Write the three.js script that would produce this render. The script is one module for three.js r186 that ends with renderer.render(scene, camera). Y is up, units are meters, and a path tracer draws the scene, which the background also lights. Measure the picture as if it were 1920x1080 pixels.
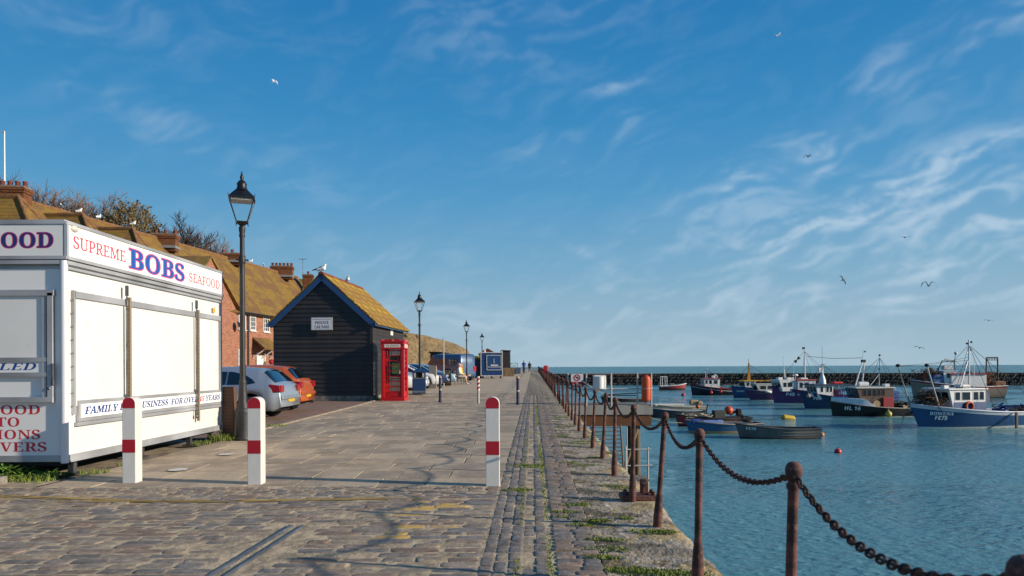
import * as THREE from 'three';
import { mergeGeometries } from 'three/addons/utils/BufferGeometryUtils.js';
import { RoundedBoxGeometry } from 'three/addons/geometries/RoundedBoxGeometry.js';
import { MarchingCubes } from 'three/addons/objects/MarchingCubes.js';
import { FontLoader } from 'three/addons/loaders/FontLoader.js';

// ---------------------------------------------------------------- camera
const F = 1280, CX = 960, CY = 688, ROLL = 0.0045, EYE = 1.3;          // focal length and principal point in photo pixels, eye height in metres
const scene = new THREE.Scene();
const camera = new THREE.PerspectiveCamera(2 * Math.atan(CY / F) * 180 / Math.PI, 1920 / (2 * CY), 0.1, 40000);
camera.setViewOffset(1920, 2 * CY, 0, 0, 1920, 1080);                  // level camera, lens shifted up
camera.position.set(0, EYE, 0);
camera.rotation.z = -ROLL;
camera.focus = 9; camera.userData.fStop = 4;
scene.add(camera);

const renderer = new THREE.WebGLRenderer({ antialias: true });
renderer.toneMapping = THREE.LinearToneMapping;
renderer.toneMappingExposure = 1.25;
renderer.shadowMap.enabled = true;

// ---------------------------------------------------------------- noise
function rng(seed) { let s = seed >>> 0; return () => { s = (s + 0x6D2B79F5) >>> 0; let t = s; t = Math.imul(t ^ (t >>> 15), t | 1); t ^= t + Math.imul(t ^ (t >>> 7), t | 61); return ((t ^ (t >>> 14)) >>> 0) / 4294967296; }; }
const HN = new Float32Array(65536); { const r = rng(7); for (let i = 0; i < 65536; i++) HN[i] = r(); }
const hsh = (x, y, s) => HN[(Math.imul(x, 374761393) ^ Math.imul(y, 668265263) ^ Math.imul(s, 974634777)) >>> 8 & 65535];
function vn(x, y, s, p) {                                              // value noise; p: period (0 for none)
  let xi = Math.floor(x), yi = Math.floor(y); const fx = x - xi, fy = y - yi;
  const u = fx * fx * (3 - 2 * fx), v = fy * fy * (3 - 2 * fy);
  let x1 = xi + 1, y1 = yi + 1;
  if (p) { xi = ((xi % p) + p) % p; yi = ((yi % p) + p) % p; x1 = ((x1 % p) + p) % p; y1 = ((y1 % p) + p) % p; }
  const a = hsh(xi, yi, s), b = hsh(x1, yi, s), c = hsh(xi, y1, s), d = hsh(x1, y1, s);
  return a + (b - a) * u + (c - a) * v + (a - b - c + d) * u * v;
}
function fbm(x, y, s, oct = 5, p = 0, gain = 0.5) { let a = 0, w = 1, t = 0; for (let o = 0; o < oct; o++) { a += w * vn(x, y, s + o * 17, p); t += w; w *= gain; x *= 2; y *= 2; p *= 2; } return a / t; }
const clamp = (x, a = 0, b = 1) => Math.min(b, Math.max(a, x));
const sstep = (a, b, x) => { const t = clamp((x - a) / (b - a)); return t * t * (3 - 2 * t); };
const lerp = (a, b, t) => a + (b - a) * t;
const mix3 = (a, b, t) => [lerp(a[0], b[0], t), lerp(a[1], b[1], t), lerp(a[2], b[2], t)];

// ---------------------------------------------------------------- sky: air and thin cirrus
{
  const w = 2048, h = 1024, data = new Float32Array(w * h * 4);
  const stops = [[0, [0.30, 0.415, 0.49]], [3, [0.25, 0.375, 0.465]], [8, [0.15, 0.32, 0.465]], [14, [0.070, 0.255, 0.46]], [20, [0.033, 0.20, 0.42]], [28, [0.016, 0.152, 0.37]], [45, [0.012, 0.115, 0.31]], [90, [0.010, 0.095, 0.27]]];
  const air = (e) => { for (let i = 1; i < stops.length; i++) if (e <= stops[i][0]) return mix3(stops[i - 1][1], stops[i][1], (e - stops[i - 1][0]) / (stops[i][0] - stops[i - 1][0])); return stops.at(-1)[1]; };
  // banks of cirrus: azimuth and elevation in degrees, length, width, slope of the streak, strength
  const banks = [[21, 15, 5.5, 1.6, 0.42, 1], [27, 12, 7, 1.8, 0.36, 1], [33.5, 15, 5, 0.9, 0.28, 1], [35, 9.5, 7, 3.6, 0.2, 1.3], [31, 9, 15, 5.5, 0.12, 0.32], [5, 4, 30, 3.5, 0, 0.3], [23, 10.5, 7, 2.2, 0.25, 0.8], [15, 11.5, 4, 1.6, 0.3, 0.6], [27.5, 19, 4, 1.2, 0.8, 0.7], [3, 17.6, 3, 1.2, -0.1, 0.75], [10, 18.2, 2, 1, 0.1, 0.5], [8.5, 22, 3.2, 0.6, 0.15, 0.7], [-3, 25, 8, 2.4, -0.25, 0.26], [5, 28, 9, 2.5, 0.1, 0.22],
    [-29, 17.5, 6, 1.2, -0.35, 0.42], [-33, 24, 7, 2.4, -0.1, 0.26], [-17, 15, 6, 1.4, -0.2, 0.3], [-14, 9.5, 9, 1, -0.05, 0.5], [12, 6, 10, 1.6, 0.05, 0.5], [30, 5, 12, 2, 0.05, 0.7], [9, 8.5, 4, 0.5, -0.42, 0.7], [38, 22, 8, 2, 0.4, 0.6], [-6, 4, 14, 1.5, 0, 0.35]];
  for (let j = 0; j < h; j++) {
    const el = ((j + 0.5) / h - 0.5) * 180;
    for (let i = 0; i < w; i++) {
      let c = air(Math.max(el, 0));
      if (el > 0 && el < 54) {
        let az = ((i + 0.5) / w - 0.5) * 360 + 90; if (az > 180) az -= 360;
        const wx = az + 5 * (fbm(az * 0.11, el * 0.22, 3, 3) - 0.5), wy = el + 3.4 * (fbm(az * 0.16, el * 0.3, 5, 3) - 0.5);
        let m = 0.05 + 0.22 * sstep(0.5, 0.75, fbm(az * 0.035 + 9, el * 0.05, 11, 2));
        for (const [a, e, L, W, sl, k] of banks) {
          const dx = wx - a, dy = wy - e - sl * dx; if (Math.abs(dx) > 3 * L || Math.abs(dy) > 3 * W) continue;
          m += k * 0.62 * Math.exp(-dx * dx / (L * L) - dy * dy / (W * W));
        }
        const s1 = fbm((wx + wy * 1.4) * 0.22, (wy - wx * 0.33) * 1.0, 21, 5, 0, 0.6), s2 = fbm(wx * 0.5 + 3, (wy - 0.3 * wx) * 2.6, 31, 3, 0, 0.6);
        const wisp = sstep(0.4, 0.74, 0.68 * s1 + 0.32 * s2);
        const d = clamp(m * (0.13 + 1.15 * wisp)) * 0.58;
        c = mix3(c, [0.48, 0.58, 0.67], d * sstep(54, 40, el));
      }
      const o = (j * w + i) * 4; data[o] = c[0]; data[o + 1] = c[1]; data[o + 2] = c[2]; data[o + 3] = 1;
    }
  }
  const sky = new THREE.DataTexture(data, w, h, THREE.RGBAFormat, THREE.FloatType);
  sky.mapping = THREE.EquirectangularReflectionMapping; sky.magFilter = sky.minFilter = THREE.LinearFilter; sky.needsUpdate = true;
  scene.background = sky; scene.environment = sky;
}

// ---------------------------------------------------------------- sun: low, from the harbour side and a little behind the camera
const SUN = new THREE.Vector3(0.921, 0.322, 0.215).normalize();
{
  const sun = new THREE.DirectionalLight(new THREE.Color(1.0, 0.86, 0.68), 5);
  sun.name = 'sun'; sun.position.copy(SUN).multiplyScalar(120); sun.castShadow = true;
  sun.shadow.mapSize.set(4096, 4096); sun.shadow.radius = 1.8;
  Object.assign(sun.shadow.camera, { left: -90, right: 90, top: 90, bottom: -90, near: 1, far: 400 });
  scene.add(sun, sun.target);
}

// ---------------------------------------------------------------- from photo pixels to places
const WL = -2.8;                                                       // water level
const ray = (px, py) => { const dx = px - CX, dy = py - CY; return [dx - ROLL * dy, dy + ROLL * dx]; };
function G(px, py, level = 0) { const [x, y] = ray(px, py), Z = F * (EYE - level) / y; return new THREE.Vector3(x * Z / F, level, -Z); }   // on a level plane
function P(px, py, Z) { const [x, y] = ray(px, py); return new THREE.Vector3(x * Z / F, EYE - y * Z / F, -Z); }                            // at a known distance
const rise = (Z) => Math.max(0, (Z - 22) * 0.0045);                    // the promenade climbs very gently
const V = (x, y, z) => new THREE.Vector3(x, y, z);
// ---------------------------------------------------------------- helpers
const used = {};
function numbered(name) { const n = used[name] = (used[name] ?? -1) + 1; return n ? `${name}_${String(n).padStart(3, '0')}` : name; }
function thing(name, label, category, pos = [0, 0, 0], turn = 0, group) {
  const o = new THREE.Group(); o.name = numbered(name); scene.add(o);
  Array.isArray(pos) ? o.position.set(...pos) : o.position.copy(pos); o.rotation.y = turn;
  o.userData = { label, category }; if (group) o.userData.group = group;
  return o;
}
function structure(name) { const o = new THREE.Group(); o.name = numbered(name); o.userData = { kind: 'structure' }; scene.add(o); return o; }
function copy(src, pos, turn, label, group) {
  const o = src.clone(); o.name = numbered(src.name.replace(/_\d{3}$/, '')); scene.add(o);
  o.userData = { ...src.userData }; if (label) o.userData.label = label; if (group) o.userData.group = group;
  if (pos) Array.isArray(pos) ? o.position.set(...pos) : o.position.copy(pos);
  if (turn !== undefined) o.rotation.y = turn;
  return o;
}
function triUV(g) {                                                    // uv in metres, by the way each face looks
  if (g.index) g = g.toNonIndexed();
  const p = g.attributes.position, uv = new Float32Array(p.count * 2);
  for (let i = 0; i < p.count; i += 3) {
    const ax = p.getX(i + 1) - p.getX(i), ay = p.getY(i + 1) - p.getY(i), az = p.getZ(i + 1) - p.getZ(i), bx = p.getX(i + 2) - p.getX(i), by = p.getY(i + 2) - p.getY(i), bz = p.getZ(i + 2) - p.getZ(i);
    const nx = Math.abs(ay * bz - az * by), ny = Math.abs(az * bx - ax * bz), nz = Math.abs(ax * by - ay * bx);
    for (let k = i; k < i + 3; k++) {
      const x = p.getX(k), y = p.getY(k), z = p.getZ(k);
      if (ny >= nx && ny >= nz) { uv[2 * k] = x; uv[2 * k + 1] = -z; } else if (nx >= nz) { uv[2 * k] = -z; uv[2 * k + 1] = y; } else { uv[2 * k] = x; uv[2 * k + 1] = y; }
    }
  }
  g.setAttribute('uv', new THREE.BufferAttribute(uv, 2));
  return g;
}
function clean(g) { if (g.index) g = g.toNonIndexed(); for (const k of Object.keys(g.attributes)) if (!['position', 'normal', 'uv', 'color'].includes(k)) g.deleteAttribute(k); if (!g.attributes.normal) g.computeVertexNormals(); if (!g.attributes.uv) g.setAttribute('uv', new THREE.BufferAttribute(new Float32Array(g.attributes.position.count * 2), 2)); g.morphAttributes = {}; return g; }
function merge(list) { const l = list.flat(9).map(clean); return l.length === 1 ? l[0] : mergeGeometries(l); }
function mesh(name, geo, mat, parent, keepUV = false) {
  let g = Array.isArray(geo) ? merge(geo) : clean(geo);
  if (!keepUV) g = triUV(g);
  const m = new THREE.Mesh(g, mat); m.name = name; m.castShadow = m.receiveShadow = true; (parent ?? scene).add(m);
  return m;
}
const each = (name, list, mat, parent) => list.forEach((g) => mesh(name, g, mat, parent));
function one(name, label, category, geo, mat, group, keepUV) {
  const m = mesh(numbered(name), geo, mat, scene, keepUV); m.userData = { label, category }; if (group) m.userData.group = group; return m;
}
const place = (g, x = 0, y = 0, z = 0, rx = 0, ry = 0, rz = 0) => { if (rx || ry || rz) g.applyMatrix4(new THREE.Matrix4().makeRotationFromEuler(new THREE.Euler(rx, ry, rz))); return g.translate(x, y, z); };
const box = (w, h, d, x, y, z, rx, ry, rz) => place(new THREE.BoxGeometry(w, h, d), x, y, z, rx, ry, rz);
const rbox = (w, h, d, r, x, y, z, rx, ry, rz) => place(new RoundedBoxGeometry(w, h, d, 2, r), x, y, z, rx, ry, rz);
const cyl = (rt, rb, h, seg, x, y, z, rx, ry, rz) => place(new THREE.CylinderGeometry(rt, rb, h, seg), x, y, z, rx, ry, rz);
const ball = (r, x, y, z, sx = 1, sy = 1, sz = 1, seg = 16) => new THREE.SphereGeometry(r, seg, Math.max(6, seg * 0.7 | 0)).scale(sx, sy, sz).translate(x, y, z);
const lathe = (pts, seg = 20) => new THREE.LatheGeometry(pts.map((p) => new THREE.Vector2(p[0], p[1])), seg);
function rod(a, b, r, seg = 6, r2 = r) {
  const d = b.clone().sub(a), g = new THREE.CylinderGeometry(r2, r, d.length(), seg);
  g.applyQuaternion(new THREE.Quaternion().setFromUnitVectors(V(0, 1, 0), d.clone().normalize()));
  return g.translate((a.x + b.x) / 2, (a.y + b.y) / 2, (a.z + b.z) / 2);
}
const tube = (pts, r, n = 24, seg = 6, closed = false) => new THREE.TubeGeometry(new THREE.CatmullRomCurve3(pts, closed), n, r, seg, closed);
function prism(pts, depth, bevel = 0) {                                // outline in x,y; depth along z, from 0
  const s = new THREE.Shape(pts.map((p) => new THREE.Vector2(p[0], p[1])));
  return new THREE.ExtrudeGeometry(s, { depth, bevelEnabled: bevel > 0, bevelSize: bevel, bevelThickness: bevel, bevelOffset: -bevel, bevelSegments: 1, curveSegments: 12 });
}
function quads(list) {                                                 // flat faces, each given by its corners in order (3 or 4)
  const v = []; for (const q of list) { const p = q.map((c) => c.isVector3 ? [c.x, c.y, c.z] : c); v.push(...p[0], ...p[1], ...p[2]); if (p[3]) v.push(...p[0], ...p[2], ...p[3]); }
  const g = new THREE.BufferGeometry(); g.setAttribute('position', new THREE.BufferAttribute(new Float32Array(v), 3)); g.computeVertexNormals(); return g;
}
function sheetGrid(n, m, f) {                                          // smooth surface f(i/n, j/m) -> Vector3
  const pos = [], idx = []; for (let j = 0; j <= m; j++) for (let i = 0; i <= n; i++) { const p = f(i / n, j / m); pos.push(p.x, p.y, p.z); }
  for (let j = 0; j < m; j++) for (let i = 0; i < n; i++) { const a = j * (n + 1) + i; idx.push(a, a + 1, a + n + 2, a, a + n + 2, a + n + 1); }
  const g = new THREE.BufferGeometry(); g.setAttribute('position', new THREE.Float32BufferAttribute(pos, 3)); g.setIndex(idx); g.computeVertexNormals(); return g;
}
// ---------------------------------------------------------------- textures
function texture(w, h, fn, metres, srgb = true, h2 = metres) {         // fn(u, v) -> 0..1 grey or [r, g, b] (sRGB)
  const d = new Uint8Array(w * h * 4);
  for (let j = 0; j < h; j++) for (let i = 0; i < w; i++) { const c = fn((i + 0.5) / w, (j + 0.5) / h), o = (j * w + i) * 4, a = Array.isArray(c); d[o] = clamp(a ? c[0] : c) * 255; d[o + 1] = clamp(a ? c[1] : c) * 255; d[o + 2] = clamp(a ? c[2] : c) * 255; d[o + 3] = 255; }
  const t = new THREE.DataTexture(d, w, h); t.wrapS = t.wrapT = THREE.RepeatWrapping; t.magFilter = THREE.LinearFilter; t.minFilter = THREE.LinearMipmapLinearFilter; t.generateMipmaps = true;
  if (srgb) t.colorSpace = THREE.SRGBColorSpace; if (metres) t.repeat.set(1 / metres, 1 / h2); t.needsUpdate = true; return t;
}
const rep = (t, m, m2 = m) => { const c = t.clone(); c.repeat.set(1 / m, 1 / m2); c.needsUpdate = true; return c; };
const hex = (c) => { const k = new THREE.Color(c); return [k.r, k.g, k.b].map((x) => x <= 0.0031308 ? x * 12.92 : 1.055 * x ** (1 / 2.4) - 0.055); };
// shared grey maps
const tGrain = texture(512, 512, (u, v) => 0.62 + 0.55 * (fbm(u * 8, v * 8, 41, 6, 8, 0.65) - 0.28), 1);                          // mottled, mineral
const tGrainB = texture(512, 512, (u, v) => fbm(u * 16, v * 16, 43, 6, 16, 0.7), 1, false);
const tWood = texture(512, 512, (u, v) => 0.68 + 0.5 * (fbm(u * 4, v * 64, 47, 4, 4, 0.6) - 0.3), 1);                               // grain along u
const tWoodB = texture(512, 512, (u, v) => fbm(u * 4, v * 64, 47, 4, 4, 0.6), 1, false);
const tPatch = texture(512, 512, (u, v) => 0.72 + 0.42 * (fbm(u * 4, v * 4, 53, 6, 4, 0.55) - 0.3), 3);
const tWorn = texture(512, 512, (u, v) => { const a = fbm(u * 6, v * 6, 59, 6, 6, 0.6), b = fbm(u * 24, v * 24, 61, 4, 24, 0.6); return 0.9 + 0.12 * (a - 0.5) - 0.25 * sstep(0.66, 0.76, b * 0.5 + a * 0.5); }, 1.5);
const std = (color, rough = 0.8, o = {}) => new THREE.MeshStandardMaterial({ color, roughness: rough, ...o });
const phys = (color, rough, o) => new THREE.MeshPhysicalMaterial({ color, roughness: rough, ...o });
const paint = (color, rough = 0.45, o = {}) => std(color, rough, { map: tWorn, bumpMap: tGrainB, bumpScale: 0.0006, ...o });
const M = {
  white: paint('#e9e9e6', 0.4), whiteDirty: paint('#d6d3ca', 0.6), red: paint('#b3122a', 0.45), blackPaint: paint('#15171b', 0.42), navy: paint('#16264f', 0.45), blueDeep: paint('#183a6c', 0.5), gold: std('#b08a3c', 0.4, { metalness: 0.6 }),
  alu: std('#bfc2c7', 0.45, { metalness: 0.15, map: tPatch }), steel: std('#8d9094', 0.45, { metalness: 0.8, map: tGrain }), galv: paint('#b9b8b2', 0.55),
  rubber: std('#17181a', 0.85), dark: std('#0c0d0f', 0.8), glass: phys('#ffffff', 0.03, { transmission: 1, thickness: 0, ior: 1.45 }), darkGlass: phys('#10161b', 0.06, { clearcoat: 1, clearcoatRoughness: 0.03 }),
  wood: std('#8a7a66', 0.85, { map: tWood, bumpMap: tWoodB, bumpScale: 0.003 }), woodBrown: std('#7a5744', 0.8, { map: tWood, bumpMap: tWoodB, bumpScale: 0.002 }), woodGrey: std('#8d8a84', 0.9, { map: tWood, bumpMap: tWoodB, bumpScale: 0.004 }), tar: std('#373230', 0.6, { map: tWood, bumpMap: tWoodB, bumpScale: 0.004 }),
  rope: std('#9c927c', 0.95), ropeBlue: std('#234a86', 0.95), orange: paint('#d4501e', 0.5), buoyRed: paint('#d42a2e', 0.4), yellow: paint('#d3b022', 0.5), concrete: std('#a39a8c', 0.9, { map: tGrain, bumpMap: tGrainB, bumpScale: 0.006 }),
  iron: std('#2b2c30', 0.55, { map: tGrain, bumpMap: tGrainB, bumpScale: 0.0015 }), greyPaint: paint('#7e7d79', 0.6), terracotta: std('#9c4a33', 0.85, { map: tGrain }), lead: std('#777a7e', 0.7), tan: paint('#b39b76', 0.7), brownCabin: paint('#5d4336', 0.6), skin: std('#b98468', 0.6),
};
const tRust = texture(512, 512, (u, v) => { const a = fbm(u * 5, v * 5, 71, 6, 5, 0.6), b = fbm(u * 20, v * 20, 73, 4, 20, 0.6); return mix3(mix3(hex('#3a2420'), hex('#74453a'), sstep(0.3, 0.7, a)), hex('#946252'), 0.6 * sstep(0.55, 0.75, b)); }, 0.5);
M.rust = std('#ffffff', 0.82, { map: tRust, bumpMap: rep(tGrainB, 0.25), bumpScale: 0.003 });
M.rustDark = std('#b39c90', 0.7, { map: tRust, bumpMap: rep(tGrainB, 0.25), bumpScale: 0.002 });
function canvasTex(w, h, draw) { const c = document.createElement('canvas'); c.width = w; c.height = h; const g = c.getContext('2d'); draw(g, w, h); const t = new THREE.CanvasTexture(c); t.colorSpace = THREE.SRGBColorSpace; t.anisotropy = 8; return t; }
const font = await new FontLoader().loadAsync('fonts/droid/droid_sans_bold.typeface.json');
const serif = await new FontLoader().loadAsync('fonts/droid/droid_serif_bold.typeface.json');
function lettering(text, size, f, at, sx = 1, slant = 0) {             // flat letters laid on a surface: at(x, y) -> Vector3
  const g = new THREE.ShapeGeometry(f.generateShapes(text, size), 4), p = g.attributes.position;
  for (let i = 0; i < p.count; i++) { const q = at((p.getX(i) + slant * p.getY(i)) * sx, p.getY(i)); p.setXYZ(i, q.x, q.y, q.z); }
  g.computeVertexNormals(); return g;
}
// ---------------------------------------------------------------- soft bodies: distance field of tapered bones -> one surface
function body(bones, cell, blend = 0.04) {                             // bones: [a, b, ra, rb, colour, flattenZ?]
  const lo = V(1e9, 1e9, 1e9), hi = V(-1e9, -1e9, -1e9);
  for (const [a, b, ra, rb] of bones) for (const [p, r] of [[a, ra], [b, rb]]) { lo.min(p.clone().subScalar(r + blend + 2 * cell)); hi.max(p.clone().addScalar(r + blend + 2 * cell)); }
  const size = Math.max(hi.x - lo.x, hi.y - lo.y, hi.z - lo.z), n = Math.min(120, Math.ceil(size / cell)), mid = lo.clone().add(hi).multiplyScalar(0.5), half = size / 2 * n / (n - 3);
  const mc = new MarchingCubes(n, new THREE.MeshBasicMaterial(), false, false, 120000); mc.isolation = 0;
  const q = V(0, 0, 0), ab = V(0, 0, 0);
  const dist = (x, y, z, [a, b, ra, rb]) => { ab.copy(b).sub(a); q.set(x - a.x, y - a.y, z - a.z); const t = clamp(q.dot(ab) / Math.max(1e-9, ab.lengthSq())); q.addScaledVector(ab, -t); return q.length() - lerp(ra, rb, t); };
  for (let k = 0; k < n; k++) for (let j = 0; j < n; j++) for (let i = 0; i < n; i++) {
    const x = mid.x + ((i - n / 2) / (n / 2)) * half, y = mid.y + ((j - n / 2) / (n / 2)) * half, z = mid.z + ((k - n / 2) / (n / 2)) * half;
    let s = 0; for (const bn of bones) s += Math.exp(-dist(x, y, z, bn) / (blend * 0.35)); mc.field[i + j * n + k * n * n] = Math.log(Math.max(s, 1e-30)) * blend * 0.35;
  }
  mc.update();
  const g = new THREE.BufferGeometry(), c = mc.count, pos = new Float32Array(mc.positionArray.slice(0, c * 3)), nor = new Float32Array(mc.normalArray.slice(0, c * 3)), col = new Float32Array(c * 3), tc = new THREE.Color();
  for (let i = 0; i < c; i++) {
    pos[3 * i] = mid.x + pos[3 * i] * half; pos[3 * i + 1] = mid.y + pos[3 * i + 1] * half; pos[3 * i + 2] = mid.z + pos[3 * i + 2] * half;
    let best = 1e9, k = 0; bones.forEach((b, m) => { const d = dist(pos[3 * i], pos[3 * i + 1], pos[3 * i + 2], b); if (d < best) { best = d; k = m; } });
    tc.set(bones[k][4]); col[3 * i] = tc.r; col[3 * i + 1] = tc.g; col[3 * i + 2] = tc.b;
  }
  g.setAttribute('position', new THREE.BufferAttribute(pos, 3)); g.setAttribute('normal', new THREE.BufferAttribute(nor, 3)); g.setAttribute('color', new THREE.BufferAttribute(col, 3));
  return g;
}
M.tinted = std('#ffffff', 0.8, { vertexColors: true });
// ================================================================ the setting
const SL = 0.0307, EDGE = 1.128;                                       // the quay runs off at a slight angle
const Q = (o, Z, y = 0) => V(o + SL * Z, y + rise(Z), -Z);
const QT = -SL;
// ---- water
{
  const tW1 = texture(512, 512, (u, v) => { const b = 1 - Math.abs(2 * vn(u * 16, v * 16, 87, 16) - 1); return 0.75 * fbm(u * 16, v * 16, 81, 5, 16, 0.55) + 0.25 * b; }, 0, false);
  const waves = (fine, coarse) => { return rep(tW1, fine, fine * 0.55); };
  const m1 = phys(new THREE.Color(0.078, 0.215, 0.245), 0.3, { ior: 1.33, roughnessMap: texture(256, 256, (u, v) => 0.14 + 0.75 * sstep(0.42, 0.62, fbm(u * 4, v * 8, 89, 4, 4)), 70, false), bumpMap: waves(4.7), bumpScale: 0.09 });
  const m2 = phys(new THREE.Color(0.045, 0.175, 0.185), 0.2, { ior: 1.33, specularIntensity: 0.4, bumpMap: waves(37), bumpScale: 1.7 });
  const sea = structure('sea');
  mesh('open_water', quads([[[-9000, WL - 0.06, 400], [14000, WL - 0.06, 400], [14000, WL - 0.06, -20000], [-9000, WL - 0.06, -20000]]]), m2, sea);
  const g = sheetGrid(330, 400, (u, v) => {
    const x = 0.6 + 130 * u * (0.25 + 0.75 * u), z = 12 - 176 * v * (0.3 + 0.7 * v);
    const h = 0.03 * (fbm(x * 0.55 + z * 0.12, z * 0.9, 91, 3) - 0.5) + 0.018 * (fbm(x * 1.6, z * 2.3, 95, 2) - 0.5);
    return V(x, WL + h, z);
  });
  const hw = structure('harbour_water'); mesh('water_surface', g, m1, hw);
}
// ---- ground sheets
{
  const tDirt = texture(512, 512, (u, v) => mix3(hex('#6d6457'), hex('#978a76'), sstep(0.3, 0.7, fbm(u * 8, v * 8, 101, 6, 8, 0.65))), 2.5);
  const dirt = std('#ffffff', 0.95, { map: tDirt, bumpMap: rep(tGrainB, 1), bumpScale: 0.012 });
  const g = structure('ground'); const list = []; const zs = [-14, 2, 22, 60, 110, 175];
  for (let i = 1; i < zs.length; i++) { const [a, b] = [zs[i - 1], zs[i]]; list.push([[-170, rise(a) - 0.03, -a], [EDGE - 0.1 + SL * a, rise(a) - 0.03, -a], [EDGE - 0.1 + SL * b, rise(b) - 0.03, -b], [-170, rise(b) - 0.03, -b]]); }
  mesh('ground_surface', quads(list), dirt, g);
  // quay wall below the coping
  const wall = one('quay_wall', 'weathered stone quay wall dropping from the promenade to the harbour', 'quay wall', quads([[[EDGE - 0.06 - SL * 14, -0.3, 14], [EDGE - 0.06 + SL * 175, rise(175) - 0.3, -175], [EDGE - 0.3 + SL * 175, -7, -175], [EDGE - 0.3 - SL * 14, -7, 14]], [[-60, 0.6, -175], [EDGE - 0.06 + SL * 175, rise(175) - 0.3, -175], [EDGE - 0.06 + SL * 175, -7, -175], [-60, -7, -175]]]), std('#6f675c', 0.95, { map: rep(tPatch, 2), bumpMap: rep(tGrainB, 1.5), bumpScale: 0.05 }));
  // car park, brick paved
  const tPave = texture(512, 512, (u, v) => { const r = Math.floor(v * 20), c = u * 10 + (r % 2) * 0.5, k = hsh(Math.floor(c) % 10, r, 5), e = Math.min(c % 1, 1 - c % 1) < 0.05 || (v * 20) % 1 < 0.1; return mix3(mix3(hex('#7c5f50'), hex('#97796a'), k), hex('#5c5048'), (e ? 0.6 : 0) + 0.25 * fbm(u * 6, v * 6, 8, 4, 6)); }, 2);
  const cp = structure('car_park');
  mesh('car_park_surface', quads([[[-34, -0.012, -12.7], [-5.24, -0.012, -12.7], [-5.24, -0.012, -26], [-34, -0.012, -26]], [[-34, -0.012, -26], [-5.24, -0.012, -26], [-5.24, rise(33) + 0.006, -33], [-34, rise(33) + 0.006, -33]]]), std('#ffffff', 0.9, { map: tPave, bumpMap: rep(tGrainB, 1), bumpScale: 0.004 }), cp);
  // far promenade and far car park: too far to tell the stones apart
  const tFar = texture(512, 512, (u, v) => { const r = Math.floor(v * 8), c = u * 5 + hsh(r, 3, 9), e = (c % 1) < 0.02 || (v * 8) % 1 < 0.05; return mix3(mix3(hex('#a39179'), hex('#b8a68c'), 0.6 * hsh(Math.floor(c) % 5, r, 6) + 0.4 * fbm(u * 8, v * 8, 3, 5, 8)), hex('#6b5f50'), e ? 0.7 : 0); }, 4.4);
  const far = std('#ffffff', 0.9, { map: tFar }), pr = structure('promenade'); const L = [];
  for (const [a, b] of [[33.05, 60], [60, 100], [100, 174]]) L.push([[-10, rise(a), -a], [-0.35 + SL * a, rise(a), -a], [-0.35 + SL * b, rise(b), -b], [-10, rise(b), -b]]);
  mesh('promenade_surface', quads(L), far, pr);
}
// ---- setts
const settGeos = [0, 1, 2, 3, 4, 5].map((s) => {
  const r = rng(200 + s), n = 5, m = 4, pos = [], idx = [], hgt = [];
  const jx = [r() * 0.12 - 0.06, r() * 0.12 - 0.06, r() * 0.12 - 0.06, r() * 0.12 - 0.06], tilt = [r() * 0.08 - 0.04, r() * 0.06 - 0.03];
  for (let j = 0; j < m; j++) for (let i = 0; i < n; i++) {
    let x = [-0.5, -0.41, 0, 0.41, 0.5][i], z = [-0.5, -0.34, 0.34, 0.5][j]; const ex = Math.abs(x) * 2, ez = Math.abs(z) * 2;
    let y = 1 - (ex > 0.95 ? 0.1 : 0) - (ez > 0.95 ? 0.1 : 0) + tilt[0] * x + tilt[1] * z + 0.05 * (r() - 0.5) * (ex < 1 && ez < 1 ? 1 : 0.4);
    if (ex > 0.9 && ez > 0.9) { x *= 0.97; z *= 0.93; y -= 0.05; }
    if (ex > 0.9) x += jx[z > 0 ? 0 : 1]; if (ez > 0.9) z += jx[x > 0 ? 2 : 3];
    pos.push(x, y, z);
  }
  for (let j = 0; j < m - 1; j++) for (let i = 0; i < n - 1; i++) { const a = j * n + i; idx.push(a, a + n, a + 1, a + 1, a + n, a + n + 1); }
  const rim = []; for (let i = 0; i < n; i++) rim.push(i); for (let j = 1; j < m; j++) rim.push(j * n + n - 1); for (let i = n - 2; i >= 0; i--) rim.push((m - 1) * n + i); for (let j = m - 2; j > 0; j--) rim.push(j * n);
  const base = pos.length / 3, nr = rim.length; rim.forEach((k) => pos.push(pos[3 * k], pos[3 * k + 1], pos[3 * k + 2])); rim.forEach((k) => pos.push(pos[3 * k] * 1.03, 0, pos[3 * k + 2] * 1.03));
  rim.forEach((k, q) => { const a = base + q, a2 = base + (q + 1) % nr, b = a + nr, b2 = a2 + nr; idx.push(a, a2, b, a2, b2, b); });
  const g = new THREE.BufferGeometry(); g.setAttribute('position', new THREE.Float32BufferAttribute(pos, 3)); g.setIndex(idx); g.computeVertexNormals();
  const uv = []; for (let i = 0; i < pos.length / 3; i++) uv.push(pos[3 * i] * 0.22 + s * 0.37, pos[3 * i + 2] * 0.12 + s * 0.23 + pos[3 * i + 1] * 0.05); g.setAttribute('uv', new THREE.Float32BufferAttribute(uv, 2));
  return g;
});
const stone = (c) => std(c, 0.78, { map: rep(tGrain, 0.45), bumpMap: rep(tGrainB, 0.3), bumpScale: 0.004 });
const settMats = ['#bfae98', '#ab9d8e', '#bca48f', '#a09890', '#c8b497', '#b09680', '#978d82'].map(stone);
const tYel = texture(256, 256, (u, v) => mix3(hex('#8a8078'), hex('#caa255'), sstep(0.36, 0.56, fbm(u * 6, v * 6, 111, 5, 6, 0.65))), 0.4);
const settYellow = std('#ffffff', 0.75, { map: tYel, bumpMap: rep(tGrainB, 0.3), bumpScale: 0.004 });
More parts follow.
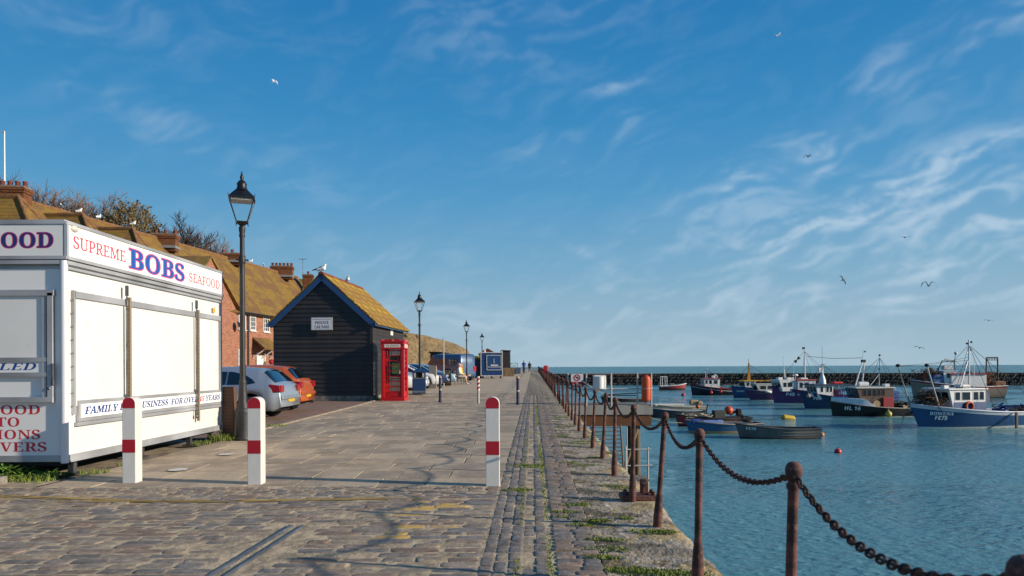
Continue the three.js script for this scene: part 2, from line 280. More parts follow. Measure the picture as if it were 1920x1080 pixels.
const sand = std('#ffffff', 0.95, { map: texture(512, 512, (u, v) => mix3(hex('#8a7a64'), hex('#c2ad8c'), sstep(0.25, 0.75, fbm(u * 10, v * 10, 115, 6, 10, 0.7))), 1.1), bumpMap: rep(tGrainB, 0.6), bumpScale: 0.01 });
function layStones(parent, name, list, most, inView) {                 // list: {x, y, z, l, w, turn, mat}
  const r = rng(31); list.forEach((s) => { s.g = Math.floor(r() * 6); s.flip = r() < 0.5; s.see = inView(s); });
  list.sort((a, b) => (b.see - a.see) || (b.z - a.z));
  const geo = (s) => settGeos[s.g].clone().applyMatrix4(mat4(s));
  const mat4 = (s) => new THREE.Matrix4().compose(V(s.x, s.y, s.z), new THREE.Quaternion().setFromAxisAngle(V(0, 1, 0), s.turn + (s.flip ? Math.PI : 0)), V(s.l, s.h ?? 0.055, s.w));
  list.slice(0, most).forEach((s) => { const m = new THREE.Mesh(settGeos[s.g], s.mat); m.name = name; m.applyMatrix4(mat4(s)); m.castShadow = m.receiveShadow = true; parent.add(m); });
  const by = new Map(); list.slice(most).forEach((s) => by.set(s.mat, [...(by.get(s.mat) ?? []), s]));
  const rest = [], mats = []; for (const [m, l] of by) { rest.push(merge(l.map(geo))); mats.push(m); }
  if (rest.length) { const g = mergeGeometries(rest, true); const o = new THREE.Mesh(g, mats); o.name = name + 's_beyond'; o.castShadow = o.receiveShadow = true; o.userData.kind = 'stuff'; parent.add(o); }
}
{
  const r = rng(5), road = structure('cobbled_road');
  mesh('sand_bed', quads([[[-11, 0, -2], [-0.35 + SL * 2, 0, -2], [-0.35 + SL * 7.5, 0, -7.5], [-11, 0, -7.5]], [[-11, 0, -7.5], [-5.26, 0, -7.5], [-5.26, 0, -7.95], [-11, 0, -7.95]]]), sand, road);
  const list = [];
  for (let Z = 2.6; Z < 7.42;) {
    const fine = Z > 6.95, w = fine ? 0.075 + 0.02 * r() : 0.098 + 0.024 * r();
    for (let x = -0.36 + SL * Z - 0.02 * r(); x > (Z < 4 ? -5.5 : -8.6);) {
      const l = fine ? 0.1 + 0.07 * r() : 0.14 + 0.19 * r(); const cx = x - l / 2; x -= l + 0.012 + 0.022 * r();
      if (Z < 5.66 && Math.abs(cx - (-2.06 + 0.052 * Z + 0.045)) < 0.13 + l * 0.35) continue;                 // the rail lies here
      const yel = (cx > -0.95 && cx < -0.4 && Z > 5.1 && Z < 6.75 && (Math.abs(cx + 0.85) < 0.1 || Math.abs(cx + 0.52) < 0.1) && r() < 0.5);
      list.push({ x: cx, y: -0.0505 + 0.012 * (r() - 0.5), z: -(Z + w / 2) + 0.012 * (r() - 0.5), l: l * 1.0, w: w * (0.84 + 0.16 * r()), turn: 0.09 * (r() - 0.5) + 0.012, mat: yel ? settYellow : settMats[Math.floor(r() * 7)] });
    }
    Z += w + 0.006;
  }
  // double yellow line, worn, painted over the setts
  const tLine = texture(512, 64, (u, v) => (fbm(u * 40, v * 5, 117, 4, 0, 0.6) > 0.4 ? 1 : 0), 0, false);
  const lineMat = std('#d6b05a', 0.8, { map: tGrain, alphaMap: tLine, alphaTest: 0.5, side: THREE.DoubleSide });
  for (const [o, x9, wd] of [[0, -0.95, 0.11], [-0.19, -3.4, 0.07]]) {
    const pts = [[-9, 7.35], [-6.6, 7.2], [-5.2, 6.96], [-4.3, 6.8], [-3.5, 6.66], [-2.6, 6.66], [-2.0, 6.7], [-1.37, 6.74], [-0.9, 6.72]].map(([x, z]) => V(x, 0.0075, -(z + o * sstep(-3.2, -5, x)))), cv = new THREE.CatmullRomCurve3(pts), g = sheetGrid(160, 1, (u, v) => { const p = cv.getPoint(u * (o ? 0.62 : 1)); return V(p.x, p.y, p.z + (v - 0.5) * wd); }), uv = []; for (let j = 0; j <= 1; j++) for (let i = 0; i <= 160; i++) uv.push(i / 160, j); g.setAttribute('uv', new THREE.Float32BufferAttribute(uv, 2)); mesh('yellow_line', g, lineMat, road, true);
  }
  layStones(road, 'sett', list, 300, (s) => { const Z = -s.z, px = CX + F * s.x / Z, py = CY + F * EYE / Z; return px > 0 && py < 1085 ? 1 : 0; });
  // grooved rail let into the setts
  const rail = thing('tram_rail', 'worn steel grooved rail set into the cobbled road', 'rail', [-1.84, 0.004, -4.3], -0.052);
  for (const [o, w] of [[-0.05, 0.038], [0.05, 0.032]]) mesh('rail_head', prism([[-w / 2, -0.05], [w / 2, -0.05], [w / 2, 0.0], [w / 2 - 0.008, 0.009], [-w / 2 + 0.008, 0.009], [-w / 2, 0.0]], 2.9).translate(o, 0, -1.3), std('#8d8e90', 0.42, { metalness: 0.6, map: tGrain }), rail);
  mesh('groove', box(0.066, 0.02, 2.9, 0.0, -0.016, 0.15), sand, rail);
  // gutter of setts laid lengthwise, and a band laid across, along the coping
  const gut = structure('sett_gutter'), L2 = [];
  mesh('sand_bed', quads([[Q(-0.36, -2, -0.006), Q(0.44, -2, -0.006), Q(0.44, 22, -0.006), Q(-0.36, 22, -0.006)], [Q(-0.36, 22, -0.006), Q(0.44, 22, -0.006), Q(0.44, 60, -0.006), Q(-0.36, 60, -0.006)]]), sand, gut);
  for (let c = 0; c < 5; c++) for (let Z = 2.4 + 0.1 * r(); Z < 30;) { const l = 0.12 + 0.11 * r(), p = Q(-0.31 + c * 0.091, Z + l / 2); L2.push({ x: p.x + 0.008 * (r() - 0.5), y: p.y - 0.053 + 0.008 * (r() - 0.5) - (c === 3 ? 0.008 : 0), z: p.z, l, w: 0.08 + 0.008 * r(), turn: Math.PI / 2 + QT + 0.05 * (r() - 0.5), mat: settMats[[0, 1, 3, 4, 6, 1, 3][Math.floor(r() * 7)]] }); Z += l + 0.01 + 0.01 * r(); }
  layStones(gut, 'sett', L2, 300, (s) => (-s.z > 4.1 ? 1 : 0));
  const band = structure('sett_border'), L3 = [];
  for (let Z = 2.4; Z < 30;) { const w = 0.07 + 0.025 * r(), cut = 0.1 + 0.1 * r(); for (const [a, b] of [[0.15, 0.15 + cut], [0.165 + cut, 0.45]]) { const p = Q((a + b) / 2, Z + w / 2); L3.push({ x: p.x, y: p.y - 0.05 + 0.009 * (r() - 0.5), z: p.z, l: b - a, w: w * 0.97, turn: QT + 0.07 * (r() - 0.5), mat: settMats[[2, 5, 2, 1, 5, 6, 3][Math.floor(r() * 7)]] }); } Z += w + 0.008; }
  layStones(band, 'sett', L3, 300, (s) => (-s.z > 4.1 ? 1 : 0));
}
// ---- flagstones
{
  const tFlag = texture(640, 640, (u, v) => { const a = fbm(u * 6, v * 6, 121, 6, 6, 0.6), b = fbm(u * 3 + 2, v * 3, 123, 4, 3), s = fbm(u * 40, v * 40, 125, 3, 40, 0.6); return mix3(mix3(hex('#9a8f80'), hex('#bfb19c'), sstep(0.28, 0.72, a)), hex('#7d7061'), 0.5 * sstep(0.5, 0.7, b) + 0.35 * sstep(0.68, 0.8, s)); }, 2.3);
  const mats = ['#f4efe8', '#efe8df', '#eae3da', '#f5ecdf', '#e6dfd7', '#f0e6d9'].map((c, i) => { const t = tFlag.clone(); t.offset.set(i * 0.17, i * 0.31); t.needsUpdate = true; return std(c, 0.86, { map: t, bumpMap: rep(tGrainB, 0.8), bumpScale: 0.006 }); });
  const fl = structure('flagstone_paving'), r = rng(77);
  mesh('joint_bed', quads([[[-5.24, -0.016, -7.45], [-0.35 + SL * 7.45, -0.016, -7.45], [-0.35 + SL * 22, -0.016, -22], [-5.24, -0.016, -22]], [[-5.24, -0.016, -22], [-0.35 + SL * 22, -0.016, -22], [-0.35 + SL * 33.1, rise(33.1) - 0.016, -33.1], [-5.24, rise(33.1) - 0.016, -33.1]]]), std('#5d5244', 0.95, { map: tGrain }), fl);
  for (let Z = 7.47; Z < 33;) {
    const d = 0.44 + 0.26 * r(), end = -0.36 + SL * (Z + d / 2), row = 0.03 * (r() - 0.5);
    for (let x = end; x > -5.2;) {
      let l = 0.5 + 0.5 * r(); if (x - l < -4.95) l = x + 5.24;
      const s = new THREE.Shape(), w2 = l / 2 - 0.006, d2 = d / 2 - 0.006, j = () => 0.008 * (r() - 0.5);
      s.moveTo(-w2 + j(), -d2 + j()); s.lineTo(w2 + j(), -d2 + j()); s.lineTo(w2 + j(), d2 + j()); s.lineTo(-w2 + j(), d2 + j()); s.closePath();
      const g = new THREE.ExtrudeGeometry(s, { depth: 0.04, bevelEnabled: true, bevelSize: 0.004, bevelThickness: 0.004, bevelOffset: -0.004, bevelSegments: 1 }).rotateX(-Math.PI / 2);
      const m = mesh('flagstone', g, mats[Math.floor(r() * 6)], fl); m.position.set(x - l / 2, rise(Z + d / 2) - 0.046 + 0.006 * (r() - 0.5), -(Z + d / 2)); m.rotation.set(0.006 * (r() - 0.5), row * 0.3, 0.006 * (r() - 0.5));
      x -= l;
    }
    Z += d;
  }
  // kerb between flags and car park
  const kb = structure('kerb');
  for (let Z = 12.75; Z < 26.4;) { const l = 0.75 + 0.3 * r(); const m = mesh('kerb_stone', rbox(0.14, 0.1, l - 0.012, 0.012, 0, 0, 0), mats[4], kb); m.position.set(-5.32, rise(Z) - 0.03, -(Z + l / 2)); Z += l; }
}
// ---- coping slabs along the edge
const tCope = texture(640, 640, (u, v) => {
  const a = fbm(u * 5, v * 5, 131, 6, 5, 0.6), b = fbm(u * 9, v * 9, 133, 5, 9, 0.6), s = fbm(u * 34, v * 34, 135, 4, 34, 0.65);
  let c = mix3(hex('#726a5d'), hex('#a09482'), sstep(0.3, 0.68, a)); c = mix3(c, hex('#4f4837'), 0.8 * sstep(0.5, 0.64, b)); c = mix3(c, hex('#b99a55'), 0.45 * sstep(0.6, 0.7, fbm(u * 7, v * 7, 137, 5, 7, 0.6))); return mix3(c, hex('#d8d2c4'), 0.8 * sstep(0.71, 0.76, s));
}, 1.7);
const copeMat = std('#ffffff', 0.92, { map: tCope, bumpMap: rep(tGrainB, 0.7), bumpScale: 0.03 });
{
  const cope = structure('quay_coping'), r = rng(91);
  for (let Z = 1.2; Z < 34;) {
    const l = 0.85 + 0.75 * r(), seed = Math.floor(r() * 99), out = 0.04 * (r() - 0.5);
    const g = new THREE.BoxGeometry(0.76, 0.34, l - 0.02, 13, 3, Math.max(8, Math.round(l * 14))), p = g.attributes.position;
    for (let i = 0; i < p.count; i++) {
      const x = p.getX(i), y = p.getY(i), z = p.getZ(i), top = y > 0.16, n = fbm(x * 5 + seed, z * 5 + Z, 141, 4) - 0.5, e = sstep(0.29, 0.38, x);
      let ny = y; if (top) ny += 0.035 * n - 0.05 * e * e - 0.03 * sstep(l / 2 - 0.06, l / 2, Math.abs(z)) ; p.setY(i, ny);
      if (x > 0.34) p.setX(i, x + out + 0.06 * (fbm(z * 3 + Z * 3, y * 4 + seed, 143, 4) - 0.5));
    }
    g.computeVertexNormals();
    const m = mesh('coping_slab', g, copeMat, cope), q = Q(0.46 + 0.375, Z + l / 2, -0.176); m.position.copy(q); m.rotation.y = QT; m.rotation.z = -0.012 + 0.012 * (r() - 0.5);
    Z += l;
  }
  mesh('coping_beyond', quads([[Q(0.45, 34), Q(EDGE, 34), Q(EDGE, 175), Q(0.45, 175)], [Q(EDGE, 34), Q(EDGE, 34, -0.35), Q(EDGE, 175, -0.35), Q(EDGE, 175)], [Q(-0.36, 30, -0.004), Q(0.45, 30, -0.004), Q(0.45, 175, -0.004), Q(-0.36, 175, -0.004)]]), copeMat, cope);
}
// ---- hillside behind the houses, and the cliff at the end of the bay
{
  const tScrub = texture(512, 512, (u, v) => mix3(mix3(hex('#4f4a2e'), hex('#7d7048'), fbm(u * 6, v * 6, 151, 5, 6, 0.6)), hex('#8f7a5a'), sstep(0.55, 0.7, fbm(u * 12, v * 12, 153, 4, 12))), 9);
  const hill = structure('hillside');
  mesh('hillside_surface', sheetGrid(60, 50, (u, v) => { const Z = 40 + 85 * v, x = -160 + 126 * u, k = sstep(-24 - 0.02 * Z, -58, x - 0.12 * (Z - 40)); return V(x, -0.1 + 11 * k + 2.5 * k * fbm(x * 0.08, Z * 0.08, 155, 4), -Z); }), std('#ffffff', 0.95, { map: tScrub, bumpMap: rep(tGrainB, 4), bumpScale: 0.4 }), hill);
  const prof = [[560, 17.5], [700, 17], [765, 15.8], [790, 15], [817, 13.4], [837, 12.2], [853, 10.8], [866, 9.4], [872, 7.2], [878, 3.4], [884, 0.2]];
  const topAt = (px) => { for (let i = 1; i < prof.length; i++) if (px <= prof[i][0]) return lerp(prof[i - 1][1], prof[i][1], (px - prof[i - 1][0]) / (prof[i][0] - prof[i - 1][0])); return 0; };
  const tCliff = texture(512, 512, (u, v) => { const a = fbm(u * 5, v * 9, 161, 6, 1, 0.62); return mix3(mix3(hex('#8b7453'), hex('#c4a981'), sstep(0.32, 0.64, a)), hex('#6a5f42'), 0.7 * sstep(0.56, 0.68, fbm(u * 7 + 4, v * 7, 163, 5, 1, 0.6))); }, 42);
  const cl = structure('cliff');
  mesh('cliff_face', sheetGrid(150, 34, (u, v) => {
    const px = 540 + 346 * u, Z = 235 + 40 * u, h = topAt(px), x = (px - CX) * Z / F;
    const f = v < 0.75 ? v / 0.75 : 1, back = 3 + 16 * f ** 1.3 + (v > 0.75 ? 60 * (v - 0.75) : 0), n = fbm(x * 0.12, f * 3, 165, 5) - 0.5;
    return V(x + 2 * n, rise(Z) * 0 + h * f ** 0.8 * (1 + 0.16 * n * (f > 0.9 ? 0.4 : 1)) - 0.4, -Z - back - 9 * n * (0.4 + f));
  }), std('#ffffff', 0.95, { map: tCliff, bumpMap: rep(tGrainB, 14), bumpScale: 0.9 }), cl);
}
// ---- breakwater across the harbour mouth
{
  const A = V(8, 0, -160), Bq = V(180, 0, -122), d = Bq.clone().sub(A), L = d.length(), turn = Math.atan2(-d.z, d.x), r = rng(171);
  const bw = thing('breakwater', 'long dark rubble breakwater of heavy boulders closing off the harbour', 'breakwater', [A.x, WL, A.z], turn);
  mesh('wall_core', prism([[-5, -3], [-3, 1.6], [-1.2, 2.25], [1.6, 2.25], [4, -3]], L).rotateY(Math.PI / 2).translate(0, 0, 0), std('#3c3a36', 0.95, { map: tGrain }), bw);
  mesh('walkway', box(L, 0.3, 3.4, L / 2, 2.32, 0.2), std('#6d6350', 0.95, { map: rep(tPatch, 4) }), bw);
  const rock = new THREE.IcosahedronGeometry(0.5, 1), p = rock.attributes.position; for (let i = 0; i < p.count; i++) { const x = p.getX(i), y = p.getY(i), z = p.getZ(i), k = 0.82 + 0.4 * fbm(x * 3 + 5, y * 3 + z * 2, 173, 3); p.setXYZ(i, clamp(x * k, -0.42, 0.42), clamp(y * k, -0.4, 0.4), clamp(z * k, -0.42, 0.42)); }
  rock.computeVertexNormals(); const n = 1500, inst = new THREE.InstancedMesh(rock, std('#ffffff', 0.9, { map: rep(tGrain, 1) }), n), mt = new THREE.Matrix4(), c = new THREE.Color();
  for (let i = 0; i < n; i++) {
    const row = i % 4, k = (Math.floor(i / 4) + 0.4 * r() + (row % 2) * 0.5) / (n / 4), y = -0.1 + row * 0.62 + 0.1 * r(), s = 0.8 + 0.3 * r();
    mt.compose(V(k * L, y, 4.3 - row * 0.7 + 0.25 * r()), new THREE.Quaternion().setFromEuler(new THREE.Euler(0.3 * (r() - 0.5), 0.5 * (r() - 0.5), 0.75 + 0.3 * (r() - 0.5))), V(s * 1.5, s * 0.62, s * 1.3)); inst.setMatrixAt(i, mt);
    c.set(row === 3 && r() < 0.4 ? '#5d5138' : ['#34332f', '#3f3d38', '#2a2a28', '#4a463d'][Math.floor(r() * 4)]); inst.setColorAt(i, c);
  }
  inst.name = 'boulders'; inst.userData.kind = 'stuff'; inst.castShadow = inst.receiveShadow = true; bw.add(inst);
}
// ================================================================ things on the quay
// ---- seafood kiosk
{
  const K = thing('seafood_kiosk', 'white panelled seafood kiosk with closed shutters and blue lettering on its fascia', 'kiosk', [-5.3, 0, -8.09]);
  const Lk = 4.36, Wk = 3.4;                                           // local: x to the left is negative, z away is negative
  const panel = phys('#dfdedb', 0.34, { map: rep(texture(512, 512, (u, v) => 0.965 + 0.05 * (fbm(u * 5, v * 5, 211, 5, 5) - 0.5) - 0.045 * sstep(0.7, 0.78, fbm(u * 14, v * 14, 213, 4, 14, 0.6)), 2), 2), clearcoat: 0.25, clearcoatRoughness: 0.3 });
  const at = (px) => -(5.3 * F / (CX - px) - 8.09);                    // photo column on the long side -> local z
  mesh('wall_panel', [box(Wk, 2.36, Lk - 0.1, -Wk / 2 - 0.02, 1.38, -Lk / 2)], panel, K);
  mesh('underside', box(Wk - 0.1, 0.06, Lk - 0.16, -Wk / 2 - 0.06, 0.17, -Lk / 2), M.dark, K);
  mesh('roof', box(Wk + 0.02, 0.06, Lk + 0.02, -Wk / 2, 3.04, -Lk / 2), M.alu, K);
  for (const z of [-0.35, -1.9, -3.4, -4.2]) for (const x of [-0.14, -2.6]) mesh('foot', [box(0.07, 0.17, 0.07, x, 0.085, z), box(0.16, 0.02, 0.16, x, 0.01, z)], M.steel, K);
  // corner posts and trims
  mesh('corner_post', cyl(0.042, 0.042, 2.4, 16, -0.01, 1.385, -0.01), std('#d4d5da', 0.35, { metalness: 0.2 }), K);
  mesh('corner_post', cyl(0.035, 0.035, 2.4, 12, -0.02, 1.385, -Lk + 0.01), M.alu, K);
  const fas = mesh('fascia', rbox(Wk, 0.44, Lk, 0.01, -Wk / 2 + 0.03, 2.83, -Lk / 2 - 0.0), panel, K);
  mesh('fascia_trim', [box(Wk + 0.01, 0.035, 0.02, -Wk / 2 + 0.03, 3.035, 0.008), box(0.02, 0.035, Lk, 0.037, 3.035, -Lk / 2), box(Wk + 0.01, 0.04, 0.022, -Wk / 2 + 0.03, 2.62, 0.009), box(0.022, 0.04, Lk, 0.038, 2.62, -Lk / 2), box(0.035, 0.44, 0.035, 0.026, 2.83, -0.006)], M.alu, fas);
  mesh('gutter_rail', [box(Wk, 0.045, 0.05, -Wk / 2, 2.565, 0.0), box(0.05, 0.045, Lk, 0.008, 2.565, -Lk / 2), box(0.028, 0.03, Lk - 0.1, 0.004, 2.505, -Lk / 2), box(Wk, 0.03, 0.028, -Wk / 2, 2.505, -0.03)], M.alu, K);
  mesh('skirt_trim', [box(0.03, 0.075, Lk - 0.1, 0.0, 0.235, -Lk / 2), box(Wk, 0.075, 0.03, -Wk / 2, 0.235, -0.03), box(0.045, 0.02, Lk - 0.1, 0.004, 0.196, -Lk / 2)], M.alu, K);
  // long side: shutter in three leaves
  const z0 = at(138), z1 = at(411), sh = mesh('shutter', box(0.02, 1.36, z0 - z1 - 0.06, -0.008, 1.53, (z0 + z1) / 2), panel, K);
  mesh('shutter_frame', [box(0.05, 0.08, z0 - z1, 0.006, 2.2, (z0 + z1) / 2), box(0.035, 1.5, 0.035, 0.002, 1.5, z0 - 0.0), box(0.035, 1.5, 0.03, 0.002, 1.5, z1)], M.alu, sh);
  for (const z of [at(237), at(367)]) mesh('shutter_joint', box(0.006, 1.34, 0.012, 0.004, 1.52, z + 0.07), M.steel, sh);
  for (let i = 0; i < 9; i++) for (const z of [z0 + 0.03, z1 - 0.03]) mesh('rivet', ball(0.009, 0.004, 0.85 + i * 0.16, z, 0.6, 1, 1, 8), M.steel, sh);
  for (const [pz, lo] of [[at(238), 0.42], [at(367.5), 0.42]]) {
    const b = mesh('shutter_bar', rbox(0.04, 2.28 - lo, 0.042, 0.006, 0.04, (2.28 + lo) / 2, pz), std('#a8977f', 0.8, { map: tWood }), K);
    mesh('latch_rod', [rod(V(0.035, 0.5, pz + 0.07), V(0.035, 2.1, pz + 0.07), 0.009, 6), rod(V(0.035, 2.1, pz + 0.07), V(0.06, 2.3, pz + 0.1), 0.009, 6), box(0.03, 0.14, 0.035, 0.06, 2.36, pz + 0.1), ball(0.028, 0.035, 0.5, pz + 0.07, 1, 1.3, 1, 8), box(0.03, 0.06, 0.05, 0.03, 0.92, pz + 0.07)], M.steel, b);
  }
  // message strip below the shutter
  const strip = canvasTex(2048, 112, (g, w, h) => {
    g.fillStyle = '#f2f1ec'; g.fillRect(0, 0, w, h); g.font = 'italic bold 84px serif'; g.fillStyle = '#1d3f86';
    const parts = [['FAMILY RUN BUSINESS  FOR OVER ', '#16357c'], ['45', '#c4303c'], [' YEARS', '#16357c']], tot = parts.reduce((a, p) => a + g.measureText(p[0]).width, 0), k = (w - 70) / tot;
    g.save(); g.translate(36, 86); g.scale(k, 1); let x = 0; for (const [t, c] of parts) { g.fillStyle = g.strokeStyle = c; g.lineWidth = 3; g.strokeText(t, x, 0); g.fillText(t, x, 0); x += g.measureText(t).width; } g.restore();
  });
  const zs0 = at(146), zs1 = at(413), sg = mesh('message_board', box(0.03, 0.26, zs0 - zs1 + 0.04, 0.006, 0.785, (zs0 + zs1) / 2), M.alu, K);
  mesh('lettered_panel', new THREE.PlaneGeometry(zs0 - zs1 - 0.03, 0.165).rotateY(Math.PI / 2).translate(0.024, 0.785, (zs0 + zs1) / 2), std('#ffffff', 0.4, { map: strip }), sg, true);
  mesh('ledge', box(0.04, 0.045, zs0 - zs1 + 0.1, 0.008, 0.628, (zs0 + zs1) / 2), M.alu, K);
  // fascia lettering, long side
  const sideT = canvasTex(2048, 180, (g, w, h) => {
    g.fillStyle = '#eceae4'; g.fillRect(0, 0, w, h); const X = (px) => (at(122) - at(px)) / Lk * w;
    const put = (t, x0, x1, base, font, fill, stroke) => { g.font = font; const m = g.measureText(t).width; g.save(); g.translate(x0, base); g.scale((x1 - x0) / m, 1); g.lineJoin = 'round'; if (stroke) { g.lineWidth = t.length > 4 ? 2 : 13; g.strokeStyle = stroke; g.strokeText(t, 0, 0); } g.fillStyle = fill; g.fillText(t, 0, 0); g.restore(); };
    put('SUPREME', X(130), X(232), 126, '98px serif', '#c02c46', '#c9506a'); put('BOBS', X(237), X(345), 156, 'bold 182px serif', '#1f4f9e', '#e0406a'); put('SEAFOOD', X(352), X(411), 140, '96px serif', '#b81f3c', '#c9506a');
  });
  mesh('lettering', new THREE.PlaneGeometry(Lk - 0.06, 0.37).rotateY(Math.PI / 2).translate(0.0335, 2.828, -Lk / 2), std('#ffffff', 0.38, { map: sideT }), fas, true);
  // dent-like vent boss at the corner of the fascia
  mesh('vent_boss', ball(0.06, 0.03, 2.985, -0.13, 0.7, 0.7, 1.2, 12), M.whiteDirty, fas);
  // short end facing the road
  const S = F / 8.09, fx = (px) => (px - CX) / S + 5.3, fy = (py) => EYE - (py - CY - 3.8) / S;
  const put2 = (g, t, px1, py, cap, w, fill, stroke, font = 'bold', W = 1024, x0 = -1.3) => { };
  const frontT = canvasTex(1024, 1024, (g, w) => {                      // covers local x -1.62..-0.02 and y 0.27..2.49: lower lettering
    g.fillStyle = '#dcdcdb'; g.fillRect(0, 0, w, w); g.fillStyle = '#b8202f'; const X = (px) => (fx(px) + 1.62) / 1.6 * w, Y = (py) => (2.49 - fy(py)) / 2.22 * w;
    const put = (t, px1, base, capPx, wPx) => { const cap = Y(base) - Y(base - capPx); g.font = `bold ${cap / 0.715}px serif`; const m = g.measureText(t).width, wd = X(px1) - X(px1 - wPx); g.save(); g.translate(X(px1) - wd, Y(base)); g.scale(wd / m, 1); g.fillText(t, 0, 0); g.restore(); };
    put('FOOD', 74, 777, 17.5, 98); put('TO', 35, 800, 17.5, 47); put('IONS', 74, 823.5, 17.5, 84); put('VERS', 86, 847, 17.5, 90);
  });
  const front = mesh('end_panel', new THREE.PlaneGeometry(1.6, 2.22).translate(-0.82, 1.38, 0.0), std('#ffffff', 0.4, { map: frontT }), K, true); front.position.z = -0.022;
  mesh('end_panel', box(1.75, 2.22, 0.01, -2.5, 1.38, -0.027), panel, K);
  const fasT = canvasTex(1024, 256, (g, w, h) => { g.fillStyle = '#dcdcda'; g.fillRect(0, 0, w, h); g.font = 'bold 172px serif'; g.lineJoin = 'round'; g.lineWidth = 12; g.strokeStyle = '#c8356a'; g.fillStyle = '#1f2a6c'; const m = g.measureText('FOOD').width, wd = 640; g.save(); g.translate(w - 82 - wd, 190); g.scale(wd / m, 1); g.strokeText('FOOD', 0, 0); g.fillText('FOOD', 0, 0); g.restore(); });
  mesh('lettering', new THREE.PlaneGeometry(1.3, 0.37).translate(-0.66, 2.828, 0.0065), std('#ffffff', 0.4, { map: fasT }), fas, true);
  // serving window of the short end: frame, ledge and lettered flap
  const hw = mesh('serving_hatch', box(1.9, 1.0, 0.02, fx(98) - 0.95, 1.72, -0.012), panel, K);
  mesh('hatch_frame', [box(2.0, 0.07, 0.05, fx(98) - 0.97, fy(549), 0.0), box(0.06, 1.3, 0.05, fx(96), (fy(552) + fy(752)) / 2, 0.0), box(1.96, 0.05, 0.04, fx(98) - 1, fy(674), 0.0), box(1.96, 0.05, 0.04, fx(98) - 1, fy(702), 0.0), box(2.0, 0.06, 0.06, fx(98) - 0.98, fy(749), 0.004), box(0.05, 1.26, 0.03, fx(84), (fy(560) + fy(745)) / 2, 0.0)], M.alu, hw);
  const chT = canvasTex(512, 96, (g, w, h) => { g.fillStyle = '#dddddb'; g.fillRect(0, 0, w, h); g.font = 'italic bold 78px serif'; g.fillStyle = '#20408c'; const m = g.measureText('LLED').width; g.save(); g.translate(w - 64 - 330, 72); g.scale(330 / m, 1); g.fillText('LLED', 0, 0); g.restore(); });
  mesh('lettered_flap', new THREE.PlaneGeometry(0.92, 0.145).translate(fx(85) - 0.46, fy(688), 0.004), std('#ffffff', 0.4, { map: chT }), hw, true);
  mesh('latch', [rbox(0.03, 0.26, 0.03, 0.006, fx(101), fy(702), 0.022), ball(0.02, fx(94), fy(728), 0.02, 1, 1, 1, 8)], M.steel, hw);
  mesh('warning_sticker', new THREE.PlaneGeometry(0.1, 0.09).rotateY(Math.PI / 2).translate(0.008, 2.33, at(401)), std('#d9a23a', 0.5), K);
  
}
// ---- white and red bollards
{
  const post = (w, h, d) => { const s = new THREE.Shape(); s.moveTo(-w / 2, 0); s.lineTo(w / 2, 0); s.lineTo(w / 2, h - w / 2); s.absarc(0, h - w / 2, w / 2, 0, Math.PI); s.closePath(); return new THREE.ExtrudeGeometry(s, { depth: d, bevelEnabled: true, bevelSize: 0.006, bevelThickness: 0.006, bevelOffset: -0.006, bevelSegments: 2, curveSegments: 18 }).translate(0, 0, -d / 2); };
  const t0 = thing('traffic_bollard', '', 'bollard', [0, 0, 0], 0, 'white and red wooden bollards across the promenade');
  mesh('post', post(0.15, 0.985, 0.14), paint('#e3e2de', 0.5), t0);
  const cap = new THREE.Shape(); cap.moveTo(-0.0715, 0.86); cap.lineTo(0.0715, 0.86); cap.lineTo(0.0715, 0.91); cap.absarc(0, 0.91, 0.0715, 0, Math.PI); cap.closePath();
  mesh('painted_cap', new THREE.ExtrudeGeometry(cap, { depth: 0.003, bevelEnabled: false, curveSegments: 18 }).translate(0, 0, 0.0755), M.red, t0);
  mesh('painted_band', box(0.148, 0.148, 0.003, 0, 0.428, 0.0775), M.red, t0);
  const spots = [[242, 905, 'white square bollard with red cap and band beside the seafood kiosk'], [477, 908, 'white square bollard with red cap and band standing between two like it'], [924, 912, 'white square bollard with red cap and band next to the sett gutter']];
  spots.forEach(([px, py, label], i) => { const o = i ? copy(t0) : t0; o.userData.label = label; const g = G(px, py); o.position.set(g.x, -0.01, g.z - 0.07); o.rotation.y = [0.02, 0.01, -0.01][i]; });
}
